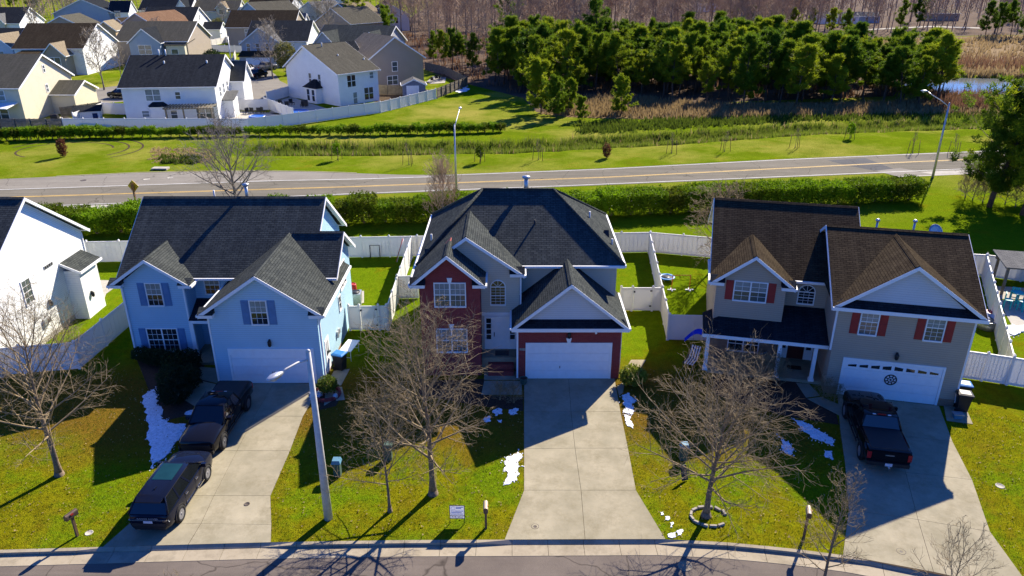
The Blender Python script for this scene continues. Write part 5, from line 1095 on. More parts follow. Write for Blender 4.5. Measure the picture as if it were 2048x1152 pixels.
def scatter(poly, n, dmin, seed, keep=()):
    random.seed(seed); xs_ = [p[0] for p in poly]; ys_ = [p[1] for p in poly]; out = list(keep); tries = 0; k0 = len(out)
    while len(out) - k0 < n and tries < 60000:
        tries += 1; p = (rnd(min(xs_), max(xs_)), rnd(min(ys_), max(ys_)))
        if in_poly(p, poly) and all((p[0] - q[0]) ** 2 + (p[1] - q[1]) ** 2 > dmin ** 2 for q in out): out.append(p)
    return out[k0:]
GROVE = [(-6, 160), (-3, 150), (3, 139), (10, 138), (17, 141), (24, 140), (30, 133), (40, 131), (48, 127), (62, 126), (73, 130), (80, 141), (79, 158), (66, 172), (54, 196), (20, 178), (0, 172)]
for k, p in enumerate(scatter(GROVE, 230, 2.2, 5)):
    s = rnd(.60, 1.04)
    place_tree('pine_tree', 'dense green pine of the grove beyond the road', PINES[k % 8], p, rnd(0, 6.28), (s * rnd(1.0, 1.4), s * rnd(1.0, 1.4), s), 'pines of the grove')
random.seed(77)
for (q, m, s, lab) in (((1082, 226), 0, 1.35, 'bushy light green pine at the corner of the lawn, tallest of three'), ((1112, 236), 1, 1.0, 'bushy light green pine leaning over the lawn edge'), ((1136, 226), 2, .92, 'bushy light green pine right of the corner trio'), ((1164, 240), 0, .58, 'small young pine alone in the tan grass'), ((1243, 232), 1, .98, 'lone young pine with twin tops in the tan grass'), ((1500, 205), 2, 1.1, 'bright pine in front of the grove behind tan scrub')):
    place_tree('pine_tree', lab, SMALLP[m], G(*q), rnd(0, 6), s)
place_tree('pine_tree', 'very tall open-crowned pine rising above the grove', TALLP, G(1197, 150), .5); place_tree('pine_tree', 'tall dark pine standing behind the left end of the grove', TALLP, G(1018, 118), 2.2, .86)
place_tree('pine_tree', 'tall dark evergreen behind the grey gabled house', PINES[0], G(718, 66), 2.2, 1.5); place_tree('pine_tree', 'dark evergreen among bare trees right of the tan house', PINES[1], G(782, 92), .2, 1.0)
for k, q in enumerate(((868, 128), (888, 134), (905, 140), (925, 138), (945, 146))): place_tree('pine_tree', 'young pine at the woods edge right of the wooden fence', PINES[k % 5], G(*q), k * 1.3, .68 + .05 * (k % 3), 'young pines at the woods edge')
for k, q in enumerate(((1500, 70), (1540, 72), (1580, 74), (1620, 72), (1655, 74), (1690, 80), (1460, 66))): place_tree('pine_tree', 'pine of the row between grove and bare woods', PINES[(k + 2) % 5], G(*q), k * 2.1, .8, 'pines behind the grove')
for k, q in enumerate(((1800, 62), (1832, 60), (1990, 78), (2020, 76), (2045, 80), (1970, 74), (2080, 84))): place_tree('pine_tree', 'dark evergreen standing along the far side of the marsh', PINES[k % 5], G(*q), k, .95 + .06 * (k % 2), 'evergreens across the marsh')
place_tree('pine_tree', 'large pine right of the road, trunk by the bare shrubs', BIGP[0], G(1978, 414), .6, (1.15, 1.15, .9)); place_tree('pine_tree', 'large pine right of the road with its trunk in the mown grass', BIGP[1], G(2044, 430), 2.6, (1.05, 1.05, .95)); place_tree('pine_tree', 'large pine behind the two roadside pines', BIGP[0], G(2075, 400), 4.0, 1.02)
place_tree('pine_tree', 'pine at the left end of the mown verge', BIGP[1], G(-44, 352), 1.0, .62)
place_tree('pine_tree', 'dark conifers behind the navy roofed house', PINES[3], G(30, 36), 1.0, 1.2); place_tree('pine_tree', 'tall fir behind the far left roofs', PINES[4], G(70, 26), 1.0, 1.3); place_tree('pine_tree', 'bright green evergreen beside the grey gabled house', SMALLP[0], G(732, 60), 1.0, 1.6)
# bare woods
WOODT = [bare_tree_meshes(60 + k, 17.5, .2, 4.6, .26, 20, 6, 4, 2, .030, 0, 1, (0, 0), 'bark_grey', 'twig_wood', .14) for k in range(5)]
W1 = [(-42, 262), (-22, 182), (-12, 168), (-4, 176), (20, 182), (55, 200), (78, 215), (92, 246), (110, 262), (100, 330), (-60, 360)]
W2 = [(96, 262), (150, 268), (330, 300), (420, 330), (420, 380), (90, 340)]
W3 = [(-330, 372), (-60, 366), (-60, 410), (-330, 420)]
pts = scatter(W1, 190, 3.0, 8) + scatter(W2, 80, 4.2, 9) + scatter(W3, 29, 7, 10)
random.seed(3)
for k, p in enumerate(pts):
    s = rnd(.8, 1.15); place_tree('bare_tree', 'tall bare tree of the leafless woods', WOODT[k % 5], p, rnd(0, 6.28), (s * rnd(.85, 1.1), s * rnd(.85, 1.1), s), 'bare trees of the woods')
# the far side of the woods, too deep to count
def far_woods(label, pts, h):
    b = MB()
    for (x, y) in pts:
        hh = h * rnd(.75, 1.15); P = path((x, y, -.1), (rnd(-.05, .05), rnd(-.05, .05), 1), hh, 3, .04, .02); b.tube(P, [.22, .17, .11, .04], 3, False, False)
        for k in range(16):
            p0, d0 = along(P, rnd(.25, .98)); l = hh * rnd(.10, .26); Q = path(p0, side_dir(d0, R(rnd(25, 60)), rnd(0, 6.28)), l, 2, .12, .1); b.tube(Q, [.06, .045, .025], 3, False, False)
            for j in range(3):
                p1, d1 = along(Q, rnd(.3, .95)); b.tube(path(p1, side_dir(d1, R(rnd(25, 55)), rnd(0, 6.28)), l * rnd(.3, .6), 1, .1, .1), [.035, .018], 3, False, False)
    tag(b.build('far_woods', M['twig_wood']), label, 'woods', None, 'stuff')
far_woods('leafless woods stretching behind the pine grove and the marsh', scatter([(-55, 300), (95, 268), (150, 272), (330, 304), (430, 340), (430, 470), (-60, 470)], 520, 4.5, 91), 17); far_woods('leafless woods behind the top of the subdivision', scatter([(-360, 330), (-190, 330), (-170, 372), (-60, 376), (-60, 440), (-360, 450)], 230, 5, 92), 14)
# understorey that reads as one mass
def tufts(name, label, pts, mat, h, wd, n, spread, cat, zf=None):
    b = MB()
    for p in pts:
        for k in range(n):
            x, y = p[0] + rnd(-spread, spread), p[1] + rnd(-spread, spread); z = ground_z(x, y) if zf is None else zf; hh = h * rnd(.5, 1.15); a = rnd(0, 3.14); dx, dy = math.cos(a) * wd * rnd(.5, 1.2), math.sin(a) * wd * rnd(.5, 1.2); lx, ly = rnd(-.35, .35) * hh, rnd(-.35, .35) * hh
            i = len(b.v); b.v += [(x - dx, y - dy, z - .03), (x + dx, y + dy, z - .03), (x + lx, y + ly, z + hh)]; b.f.append((i, i + 1, i + 2)); b.sm.append(False)
    return tag(b.build(name, M[mat]), label, cat, None, 'stuff')
tufts('marsh_grass', 'tall tan marsh grass beyond the pond', scatter([(80, 236), (78, 194), (92, 176), (124, 170), (170, 160), (290, 195), (300, 285), (132, 256)], 1500, .8, 21), 'reed', 1.5, .30, 10, 2.2, 'grass', 0)
tufts('scrub_grass', 'tan and rusty scrub grass in front of the pine grove', scatter([(5, 123), (9, 120), (24, 118), (46, 120), (78, 121.5), (92, 124), (80, 137), (52, 128), (30, 132), (22, 138), (9, 136)], 900, .5, 22), 'reed', 1.05, .16, 14, 1.2, 'grass')
tufts('scrub_weeds', 'green weeds along the ditch bank before the scrub', scatter([(9, 106), (24, 110), (46, 116.2), (78, 118.8), (110, 121), (110, 124), (80, 122.5), (46, 120), (24, 117), (9, 114)], 420, .5, 23), 'weed_green', .7, .16, 14, .9, 'weeds')
random.seed(24)
dp = []
for k in range(3000):
    x = rnd(-34, 112); dp.append((x, interp(DITCH, x) + rnd(-3.0, 3.2)))
tufts('ditch_weeds', 'rough weeds filling the drainage ditch along the road verge', dp, 'weed_green', .95, .075, 16, .45, 'weeds')
tufts('ditch_straw', 'dead straw among the ditch weeds', dp[::4], 'reed', .8, .07, 8, .6, 'weeds')
tufts('pond_reeds', 'brown reeds and brush round the pond', [(97 + 21.5 * math.cos(a) * rnd(.98, 1.2), 151 + 16.5 * math.sin(a) * rnd(.98, 1.2)) for a in [rnd(0, 6.28) for _ in range(520)]], 'reed', 1.5, .14, 14, 1.0, 'reeds')
tufts('woods_brush', 'brown brush on the floor of the leafless woods', scatter([(-38, 250), (-19, 180), (-8, 160), (2, 140), (30, 138), (70, 138), (78, 160), (80, 200), (96, 250), (90, 270), (-38, 270)], 900, 1.2, 25), 'bud_red', 1.5, .16, 8, 1.6, 'brush', 0)
tufts('marsh_brush', 'rusty leafless brush along the marsh edge', scatter([(84, 184), (124, 166), (170, 156), (240, 178), (240, 200), (150, 186), (96, 196)], 520, 1.0, 26), 'bud_red', 2.6, .14, 16, 1.8, 'brush', 0)
tufts('marsh_bushes', 'green bushes along the marsh edge', scatter([(112, 176), (170, 162), (230, 180), (200, 196), (130, 184)], 70, 2.5, 27), 'weed_green', 3.0, .25, 46, 1.6, 'bushes', 0)

# clipped hedges: every shrub a thing
def shrub_meshes(seed, w_, d_, h, n, leaf, mat, z0=.35, stems=5, stem='bark', shape='box', solid=.55):
    random.seed(seed); T = MB(); C = MB()
    for k in range(stems):
        a = rnd(0, 6.28); T.tube(path((rnd(-.12, .12), rnd(-.1, .1), -.03), (math.cos(a) * .5, math.sin(a) * .4, 1), h * .75, 3, .12, .02), [.035, .028, .02, .01], 4, False)
    for k in range(n):
        while True:
            x, y, z = rnd(-1, 1), rnd(-1, 1), rnd(0, 1)
            if shape == 'ball':
                q = x * x + y * y + (2 * z - 1) ** 2
                if q <= 1 and q > solid * rnd(0, 1): break
            else:
                taper = 1 - .35 * max(0, .55 - z)
                if abs(x) < taper and abs(y) < taper and (max(abs(x), abs(y), 2 * z - 1) > solid * rnd(.2, 1.2)) and rnd(0, 1) < .28 + z * 1.2: break
        p = Vector((x * w_ / 2, y * d_ / 2, z0 + z * (h - z0) + .05 * math.sin(3 * x + seed))); clump(C, p, leaf * 1.1, 4, leaf, leaf * .42, .35)
    return T.mesh('stem', M[stem]), C.mesh('foliage', M[mat])
HS = [shrub_meshes(70 + k, 2.5, 2.9, 2.35 + .12 * (k % 2), 1700, .16, 'hedge_leaf', .25, 9) for k in range(4)]
x = -47.0; k = 0; random.seed(5)
while x < 42.5:
    m = HS[k % 4]; place_tree('hedge_shrub', 'clipped evergreen shrub of the tall hedge along the road', m, (x, hy(x) + rnd(-.1, .1), 0), rnd(-.1, .1) + (math.pi if k % 3 == 0 else 0) + R(7), (rnd(.82, 1.04), rnd(.88, 1.06), rnd(.82, 1.08)), 'shrubs of the roadside hedge', 'shrub', ('stem', 'foliage')); x += 1.95; k += 1
FS = [shrub_meshes(80 + k, 1.7, 1.3, 1.35, 330, .17, 'hedge_leaf', .3, 4, solid=.4) for k in range(3)]
def shrub_row(p0, p1, n, sc_=1.0):
    for k in range(n):
        p = p0.lerp(p1, k / max(1, n - 1)); place_tree('hedge_shrub', 'small hedge shrub in the row before the long white fence', FS[k % 3], (p.x + rnd(-.15, .15), p.y + rnd(-.15, .15), 0), rnd(0, 6.28), (sc_ * rnd(.85, 1.15), sc_ * rnd(.85, 1.1), sc_ * rnd(.8, 1.12)), 'shrubs before the far fence', 'shrub', ('stem', 'foliage'))
shrub_row(G(2, 281), G(228, 275), 19, 1.15); shrub_row(G(246, 275), G(470, 272), 13, 1.0); shrub_row(G(500, 270), G(700, 271), 11, .95); shrub_row(G(712, 271), G(1000, 264), 20, 1.0)
# foundation shrubs
BALL = [shrub_meshes(90 + k, 1.5, 1.4, 1.15, 560, .10, 'shrub_dark', .05, 3, shape='ball') for k in range(3)]
for k, (q, s) in enumerate((((285, 722), .8), ((306, 727), .85), ((326, 732), .95), ((350, 738), 1.05), ((378, 742), 1.15), ((345, 772), 1.1), ((372, 782), 1.3), ((352, 806), 1.25), ((380, 765), 1.0))): place_tree('shrub', 'dark rounded evergreen shrub in the bed before the blue house', BALL[k % 3], G(*q), k, s, 'foundation shrubs of the blue house', 'shrub', ('stem', 'foliage'))
place_tree('shrub', 'bright yellow-green shrub in the planter by the blue garage corner', shrub_meshes(95, 1.2, 1.1, 1.0, 420, .10, 'shrub_yellow', .1, 4, shape='ball'), G(655, 786), 0, 1.0, None, 'shrub', ('stem', 'foliage'))
place_tree('shrub', 'spiky yellow-green shrub at the right corner of the brick garage', shrub_meshes(96, 1.6, 1.4, 1.15, 480, .14, 'shrub_yellow', .1, 5, shape='ball'), G(1264, 770), 0, (1, 1, 1), None, 'shrub', ('stem', 'foliage'))
BRN = [bare_tree_meshes(100 + k, 1.25, .03, .95, .05, 24, 5, 4, 2, .005, 0, 1, (0, 0), 'twig', 'twig', .1) for k in range(3)]
for k, (q, s) in enumerate((((1450, 752), 1.0), ((1485, 760), 1.1), ((1520, 764), 1.05), ((1552, 770), 1.0), ((1645, 800), .8), ((1668, 806), .7), ((1470, 776), .9), ((1000, 800), .7), ((1028, 806), .7))): place_tree('shrub', 'leafless brown shrub in the bed before the taupe porch' if k < 7 else 'leafless brown shrub in the bed before the brick house door', BRN[k % 3], G(*q), k, s, 'leafless shrubs by the porch' if k < 7 else 'leafless shrubs by the door', 'shrub', ('stem', 'twigs'))
# young staked trees on the verge beyond the road
SAP = [bare_tree_meshes(110 + k, 2.6, .035, .6, .4, 12, 4, 2, 0, .008, 0, 1, (0, 0), 'bark', 'twig', .2) for k in range(2)]
GRN = shrub_meshes(112, 1.0, 1.0, 2.2, 160, .17, 'hedge_leaf', .6, 2, shape='ball'); CONE = shrub_meshes(113, 1.1, 1.1, 2.2, 240, .17, 'rust_leaf', .05, 2, shape='ball')
def sapling(label, q, kind):
    p = G(*q); t = place_tree('sapling', label, {'bare': SAP[0], 'green': GRN}[kind], p, rnd(0, 6), 1.0, 'staked saplings on the verge', 'tree')
    for a in (.5, 2.6, 4.7): MB().tube([(.75 * math.cos(a), .75 * math.sin(a), -.05), (.62 * math.cos(a), .62 * math.sin(a), 1.7)], .035, 5).build('stake', M['wood_post'], t)
random.seed(6)
for q, kd in (((818, 330), 'bare'), ((1077, 320), 'bare'), ((1343, 307), 'bare'), ((1449, 303), 'bare'), ((1590, 296), 'bare'), ((1908, 310), 'bare'), ((1825, 306), 'bare')): sapling('bare staked sapling on the grass verge beyond the road', q, kd)
for q in ((675, 320), (960, 325), (1700, 277)): sapling('green-leaved staked sapling on the grass verge beyond the road', q, 'green')
place_tree('shrub', 'rusty brown conical shrub inside the tyre rings on the grass', CONE, G(128, 314), .4, (1.0, 1.0, 1.1), None, 'shrub', ('stem', 'foliage')); place_tree('shrub', 'rusty brown oval shrub on the verge between staked saplings', CONE, G(1213, 316), 1.4, (.9, .9, .85), None, 'shrub', ('stem', 'foliage'))
# trees of the subdivision
FB = [bare_tree_meshes(120 + k, 9.5, .14, 3.6, .25, 22, 6, 4, 2, .020, 0, 1, (0, 0), 'bark_grey', 'twig_grey', .1) for k in range(3)]
for k, (q, s, lab) in enumerate((((209, 180), 1.05, 'bare tree on the small lawn beside the cream house street'), ((546, 158), 1.1, 'bare tree before the grey cul-de-sac house'), ((84, 100), 1.1, 'bare tree between the far left houses'), ((88, 60), 1.3, 'tall bare tree behind the white-gabled far house'), ((322, 118), .9, 'bare tree left of the olive-roofed house'), ((300, 72), .8, 'small bare tree behind the rust-roofed house'), ((660, 88), 1.2, 'bare tree before the mossy-roofed grey house'), ((636, 60), 1.0, 'bare tree beside the far pale houses'), ((600, 40), 1.0, 'bare tree at the top edge of the subdivision'), ((150, 50), 1.2, 'bare tree between the blue gabled house and the left roofs'), ((244, 160), .7, 'small bare tree at the end of the white fence'), ((130, 40), 1.2, 'bare tree near the blue gabled house'), ((450, 60), .9, 'bare tree behind the white gabled house'))): place_tree('bare_tree', lab, FB[k % 3], G(*q), k * 1.7, s)
place_tree('willow_tree', 'yellow-green weeping tree beside the cul-de-sac house', shrub_meshes(130, 5.0, 5.0, 7.0, 700, .35, 'willow', 1.5, 6, shape='ball'), G(574, 150), 0, 1, None, 'tree', ('stem', 'foliage')); place_tree('willow_tree', 'olive budding tree behind the white gabled house', shrub_meshes(131, 4.5, 4.5, 6.5, 420, .35, 'willow', 1.5, 6, shape='ball'), G(440, 78), 0, 1, None, 'tree', ('stem', 'foliage')); place_tree('shrub', 'round dark green tree before the cul-de-sac fence', shrub_meshes(132, 4.2, 4.2, 4.4, 700, .28, 'shrub_dark', .6, 4, shape='ball'), G(428, 138), 0, 1, None, 'shrub', ('stem', 'foliage')); place_tree('shrub', 'small dark bush beside the cul-de-sac garage', shrub_meshes(133, 2.4, 2.4, 2.2, 300, .22, 'shrub_dark', .2, 4, shape='ball'), G(496, 132), 0, 1, None, 'shrub', ('stem', 'foliage'))
# shrubs at the roadside pines
UN = [bare_tree_meshes(140 + k, 2.6, .04, 1.6, .05, 20, 5, 4, 2, .010, 0, 1, (0, 0), 'bark', 'twig', .1) for k in range(2)]
for k, q in enumerate(((1945, 400), (1965, 405), (1985, 402), (2010, 408), (2030, 414), (1930, 396))): place_tree('shrub', 'leafless brown brush under the roadside pines', UN[k % 2], G(*q), k, 1.0, 'brush under the roadside pines', 'shrub', ('stem', 'twigs'))
# ivy-green brush and leaf litter on the ditch head banks
tufts('bank_leaves', 'dead leaves and stones on the bank at the head of the ditch', [tuple(G(rnd(305, 425), rnd(296, 326)).xy) for _ in range(260)], 'reed', .18, .14, 8, .5, 'leaves'); tufts('bank_weeds', 'green weeds at the head of the ditch', [tuple(G(rnd(325, 400), rnd(314, 328)).xy) for _ in range(60)], 'weed_green', .5, .14, 12, .5, 'weeds')

tufts('pond_brush', 'brown and olive brush screening the near side of the pond', scatter([(70, 124), (118, 126), (122, 142), (108, 138), (90, 136.5), (76, 140)], 260, 1.0, 41), 'bud_red', 2.4, .12, 16, 1.2, 'brush', 0)
# grass blades and fallen leaves on the front lawns
def on_paving(x, y):
    return any(in_poly((x, y), q) for q in PAVED)
PAVED = []
for o in bpy.data.objects:
    if o.name.startswith('driveway_') or o.name.startswith('path_') or o.name.startswith('planting_bed') or o.name.startswith('side_path') or o.name.startswith('bin_pad'):
        for f_ in o.data.polygons: PAVED.append([(o.data.vertices[i].co.x, o.data.vertices[i].co.y) for i in f_.vertices])
random.seed(31); gp = []
while len(gp) < 42000:
    x = rnd(-28, 28); y = kerb_y(x) + .05 + rnd(0, 15)
    if y > 39 or on_paving(x, y): continue
    gp.append((x, y))
tufts('grass_blades', 'blades of short lawn grass before the houses', gp[:36000], 'grass_tuft', .075, .016, 2, .06, 'grass', 0)
b = MB()
for x, y in gp[36000:38600]:
    a = rnd(0, 6.28); s = rnd(.025, .06); dx, dy = math.cos(a) * s, math.sin(a) * s; z = rnd(.03, .06); b.poly([(x - dx, y - dy, z), (x + dy * .6, y - dx * .6, z + rnd(-.015, .03)), (x + dx, y + dy, z), (x - dy * .6, y + dx * .6, z + rnd(-.015, .03))])
tag(b.build('fallen_leaves', M['reed']), 'dry fallen leaves strewn on the front lawns', 'leaves', None, 'stuff')
# ------------------------------------------------------------------ vehicles (local frame: +y forward, z up, origin on the ground under the middle)
def text_mesh(txt, size, mat, ext=.004):
    cu = bpy.data.curves.new('lettering', 'FONT'); cu.body = txt; cu.size = size; cu.extrude = ext; cu.align_x = 'CENTER'; cu.align_y = 'CENTER'; cu.resolution_u = 2
    o = bpy.data.objects.new('tmp', cu); COL.objects.link(o); dg = bpy.context.evaluated_depsgraph_get(); me = bpy.data.meshes.new_from_object(o.evaluated_get(dg)); bpy.data.objects.remove(o); bpy.data.curves.remove(cu)
    me.materials.clear(); me.materials.append(M[mat]); return me
def wheel(V, x, y, r, wd, rim, side, spokes=10):
    t = MB().lathe([(r * .62, -wd * .4), (r * .66, -wd / 2), (r * .93, -wd / 2), (r, -wd * .36), (r, wd * .36), (r * .93, wd / 2), (r * .68, wd / 2), (r * .62, wd * .4)], 28, axis='x', cap=False).build('tyre', M['tyre'])
    w_ = bpy.data.objects.new('wheel', MB().lathe([(.01, -wd * .3), (r * .64, -wd * .3), (r * .66, wd * .36 * 1), (r * .60, wd * .40), (r * .58, wd * .1), (.01, wd * .1)], 28, axis='x').mesh('wheel', M['plastic_black'])); link(w_, V); w_.location = (x, y, r); w_.rotation_euler = (0, 0, 0 if side > 0 else math.pi)
    t.parent = w_; b = MB()
    for k in range(spokes):
        a = 2 * math.pi * k / spokes; d = Vector((0, math.cos(a), math.sin(a))); s = Vector((0, -math.sin(a), math.cos(a))); b.hexa([Vector((wd * .3, 0, 0)) + d * .05 - s * .03, Vector((wd * .3, 0, 0)) + d * .05 + s * .03, Vector((wd * .36, 0, 0)) + d * r * .62 + s * .018, Vector((wd * .36, 0, 0)) + d * r * .62 - s * .018], [Vector((wd * .4, 0, 0)) + d * .05 - s * .025, Vector((wd * .4, 0, 0)) + d * .05 + s * .025, Vector((wd * .42, 0, 0)) + d * r * .62 + s * .014, Vector((wd * .42, 0, 0)) + d * r * .62 - s * .014])
    b.lathe([(.07, wd * .3), (.07, wd * .43), (.02, wd * .44)], 12, axis='x'); b.lathe([(r * .60, wd * .38), (r * .66, wd * .42), (r * .62, wd * .44), (r * .58, wd * .40)], 28, axis='x'); b.build('rim', M[rim], w_)
def ring(y, w_, z0, zs, zt, crown=.03, tuck=.9, shoulder=.96):
    """closed cross-section at station y: sill, bulge, shoulder, top"""
    h = [(w_ * tuck, z0), (w_ * .985, z0 + .12), (w_, z0 + (zs - z0) * .55), (w_ * .985, zs - .06), (w_ * shoulder, zs), (w_ * .82, zt), (w_ * .4, zt + crown)]
    return [(x, y, z) for x, z in h] + [(-x, y, z) for x, z in reversed(h)]
def greenhouse(V, yb0, yb1, yt0, yt1, wb, wt, zb, zt, paintm, roofm=None, pillars=(0.0,), glassm='car_glass', roof_panel=None):
    """glass cabin: yb0/yb1 base rear/front, yt0/yt1 roof rear/front"""
    bot = [(-wb, yb0, zb), (wb, yb0, zb), (wb, yb1, zb), (-wb, yb1, zb)]; top = [(-wt, yt0, zt), (wt, yt0, zt), (wt, yt1, zt), (-wt, yt1, zt)]
    cab = MB().hexa([Vector(p) for p in bot], [Vector(p) for p in top]).build('cabin_glass', M[glassm], V)
    L = lambda a, c, t: Vector(a).lerp(Vector(c), t)
    for (a, c) in ((0, 0), (1, 1), (2, 2), (3, 3)):
        MB().tube([Vector(bot[a]), Vector(top[c])], [.055, .045], 6).build('pillar', M[paintm], V)
    for s in (-1, 1):
        for f in pillars:
            yb = yb0 + (yb1 - yb0) * f; yt = yt0 + (yt1 - yt0) * f
            MB().hexa([(s * (wb - .02), yb - .06, zb), (s * (wb + .014), yb - .06, zb), (s * (wb + .014), yb + .06, zb), (s * (wb - .02), yb + .06, zb)], [(s * (wt - .02), yt - .05, zt), (s * (wt + .014), yt - .05, zt), (s * (wt + .014), yt + .05, zt), (s * (wt - .02), yt + .05, zt)]).build('pillar', M[paintm], V)
    R0 = []
    for (k, w2, z2, e) in ((0, wt + .03, zt - .03, .05), (1, wt + .03, zt + .01, .05), (2, wt - .06, zt + .05, -.02), (3, wt * .5, zt + .075, -.12)):
        R0.append([(-w2, yt0 - e, z2), (w2, yt0 - e, z2), (w2, yt1 + e, z2), (-w2, yt1 + e, z2)])
    rf = MB().loft(R0).build('roof', M[roofm or paintm], V, sharp=50)
    if roof_panel:
        a, c, w3 = roof_panel; MB().hexa([(-w3, a, zt + .05), (w3, a, zt + .05), (w3, c, zt + .05), (-w3, c, zt + .05)], [(-w3, a + .02, zt + .088), (w3, a + .02, zt + .088), (w3, c - .02, zt + .088), (-w3, c - .02, zt + .088)]).build('moonroof', M['glass_moonroof'], V)
    return cab
def mirrors(V, y, z, w_, paintm):
    for s in (-1, 1):
        m = MB().loft([[(s * (w_ + x), y + dy, z + dz) for dy, dz in ((-.09, -.07), (.07, -.07), (.09, .1), (-.09, .12))] for x in (.0, .06, .24)]).build('mirror', M[paintm], V, sharp=40); MB().box(min(s * (w_ - .1), s * (w_ + .04)), max(s * (w_ - .1), s * (w_ + .04)), y - .03, y + .03, z - .05, z + .01).build('mirror_arm', M['plastic_black'], m)
def arches(V, ws, ys_, r):
    for s in (-1, 1):
        for y in ys_:
            b = MB(); N = 14
            for k in range(N):
                a, c = math.pi * k / N, math.pi * (k + 1) / N; P = lambda R_, t: (y + R_ * math.cos(t), r + R_ * math.sin(t))
                q = [P(r * 1.10, a), P(r * 1.24, a), P(r * 1.24, c), P(r * 1.10, c)]
                b.hexa([(s * (ws - .04), u, v) for u, v in q], [(s * (ws + .035), u, v) for u, v in q])
            b.build('wheel_arch', M['plastic_black'], V)
            MB().lathe([(r * 1.12, ws - .10), (r * 1.12, ws + .018)] if s > 0 else [(r * 1.12, -ws - .018), (r * 1.12, -ws + .10)], 22, (0, y, r), axis='x').build('wheel_well', M['tyre'], V)
def plate(V, y, z, s, w_=.32, h=.16):
    p = MB().box(-w_ / 2, w_ / 2, min(y, y + s * .015), max(y, y + s * .015), z - h / 2, z + h / 2).build('number_plate', M['print_white'], V); return p
def doors(V, x, seams, z0, z1):
    """shut lines and handles on both flanks"""
    for s in (-1, 1):
        b = MB()
        for y in seams: b.box(min(s * (x - .02), s * (x + .004)), max(s * (x - .02), s * (x + .004)), y - .008, y + .008, z0, z1)
        b.build('door_seam', M['tyre'], V)
        for y in seams[1:]: MB().box(min(s * (x - .0), s * (x + .035)), max(s * (x - .0), s * (x + .035)), y + .06, y + .27, z1 - .17, z1 - .13).build('door_handle', M['chrome'], V)
def pickup(label, pos, rz, paintm, face, wb=3.68, rim='rim_dark', group=None, cap=True):
    V = thing('pickup_truck', label, 'pickup truck', pos, rz, group); W = 1.0; r = .41
    st = [ring(2.93, .86, .52, .86, .98, .02), ring(2.86, .94, .42, .98, 1.08), ring(2.6, .99, .40, 1.06, 1.15, .05), ring(1.9, 1.0, .40, 1.12, 1.2, .06), ring(1.35, 1.0, .42, 1.16, 1.24, .06), ring(1.2, 1.0, .42, 1.2, 1.25, .02), ring(-.95, 1.0, .42, 1.2, 1.25, .02)]
    MB().loft(st).build('body', M[paintm], V, sharp=38)
    bd = [ring(-1.0, 1.0, .42, 1.24, 1.27, .0), ring(-2.2, 1.0, .44, 1.25, 1.27, .0), ring(-2.82, .985, .48, 1.26, 1.28, .0), ring(-2.9, .96, .55, 1.22, 1.25, .0)]
    MB().loft(bd).build('cargo_bed', M[paintm], V, sharp=38)
    MB().hexa([(-.86, -2.8, 1.25), (.86, -2.8, 1.25), (.86, -1.03, 1.25), (-.86, -1.03, 1.25)], [(-.84, -2.78, 1.315), (.84, -2.78, 1.315), (.84, -1.05, 1.315), (-.84, -1.05, 1.315)]).build('tonneau_cover', M['plastic_black'], V)
    greenhouse(V, -.98, 1.45, -.68, .62, .93, .74, 1.22, 1.84, paintm, pillars=(.36, .64))
    MB().box(-.75, .75, 2.9, 2.965, .62, .93).build('grille', M['plastic_black'], V); MB().box(-.9, .9, 2.86, 3.02, .44, .62).build('front_bumper', M['plastic_black'], V); MB().box(-.92, .92, -3.02, -2.86, .46, .66).build('rear_bumper', M['plastic_black' if face == 'rear' else 'chrome'], V)
    MB().box(-.76, .76, -2.925, -2.9, .68, 1.2).build('tailgate', M[paintm], V)
    for s in (-1, 1):
        MB().hexa([(s * .70, 2.80, .80), (s * .94, 2.74, .80), (s * .93, 2.66, .80), (s * .70, 2.74, .80)][::s], [(s * .70, 2.94, .94), (s * .91, 2.86, .96), (s * .91, 2.7, .97), (s * .70, 2.78, .95)][::s]).build('headlight', M['head_light'], V)
        MB().box(min(s * .8, s * .975), max(s * .8, s * .975), -2.93, -2.80, .78, 1.14).build('tail_light', M['tail_red'], V)
        MB().box(min(s * .985, s * 1.03), max(s * .985, s * 1.03), -1.0, 1.4, .40, .47).build('running_board', M['plastic_black'], V)
        MB().hexa([(s * .28, 1.5, 1.272), (s * .36, 1.5, 1.266), (s * .34, 2.5, 1.19), (s * .27, 2.5, 1.195)][::s], [(s * .29, 1.55, 1.30), (s * .35, 1.55, 1.294), (s * .33, 2.45, 1.218), (s * .28, 2.45, 1.223)][::s]).build('hood_ridge', M[paintm], V)
    doors(V, 1.0, [1.25, .2, -.9], .5, 1.2); mirrors(V, 1.0, 1.28, .98, paintm); arches(V, .985, (wb / 2, -wb / 2), r)
    for x, s in ((.91, 1), (-.91, -1)):
        for y in (wb / 2, -wb / 2): wheel(V, x, y, r, .28, rim, s, 6)
    MB().box(-.2, .2, -2.94, -2.925, 1.0, 1.06).build('badge', M['chrome'], V)
    plate(V, -3.03, .57, -1); MB().box(-.2, .2, -.7, -.64, 1.86, 1.9).build('brake_light', M['tail_red'], V)
    for s in (-.35, .35): MB().box(s - .07, s + .07, -.72, -.66, 1.86, 1.89).build('cargo_lamp', M['plastic_white'], V)
    if face == 'rear': MB().box(-.05, .05, -3.2, -3.0, .42, .5).build('tow_hitch', M['chrome'], V)
    return V
def heading(a, c):
    d = Vector((c.x - a.x, c.y - a.y)); return math.atan2(d.y, d.x) - math.pi / 2
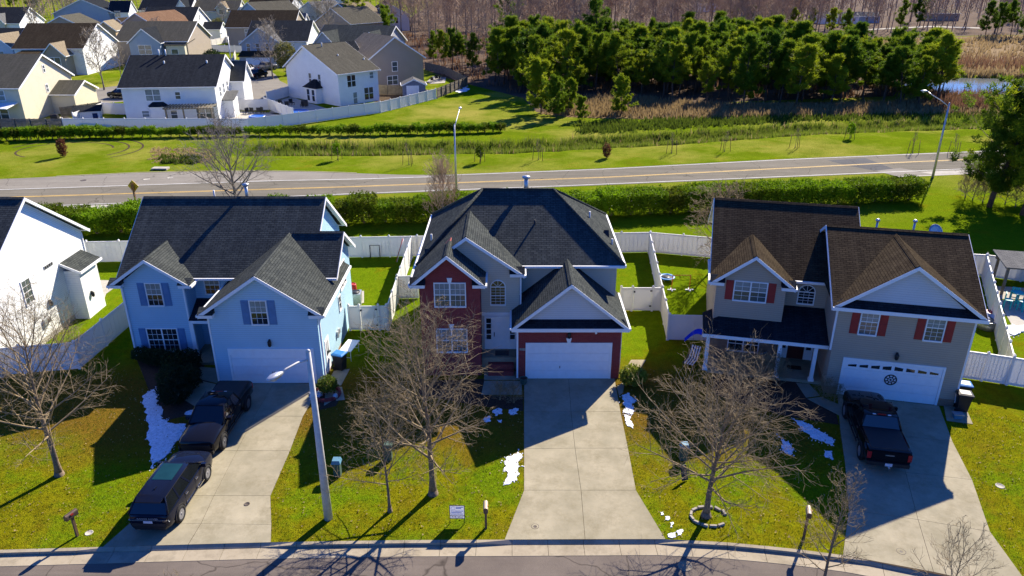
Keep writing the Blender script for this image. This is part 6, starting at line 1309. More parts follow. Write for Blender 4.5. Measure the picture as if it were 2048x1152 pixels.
# black pickup before the blue garage, nose to the street: front wheel and rear wheel contacts of its left flank
f, r_ = G(447, 901), G(500, 815); d = (f - r_).normalized(); rt = Vector((d.y, -d.x, 0)); c = (f + r_) / 2 + rt * .92
pickup('black pickup truck parked nose-out before the blue house garage', (c.x, c.y, .022), heading(r_, f), 'paint_black', 'front').scale = (.94, .96, .95)
# black pickup before the taupe garage, tail to the street
bb = G(1772, 950); dd = Vector((math.sin(R(4)), math.cos(R(4)), 0)); ax_ = Vector((-math.sin(R(-6)), math.cos(R(-6)), 0)); ax_ = Vector((.20, .98, 0)); c = bb + ax_ * 3.0
pickup('black pickup truck with red tail lights parked nose-in before the taupe garage', (c.x, c.y, .022), math.atan2(ax_.y, ax_.x) - math.pi / 2, 'paint_black', 'rear', rim='rim_silver')
# large SUV at the foot of the blue house driveway
def suv(label, pos, rz, paintm, rim='rim_dark', detail=True, group=None):
    V = thing('suv', label, 'SUV', pos, rz, group); r = .40
    st = [ring(2.48, .80, .42, .80, .92, .02), ring(2.40, .92, .32, .94, 1.02, .04), ring(2.1, .985, .28, 1.04, 1.10, .05), ring(1.5, 1.0, .28, 1.08, 1.15, .05), ring(1.2, 1.0, .28, 1.1, 1.16, .02), ring(-1.6, 1.0, .28, 1.1, 1.14, .0), ring(-2.25, .97, .32, 1.08, 1.12, .0), ring(-2.46, .92, .40, 1.04, 1.10, .0), ring(-2.52, .86, .48, .98, 1.04, .0)]
    MB().loft(st).build('body', M[paintm], V, sharp=38)
    greenhouse(V, -2.42, 1.45, -1.95, .55, .93, .67, 1.1, 1.70, paintm, 'paint_navy', pillars=(.30, .60), roof_panel=(-.85, .40, .48))
    MB().hexa([(-.60, -2.28, 1.62), (.60, -2.28, 1.62), (.66, -1.9, 1.68), (-.66, -1.9, 1.68)], [(-.58, -2.27, 1.655), (.58, -2.27, 1.655), (.64, -1.9, 1.745), (-.64, -1.9, 1.745)]).build('roof_spoiler', M['paint_navy'], V)
    MB().box(-.88, .88, -2.565, -2.5, .86, .905).build('tail_trim', M['chrome'], V); MB().box(-.80, .80, -2.55, -2.49, .52, .70).build('rear_bumper', M['plastic_black'], V); MB().hexa([(-.70, -2.50, .30), (.70, -2.50, .30), (.86, -2.2, .30), (-.86, -2.2, .30)], [(-.80, -2.545, .50), (.80, -2.545, .50), (.94, -2.2, .50), (-.94, -2.2, .50)]).build('rear_valance', M['plastic_black'], V)
    for s in (-1, 1):
        MB().hexa([(s * .66, -2.5, .72), (s * .93, -2.44, .72), (s * .95, -2.30, .72), (s * .66, -2.40, .72)][::-s], [(s * .66, -2.53, .86), (s * .91, -2.47, .86), (s * .94, -2.30, .86), (s * .66, -2.42, .86)][::-s]).build('tail_light', M['head_light'], V)
        MB().hexa([(s * .60, 2.38, .80), (s * .90, 2.22, .80), (s * .93, 2.1, .80), (s * .60, 2.26, .80)][::s], [(s * .60, 2.44, .90), (s * .88, 2.30, .92), (s * .90, 2.12, .92), (s * .60, 2.3, .90)][::s]).build('headlight', M['head_light'], V)
        MB().box(min(s * .97, s * 1.012), max(s * .97, s * 1.012), -1.3, 1.4, .30, .36).build('sill_trim', M['chrome'], V)
    MB().box(-.6, .6, 2.40, 2.5, .62, .86).build('grille', M['plastic_black'], V)
    if detail:
        L_ = bpy.data.objects.new('lettering', text_mesh('RANGE ROVER', .11, 'print_silver', .006)); link(L_, V); L_.location = (0, -2.548, .95); L_.rotation_euler = (R(90), 0, 0); L_.scale = (1.35, 1, 1)
    plate(V, -2.556, .78, -1, .42, .12); doors(V, 1.0, [1.3, .25, -.85], .4, 1.08); mirrors(V, 1.15, 1.16, .98, paintm); arches(V, .985, (1.5, -1.5), r)
    for x, s in ((.915, 1), (-.915, -1)):
        for y in (1.5, -1.5): wheel(V, x, y, r, .27, 'rim_silver', s, 10)
    MB().hexa([(-.02, -1.55, 1.79), (.02, -1.55, 1.79), (.02, -1.30, 1.79), (-.02, -1.30, 1.79)], [(-.012, -1.56, 1.86), (.012, -1.56, 1.86), (.012, -1.45, 1.84), (-.012, -1.45, 1.84)]).build('antenna_fin', M['paint_navy'], V)
    return V
rw, fw = G(364, 1043), G(418, 958); d = (fw - rw).normalized(); rt = Vector((d.y, -d.x, 0)); c = (rw + fw) / 2 - rt * .90
V_ = suv('black SUV with panoramic roof parked at the foot of the blue house driveway', (c.x, c.y, .022), heading(rw, fw), 'paint_navy'); V_.scale = (.91, .94, .93)
# vehicles at the cul-de-sac
pickup('dark pickup truck parked beside the cul-de-sac, nearest the street', (*G(515, 156).xy, .02), R(-12), 'paint_black', 'rear', group='cul-de-sac vehicles'); pickup('silver-sided pickup truck behind the dark one at the cul-de-sac', (*G(532, 141).xy, .02), R(-30), 'paint_grey', 'rear', rim='rim_silver', group='cul-de-sac vehicles'); suv('white SUV parked at the cul-de-sac garage', (*G(498, 145).xy, .02), R(-6), 'paint_white', 'rim_silver', False, 'cul-de-sac vehicles'); suv('dark SUV half hidden behind the white black-roofed house', (*G(246, 196).xy, .02), R(80), 'paint_black', 'rim_silver', False)

# ------------------------------------------------------------------ street lamps
def street_lamp(label, base, h, tip, r0=.17, mat='lamp_grey', drop=True, arm_z=-.35):
    """tip: luminaire position relative to the base"""
    t = thing('street_lamp', label, 'street lamp', (base.x, base.y, 0)); tip = Vector(tip); n = Vector((tip.x, tip.y, 0)).normalized()
    MB().tube([(0, 0, -.05), (0, 0, h * .5), (0, 0, h)], [r0, r0 * .76, r0 * .5], 12).build('pole', M[mat], t); MB().lathe([(r0 * .5, h), (r0 * .4, h + .06), (.02, h + .1)], 10).build('pole_cap', M[mat], t)
    A = Vector((0, 0, h + arm_z)); P = [A, A.lerp(tip, .35) + Vector((0, 0, .1)), A.lerp(tip, .7) + Vector((0, 0, .08)), tip - n * .28]; MB().tube(P, [.05, .045, .04, .035], 8).build('arm', M[mat], t)
    s = Vector((-n.y, n.x, 0)); hd = []
    for u, w_, z0, z1 in ((-.32, .05, -.03, .05), (-.12, .13, -.06, .11), (.15, .17, -.05, .12), (.36, .12, -.02, .06), (.44, .03, .0, .03)):
        hd.append([tip + n * u + s * x + Vector((0, 0, z)) for x, z in ((-w_, z0), (w_, z0), (w_ * .9, z1 * .7), (w_ * .4, z1), (-w_ * .4, z1), (-w_ * .9, z1 * .7))])
    L = MB().loft(hd).build('luminaire', M['galvanised'], t); MB().lathe([(.12, -.02), (.10, -.10), (.03, -.13)], 10, tip + n * .12 + Vector((0, 0, -.03))).build('lens', M['lens'], L)
base = G(657, 1037); tp = G(552, 752, 7.95); street_lamp('tall concrete street lamp on the lawn beside the blue house driveway', base, 8.25, (tp.x - base.x, tp.y - base.y, 7.95), .19)
street_lamp('roadside street lamp behind the brick house with its arm over the road', G(913, 392), 7.4, (.4, 3.2, 8.5), .13, 'galvanised'); street_lamp('roadside street lamp at the right end of the hedge', G(1865, 355), 8.3, (-2.1, 1.6, 9.35), .15, 'galvanised'); street_lamp('street lamp at the cul-de-sac of the subdivision', G(467, 155), 8.4, (-1.6, 1.2, 8.8), .15, 'galvanised'); street_lamp('street lamp among the far left houses', G(-16, 120), 8.4, (2.6, 1.0, 8.9), .14, 'galvanised')

# ------------------------------------------------------------------ small things in the front yards
def mailbox(label, pos, rz, post, box, h=1.05):
    t = thing('mailbox', label, 'mailbox', (pos.x, pos.y, 0), rz); MB().box(-.05, .05, -.05, .05, -.05, h).build('post', M[post], t); MB().box(-.09, .09, -.3, .26, h - .03, h).build('bracket', M[post], t)
    N = 10; pf = [(.10 * math.cos(math.pi * k / N), h + .13 + .10 * math.sin(math.pi * k / N)) for k in range(N + 1)] + [(-.10, h), (.10, h)]
    b = MB(); b.loft([[(x, .25, z) for x, z in pf], [(x, -.27, z) for x, z in pf]]); B = b.build('box', M[box], t, sharp=40); MB().loft([[(x * .97, -.275, h + .005 + (z - h) * .97) for x, z in pf], [(x * .97, -.295, h + .005 + (z - h) * .97) for x, z in pf]]).build('door', M['mailbox_bronze'], B); MB().box(.102, .115, -.1, .02, h + .12, h + .2).build('flag', M['plastic_red'], B)
mailbox('tan mailbox on a wooden post beside the for-sale sign', G(972, 1056), R(2), 'wood_post', 'mailbox_tan'); mailbox('bronze mailbox on a dark post at the left lawn edge', G(155, 1072), R(-22), 'wood_post', 'mailbox_bronze'); mailbox('weathered mailbox behind bare twigs at the foot of the taupe house lawn', Vector((12.3, 24.75, 0)), R(-16), 'wood_post', 'mailbox_tan', 1.3)
p = G(915, 1047); t = thing('for_sale_sign', 'white and blue for-sale yard sign in a black wire frame', 'sign', (p.x, p.y, 0), R(-1)); fr = MB()
for x in (-.32, .32): fr.box(x - .012, x + .012, -.012, .012, -.05, .98)
for z in (.28, .43, .97): fr.box(-.32, .32, -.01, .01, z - .01, z + .01)
fr.build('frame', M['dark_metal'], t); P1 = MB().box(-.305, .305, -.006, .006, .44, .96).build('panel', M['print_white'], t); P2 = MB().box(-.305, .305, -.006, .006, .29, .42).build('rider', M['print_white'], t)
L_ = bpy.data.objects.new('lettering', text_mesh('FOR SALE', .105, 'print_navy', .003)); link(L_, P2); L_.location = (0, -.009, .353); L_.rotation_euler = (R(90), 0, 0); L_.scale = (1.05, 1, 1)
lg = MB()
for k in range(18):
    a, c_ = 2 * math.pi * k / 20 + .5, 2 * math.pi * (k + 1) / 20 + .5; lg.hexa([(-.17 + .09 * math.cos(a), -.006, .83 + .09 * math.sin(a)), (-.17 + .075 * math.cos(a), -.006, .83 + .075 * math.sin(a)), (-.17 + .075 * math.cos(c_), -.006, .83 + .075 * math.sin(c_)), (-.17 + .09 * math.cos(c_), -.006, .83 + .09 * math.sin(c_))], [(-.17 + .09 * math.cos(a), -.009, .83 + .09 * math.sin(a)), (-.17 + .075 * math.cos(a), -.009, .83 + .075 * math.sin(a)), (-.17 + .075 * math.cos(c_), -.009, .83 + .075 * math.sin(c_)), (-.17 + .09 * math.cos(c_), -.009, .83 + .09 * math.sin(c_))])
lg.build('logo', M['print_blue'], P1); tx = MB()
for z, a, c_ in ((.86, -.05, .26), (.80, -.05, .18), (.66, -.26, .26), (.58, -.26, .2), (.50, -.26, .26)): tx.box(a, c_, -.009, -.006, z, z + .035)
tx.build('print', M['print_blue'], P1)
# wheelie bins
def bin_(label, pos, rz, lid_, body='plastic_black', h=1.02):
    t = thing('wheelie_bin', label, 'bin', (pos.x, pos.y, 0), rz); MB().loft([[(-.24, -.24, .04), (.24, -.24, .04), (.24, .26, .04), (-.24, .26, .04)], [(-.3, -.3, h - .08), (.3, -.3, h - .08), (.3, .34, h - .08), (-.3, .34, h - .08)], [(-.33, -.33, h - .06), (.33, -.33, h - .06), (.33, .37, h - .06), (-.33, .37, h - .06)], [(-.33, -.33, h), (.33, -.33, h), (.33, .37, h), (-.33, .37, h)]], smooth=False).build('body', M[body], t)
    MB().loft([[(-.34, -.36, h), (.34, -.36, h), (.34, .40, h), (-.34, .40, h)], [(-.33, -.35, h + .05), (.33, -.35, h + .05), (.33, .39, h + .07), (-.33, .39, h + .07)], [(-.22, -.24, h + .09), (.22, -.24, h + .09), (.22, .28, h + .11), (-.22, .28, h + .11)]], smooth=False).build('lid', M[lid_], t)
    for s in (-1, 1): MB().lathe([(.11, -.03), (.12, 0), (.11, .03)], 14, (s * .26, .3, .12), axis='x').build('wheel', M['tyre'], t)
    MB().tube([(-.26, .43, h - .03), (.26, .43, h - .03)], .018, 6).build('handle', M[body], t)
bin_('black wheelie bin with bright blue lid beside the blue house', G(682, 738), R(70), 'plastic_blue'); bin_('black wheelie bin with blue lid against the taupe house corner', G(1921, 800), R(75), 'plastic_blue'); bin_('black wheelie bin with black lid before the blue-lidded one', G(1922, 820), R(75), 'plastic_black')
p = G(1914, 836); t = thing('storage_tote', 'small pale blue tote on the paving by the bins', 'box', (p.x, p.y, .024), R(-8)); MB().hexa([(-.2, -.14, 0), (.2, -.14, 0), (.2, .14, 0), (-.2, .14, 0)], [(-.24, -.17, .24), (.24, -.17, .24), (.24, .17, .24), (-.24, .17, .24)]).build('body', M['pedestal_blue'], t); MB().box(-.26, .26, -.19, .19, .24, .28).build('lid', M['galvanised'], t)
p = G(701, 712); t = thing('folding_table', 'white folding table beside the blue-lidded bin', 'table', (p.x, p.y, 0), R(80)); MB().box(-.75, .75, -.38, .38, .70, .74).build('tabletop', M['plastic_white'], t)
for x in (-.65, .65):
    for y in (-.3, .3): MB().tube([(x, y, 0), (x, y, .71)], .02, 6).build('leg', M['plastic_white'], t)
    MB().tube([(x, -.3, .25), (x, .3, .25)], .015, 6).build('stretcher', M['plastic_white'], t)
# planter ring, white ball and pot by the garages
p = G(654, 790); t = thing('raised_planter', 'round red-brown brick planter by the blue garage corner', 'planter', (p.x, p.y, 0)); 
for k in range(16):
    a = 2 * math.pi * k / 16; o = MB().box(-.14, .14, -.06, .06, 0, .2).build('brick', M['brick_red'], t); o.location = (.72 * math.cos(a), .72 * math.sin(a), 0); o.rotation_euler = (0, 0, a + math.pi / 2)
p = G(671, 797); o = MB().lathe([(.02, 0), (.1, .03), (.15, .12), (.15, .2), (.1, .28), (.02, .31)], 14).build('garden_globe', M['galvanised']); o.location = (p.x, p.y, 0); tag(o, 'pale grey garden globe beside the brick planter', 'globe')
p = G(1047, 768); t = thing('plant_pot', 'dark green glazed pot at the left corner of the brick garage', 'pot', (p.x, p.y, .0)); MB().lathe([(.14, .0), (.2, .15), (.21, .32), (.24, .36), (.24, .4), (.2, .4), (.18, .34)], 16).build('pot', M['pot_green'], t); MB().lathe([(.18, .34), (.18, .36)], 14).build('soil', M['mulch'], t)
# utility pedestals
def pedestal(label, pos, body, top):
    t = thing('utility_pedestal', label, 'utility box', (pos.x, pos.y, 0)); MB().box(-.16, .16, -.16, .16, -.02, .75).build('body', M[body], t); MB().hexa([(-.22, -.22, .75), (.22, -.22, .75), (.22, .22, .75), (-.22, .22, .75)], [(-.17, -.17, .92), (.17, -.17, .92), (.17, .17, .92), (-.17, .17, .92)]).build('cap', M[top], t)
pedestal('grey-green utility pedestal with blue cap in the brick house lawn', G(676, 950), 'pedestal_green', 'pedestal_blue'); pedestal('low blue-capped utility pedestal in the shaded lawn by the brick driveway', G(1366, 918), 'pedestal_green', 'pedestal_blue'); pedestal('green utility pedestal behind the slender young tree', G(778, 918), 'pedestal_green', 'pedestal_green')
p = G(1370, 962); t = thing('yard_sign', 'small dark yard sign leaning in the grass near the spreading tree', 'sign', (p.x, p.y, 0), R(20)); MB().hexa([(-.16, -.01, .04), (.16, -.01, .04), (.16, .01, .04), (-.16, .01, .04)], [(-.16, .28, .7), (.16, .28, .7), (.16, .3, .7), (-.16, .3, .7)]).build('panel', M['dark_metal'], t); MB().tube([(0, .0, -.02), (0, .3, .74)], .012, 5).build('stake', M['galvanised'], t)
# chairs on and beside the porch
def lounge(label, pos, rz, z=0):
    t = thing('lounge_chair', label, 'chair', (pos.x, pos.y, z), rz); MB().slab([(-.3, -.7, .36), (.3, -.7, .36), (.3, .2, .30), (-.3, .2, .30)], .04).build('seat', M['fabric_stripe'], t); MB().slab([(-.3, .2, .30), (.3, .2, .30), (.3, .75, .92), (-.3, .75, .92)], .04).build('backrest', M['fabric_stripe'], t)
    for x in (-.33, .33):
        for y, zz in ((-.6, .36), (.3, .36)): MB().tube([(x, y, 0), (x, y, zz)], .018, 6).build('leg', M['dark_metal'], t)
        MB().tube([(x, -.7, .35), (x, .2, .29), (x, .75, .91)], .02, 6).build('side_rail', M['dark_metal'], t)
lounge('striped lounge chair on the grass beside the taupe porch', G(1382, 728), R(-30)); lounge('striped lounge chair on the taupe porch floor', G(1504, 722, .2), R(-150), .2)
p = G(1478, 716, .2); t = thing('porch_chair', 'dark metal chair on the taupe porch beside the striped one', 'chair', (p.x, p.y, .2), R(-13)); MB().box(-.24, .24, -.24, .24, .42, .46).build('seat', M['dark_metal'], t); MB().box(-.24, .24, .2, .24, .5, .95).build('backrest', M['dark_metal'], t)
for x in (-.21, .21):
    for y in (-.21, .21): MB().tube([(x, y, 0), (x, y, .44)], .016, 6).build('leg', M['dark_metal'], t)
p = G(1523, 720, .2); t = thing('plant_pot', 'dark pot on the taupe porch floor', 'pot', (p.x, p.y, .2)); MB().lathe([(.1, 0), (.16, .28), (.18, .3), (.18, .33), (.14, .33)], 12).build('pot', M['terracotta'], t); MB().lathe([(.14, .3), (.14, .32)], 10).build('soil', M['mulch'], t)
p = G(1588, 735, .2); o = MB().box(-.4, .4, -.22, .22, 0, .02).build('door_mat', M['mulch']); o.location = (p.x, p.y, .2); o.rotation_euler = (0, 0, R(-13)); tag(o, 'brown mat before the red porch door', 'mat')
# back yards
p = G(712, 606); t = thing('air_conditioner', 'grey air conditioner with round fan grille behind the blue house', 'air conditioner', (p.x, p.y, 0), R(4)); MB().box(-.42, .42, -.42, .42, .0, .85).build('cabinet', M['galvanised'], t); g_ = MB().lathe([(.36, .85), (.36, .9), (.3, .9), (.3, .87)], 20).build('fan_grille', M['dark_metal'], t); MB().lathe([(.02, .86), (.3, .86), (.3, .875), (.02, .88)], 20).build('fan', M['plastic_black'], g_)
p = G(706, 590); t = thing('barrel', 'red barrel behind the blue house air conditioner', 'barrel', (p.x, p.y, 0)); MB().lathe([(.28, 0), (.31, .1), (.32, .45), (.31, .8), (.28, .9), (.26, .9), (.25, .86)], 16).build('body', M['plastic_red'], t); MB().lathe([(.312, .28), (.33, .3), (.312, .32)], 16).build('hoop', M['dark_metal'], t)
slabs('patio_blue_house', [[(700, 612), (728, 606), (728, 582), (706, 584)]], 'concrete_pale')
a, c_ = G(743, 512), G(762, 512); t = thing('goal_frame', 'small black goal frame against the back fence', 'goal', (a.x, a.y - .45, 0)); w_ = (c_ - a).length; MB().tube([(0, 0, 0), (0, 0, 1.1), (w_, 0, 1.1), (w_, 0, 0)], .035, 6).build('posts', M['dark_metal'], t); MB().tube([(0, 0, 1.1), (0, .4, .05), (w_, .4, .05), (w_, 0, 1.1)], .02, 5).build('back_frame', M['dark_metal'], t)
p = G(792, 524); t = thing('leaning_pole', 'long red and white pole leaning in the corner of the fence', 'pole', (p.x, p.y, 0)); MB().tube([(0, 0, 0), (.55, .8, 1.75)], .03, 6).build('pole', M['plastic_red'], t); MB().tube([(.08, 0.0, .0), (.62, .8, 1.7)], .02, 6).build('rod', M['plastic_white'], t)
p = G(1330, 561); t = thing('trampoline', 'small round blue trampoline on the yard grass by the lot fence', 'trampoline', (p.x + .1, p.y, 0)); MB().lathe([(.42, .30), (.44, .33), (.62, .33), (.64, .29), (.60, .26)], 22).build('pad', M['plastic_blue'], t); MB().lathe([(.02, .29), (.43, .295), (.43, .305), (.02, .31)], 20).build('mat', M['dark_metal'], t)
for k in range(6): MB().tube([(.56 * math.cos(k * 1.047), .56 * math.sin(k * 1.047), 0), (.56 * math.cos(k * 1.047), .56 * math.sin(k * 1.047), .28)], .018, 5).build('leg', M['galvanised'], t)
a, c_ = G(1343, 580), G(1379, 581); t = thing('play_hurdle', 'orange bar frame with white feet on the yard grass', 'hurdle', (a.x, a.y, 0)); w_ = (c_ - a).length; fr = MB().tube([(0, 0, 1.18), (w_, 0, 1.18)], .025, 6).build('bar', M['orange_paint'], t)
for x in (0, w_): MB().tube([(x, 0, 0), (x, 0, 1.2)], .03, 6).build('upright', M['orange_paint'], t); MB().box(x - .3, x + .3, -.05, .05, 0, .06).build('foot', M['plastic_white'], t); MB().box(x - .05, x + .05, -.3, .3, 0, .055).build('foot', M['plastic_white'], t)
p = G(1970, 652); t = thing('stock_tank', 'oval galvanised stock tank beside the right lot fence', 'tub', (p.x, p.y, 0), R(70)); ov = lambda r, z: [(r * 1.5 * math.cos(2 * math.pi * k / 20) * .62, r * .62 * math.sin(2 * math.pi * k / 20), z) for k in range(20)]
MB().loft([ov(.96, 0), ov(1.0, .3), ov(.98, .34), ov(1.0, .6), ov(1.05, .62), ov(.96, .62), ov(.9, .3), ov(.5, .28)]).build('tank', M['galvanised'], t); MB().loft([ov(.9, .42), ov(.9, .44)]).build('water', M['water'], t); MB().lathe([(.02, .7), (.16, .6), (.18, .44), (.1, .42)], 12).build('float', M['plastic_white'], t)
p = G(1974, 634); t = thing('toy_box', 'red plastic box behind the stock tank', 'box', (p.x, p.y, 0), R(-10)); MB().box(-.35, .35, -.22, .22, 0, .4).build('body', M['plastic_red'], t); MB().box(-.37, .37, -.24, .24, .4, .46).build('lid', M['plastic_red'], t)
# patio shelter with teal chairs beyond the right lot fence
slabs('patio_teal_chairs', [[(1996, 600), (2024, 652), (2110, 664), (2110, 602)], [(1990, 598), (1984, 572), (2110, 580), (2110, 600)]], 'concrete_pale')
p = G(2002, 590); t = thing('patio_shelter', 'timber patio shelter with grey roof beyond the right lot fence', 'shelter', (p.x, p.y, 0), R(-13))
for x in (.0, 2.6, 5.2):
    for y in (0, 2.0): MB().box(x - .08, x + .08, y - .08, y + .08, 0, 2.3).build('post', M['fence_wood'], t)
MB().box(-.2, 5.6, -.1, .1, 2.1, 2.3).build('beam', M['fence_wood'], t); MB().box(-.2, 5.6, 1.9, 2.1, 2.1, 2.3).build('beam', M['fence_wood'], t); MB().slab([(-.35, -.45, 2.32), (5.9, -.45, 2.32), (5.9, 2.5, 2.62), (-.35, 2.5, 2.62)], .07).build('roof', M['shingle_grey'], t)
def teal_chair(label, pos, rz):
    t = thing('bar_chair', label, 'chair', (pos.x, pos.y, .024), rz, 'teal patio chairs'); MB().box(-.24, .24, -.24, .24, .68, .73).build('seat', M['plastic_teal'], t)
    for k in range(4): MB().box(-.24 + .125 * k, -.14 + .125 * k, .2, .24, .73, 1.2).build('back_slat', M['plastic_teal'], t)
    for x in (-.2, .2):
        for y in (-.2, .2): MB().box(x - .03, x + .03, y - .03, y + .03, 0, .68).build('leg', M['plastic_teal'], t)
    MB().box(-.2, .2, -.22, -.18, .25, .3).build('footrest', M['plastic_teal'], t)
teal_chair('teal bar chair under the patio shelter by the lot fence', G(2012, 618), R(60)); teal_chair('teal bar chair at the back of the patio shelter', G(2024, 604), R(150)); teal_chair('teal bar chair at the open side of the patio shelter', G(2042, 622), R(-70))
p = G(2030, 612); t = thing('bar_table', 'tall teal patio table between the bar chairs', 'table', (p.x, p.y, .024)); MB().box(-.35, .35, -.35, .35, .98, 1.03).build('tabletop', M['plastic_teal'], t)
for x in (-.28, .28):
    for y in (-.28, .28): MB().box(x - .03, x + .03, y - .03, y + .03, 0, .98).build('leg', M['plastic_teal'], t)
# road sign seen from behind the blue house roof
p = G(275, 420); t = thing('road_sign', 'yellow warning sign on a wooden post beside the road', 'road sign', (p.x, p.y, 0), R(-12)); MB().box(-.07, .07, -.07, .07, 0, 2.5).build('post', M['wood_post'], t)
s_ = .62; MB().hexa([(0, .08, 2.4 - s_), (s_, .08, 2.4), (0, .08, 2.4 + s_), (-s_, .08, 2.4)], [(0, .10, 2.4 - s_), (s_, .10, 2.4), (0, .10, 2.4 + s_), (-s_, .10, 2.4)]).build('panel', M['yellow_paint'], t); MB().box(-.13, .2, -.1, -.075, 2.0, 2.75).build('backing', M['sign_brown'], t)
# yard things behind the white fences
p = G(806, 192); t = thing('garden_shed', 'small blue-grey shed with white door beside the sunlit fence', 'shed', (p.x, p.y, 0), R(10)); wall_block(t, 0, 4.2, 0, 3.4, 0, 2.0, 2.9, 'y', 'stucco_shed'); gable_roof(t, -.2, 4.4, -.2, 3.6, 1.98, 3.0, 'y', 'shingle_grey', ridge=False); MB().box(.7, 3.0, -.05, -.005, 0, 1.8).build('door', M['door_white'], t)
p = G(150, 246); t = thing('garden_shed', 'small white shed with dark lean-to roof inside the left fence', 'shed', (p.x, p.y, 0), R(20)); wall_block(t, 0, 3.6, 0, 2.2, 0, 1.7, None, 'y', 'siding_white'); MB().slab([(-.2, -.3, 1.7), (3.9, -.3, 1.7), (3.9, 2.4, 2.2), (-.2, 2.4, 2.2)], .08).build('roof', M['shingle_black'], t); MB().box(2.6, 3.3, -.04, -.005, .3, 1.3).build('door', M['solar_blue'], t)
def pool(label, q, r):
    p = G(*q); t = thing('paddling_pool', label, 'pool', (p.x, p.y, .012), 0, 'round paddling pools'); MB().lathe([(r, 0), (r, .5), (r - .1, .5), (r - .12, .3)], 22).build('wall', M['pool_blue'], t); MB().lathe([(r - .12, .40), (r - .12, .42)], 20).build('water', M['pool_blue'], t)
pool('round deep blue pool on the shaded patio', (598, 228), 1.6); pool('round deep blue pool half behind the long white fence', (515, 238), 1.3)
def patio_chair(label, q, mat='dark_metal'):
    p = G(*q); t = thing('patio_chair', label, 'chair', (p.x, p.y, .013), rnd(0, 6), 'far patio chairs'); MB().box(-.35, .35, -.35, .35, .35, .45).build('seat', M[mat], t); MB().box(-.35, .35, .28, .35, .45, 1.0).build('backrest', M[mat], t)
    for x in (-.3, .3):
        for y in (-.3, .3): MB().box(x - .03, x + .03, y - .03, y + .03, 0, .35).build('leg', M[mat], t)
for q in ((492, 228), (506, 227), (518, 227), (528, 226)): patio_chair('dark patio chair on the sunlit pool patio', q)
for q in ((562, 212), (574, 214), (584, 210), (606, 214)): patio_chair('dark patio chair on the shaded pool patio', q)
for q in ((866, 164), (874, 160), (882, 162), (886, 158)): patio_chair('dark patio chair on the tan house deck', q)
def grill(label, q):
    p = G(*q); t = thing('grill', label, 'grill', (p.x, p.y, 0)); MB().box(-.55, .55, -.3, .3, .2, .9).build('cabinet', M['dark_metal'], t); MB().lathe([(.3, -.5), (.3, .5)], 10, (0, 0, .92), axis='x').build('hood', M['dark_metal'], t)
grill('covered dark grill beside the white house bay', (610, 214)); grill('pale covered grill beside the cream house', (112, 244))
# fire hydrant and cabinet by the cul-de-sac kerb
p = G(486, 198); t = thing('fire_hydrant', 'dark fire hydrant on the cul-de-sac kerb', 'hydrant', (p.x, p.y, 0)); MB().lathe([(.2, 0), (.2, .08), (.14, .1), (.14, .6), (.17, .62), (.12, .76), (.03, .82)], 12).build('body', M['dark_metal'], t); MB().lathe([(.06, -.24), (.06, .24)], 8, (0, 0, .5), axis='x').build('nozzle', M['dark_metal'], t)

# ------------------------------------------------------------------ old snow
def snow(label, pts, th=.05, jit=.10, sub=4):
    """melting patch: ragged outline by repeated midpoint displacement, uneven top"""
    random.seed(len(label) + int(pts[0][0])); L = [G(*p) for p in pts]
    for it in range(4):
        N_ = []
        for a, c_ in zip(L, L[1:] + L[:1]):
            d = (c_ - a).length; N_ += [a, (a + c_) / 2 + Vector((rnd(-1, 1), rnd(-1, 1), 0)) * min(jit * 2.2, d * .24)]
        L = N_
    m = sum(L, Vector()) / len(L); ar = sum(L[i].x * L[(i + 1) % len(L)].y - L[(i + 1) % len(L)].x * L[i].y for i in range(len(L)))
    if ar < 0: L.reverse()
    b = MB().hexa([(p.x, p.y, -.01) for p in L], [(p.x, p.y, th * .7) for p in L])
    for k in range(int(len(L) * .3) if len(pts) > 4 else 0):                    # crumbs melting off the rim
        q = random.choice(L); c_ = q + (q - m).normalized() * rnd(-.02, .22) * (1 + jit * 4); r_ = rnd(.012, .05); a0 = rnd(0, 6)
        P_ = [(c_.x + r_ * rnd(.6, 1.2) * math.cos(a0 + j * 1.05), c_.y + r_ * rnd(.6, 1.2) * math.sin(a0 + j * 1.05)) for j in range(6)]; b.hexa([(x, y, -.005) for x, y in P_], [(x * .9 + c_.x * .1, y * .9 + c_.y * .1, .03) for x, y in P_])
    return tag(b.build('snow_patch', M['snow']), label, 'snow')
snow('large shaded snow patch on the lawn beside the black SUV', [(290, 790), (312, 776), (318, 790), (312, 812), (330, 840), (372, 850), (362, 880), (340, 905), (306, 938), (298, 890), (292, 840)], .06, .07)
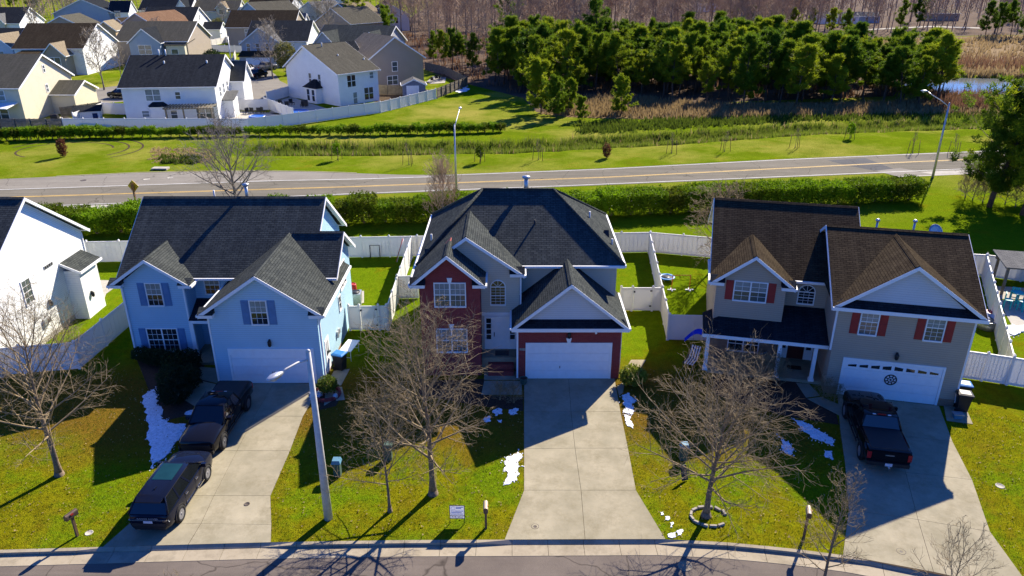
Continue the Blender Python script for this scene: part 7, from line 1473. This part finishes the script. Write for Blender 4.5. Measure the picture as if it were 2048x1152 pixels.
snow('long sunlit snow patch on the grass left of the brick driveway', [(1014, 914), (1036, 904), (1043, 915), (1036, 940), (1034, 962), (1010, 970), (1016, 946), (1010, 930)], .05, .08)
snow('snow patch by the shrub at the edge of the brick driveway', [(1243, 792), (1258, 786), (1270, 806), (1264, 830), (1246, 824)], .05, .06); snow('thin sunlit snow tail at the edge of the brick driveway', [(1248, 830), (1262, 834), (1266, 858), (1252, 848)], .04, .05)
snow('small snow patch on the planter soil by the blue garage', [(622, 786), (636, 780), (644, 790), (636, 802), (622, 800)], .16, .05)
for k, pp in enumerate((((985, 822), (998, 816), (1004, 828), (990, 832)), ((1018, 820), (1038, 818), (1036, 828), (1020, 830)), ((968, 836), (980, 832), (982, 842), (970, 844)), ((994, 840), (1004, 840), (1002, 846)))): snow('small shaded snow scrap in the bed before the brick house', list(pp), .03, .05, 4)['group'] = 'snow scraps by the brick house'
for k, pp in enumerate((((1320, 1025), (1326, 1024), (1328, 1030), (1322, 1031)), ((1330, 1034), (1337, 1033), (1338, 1040), (1331, 1040)), ((1340, 1046), (1346, 1044), (1345, 1055), (1340, 1056)), ((1336, 1068), (1350, 1064), (1352, 1074), (1336, 1075)), ((1352, 1064), (1366, 1060), (1362, 1070), (1354, 1073)))): snow('small sunlit snow scrap at the kerb by the brick driveway', list(pp), .04, .03, 3)['group'] = 'snow scraps by the kerb'
snow('streak of shaded snow on the taupe house lawn', [(1585, 838), (1600, 842), (1630, 858), (1666, 878), (1664, 892), (1640, 882), (1606, 862)], .04, .07); snow('small shaded snow streak below the spreading tree branches', [(1556, 872), (1574, 884), (1586, 900), (1578, 910), (1562, 892)], .03, .06); snow('shaded snow scraps by the taupe driveway edge', [(1648, 900), (1664, 902), (1664, 920), (1650, 914)], .03, .07)
snow('snow heap on the grass beyond the right lot fence', [(2014, 652), (2048, 652), (2052, 664), (2028, 672), (2014, 664)], .12, .07); snow('snow scrap between shrubs and path of the blue house', [(372, 824), (386, 820), (388, 828), (374, 832)], .04, .04); snow('snow left on the lawn end of the wooden fence', [(912, 182), (936, 172), (938, 178), (918, 186)], .1, .3)
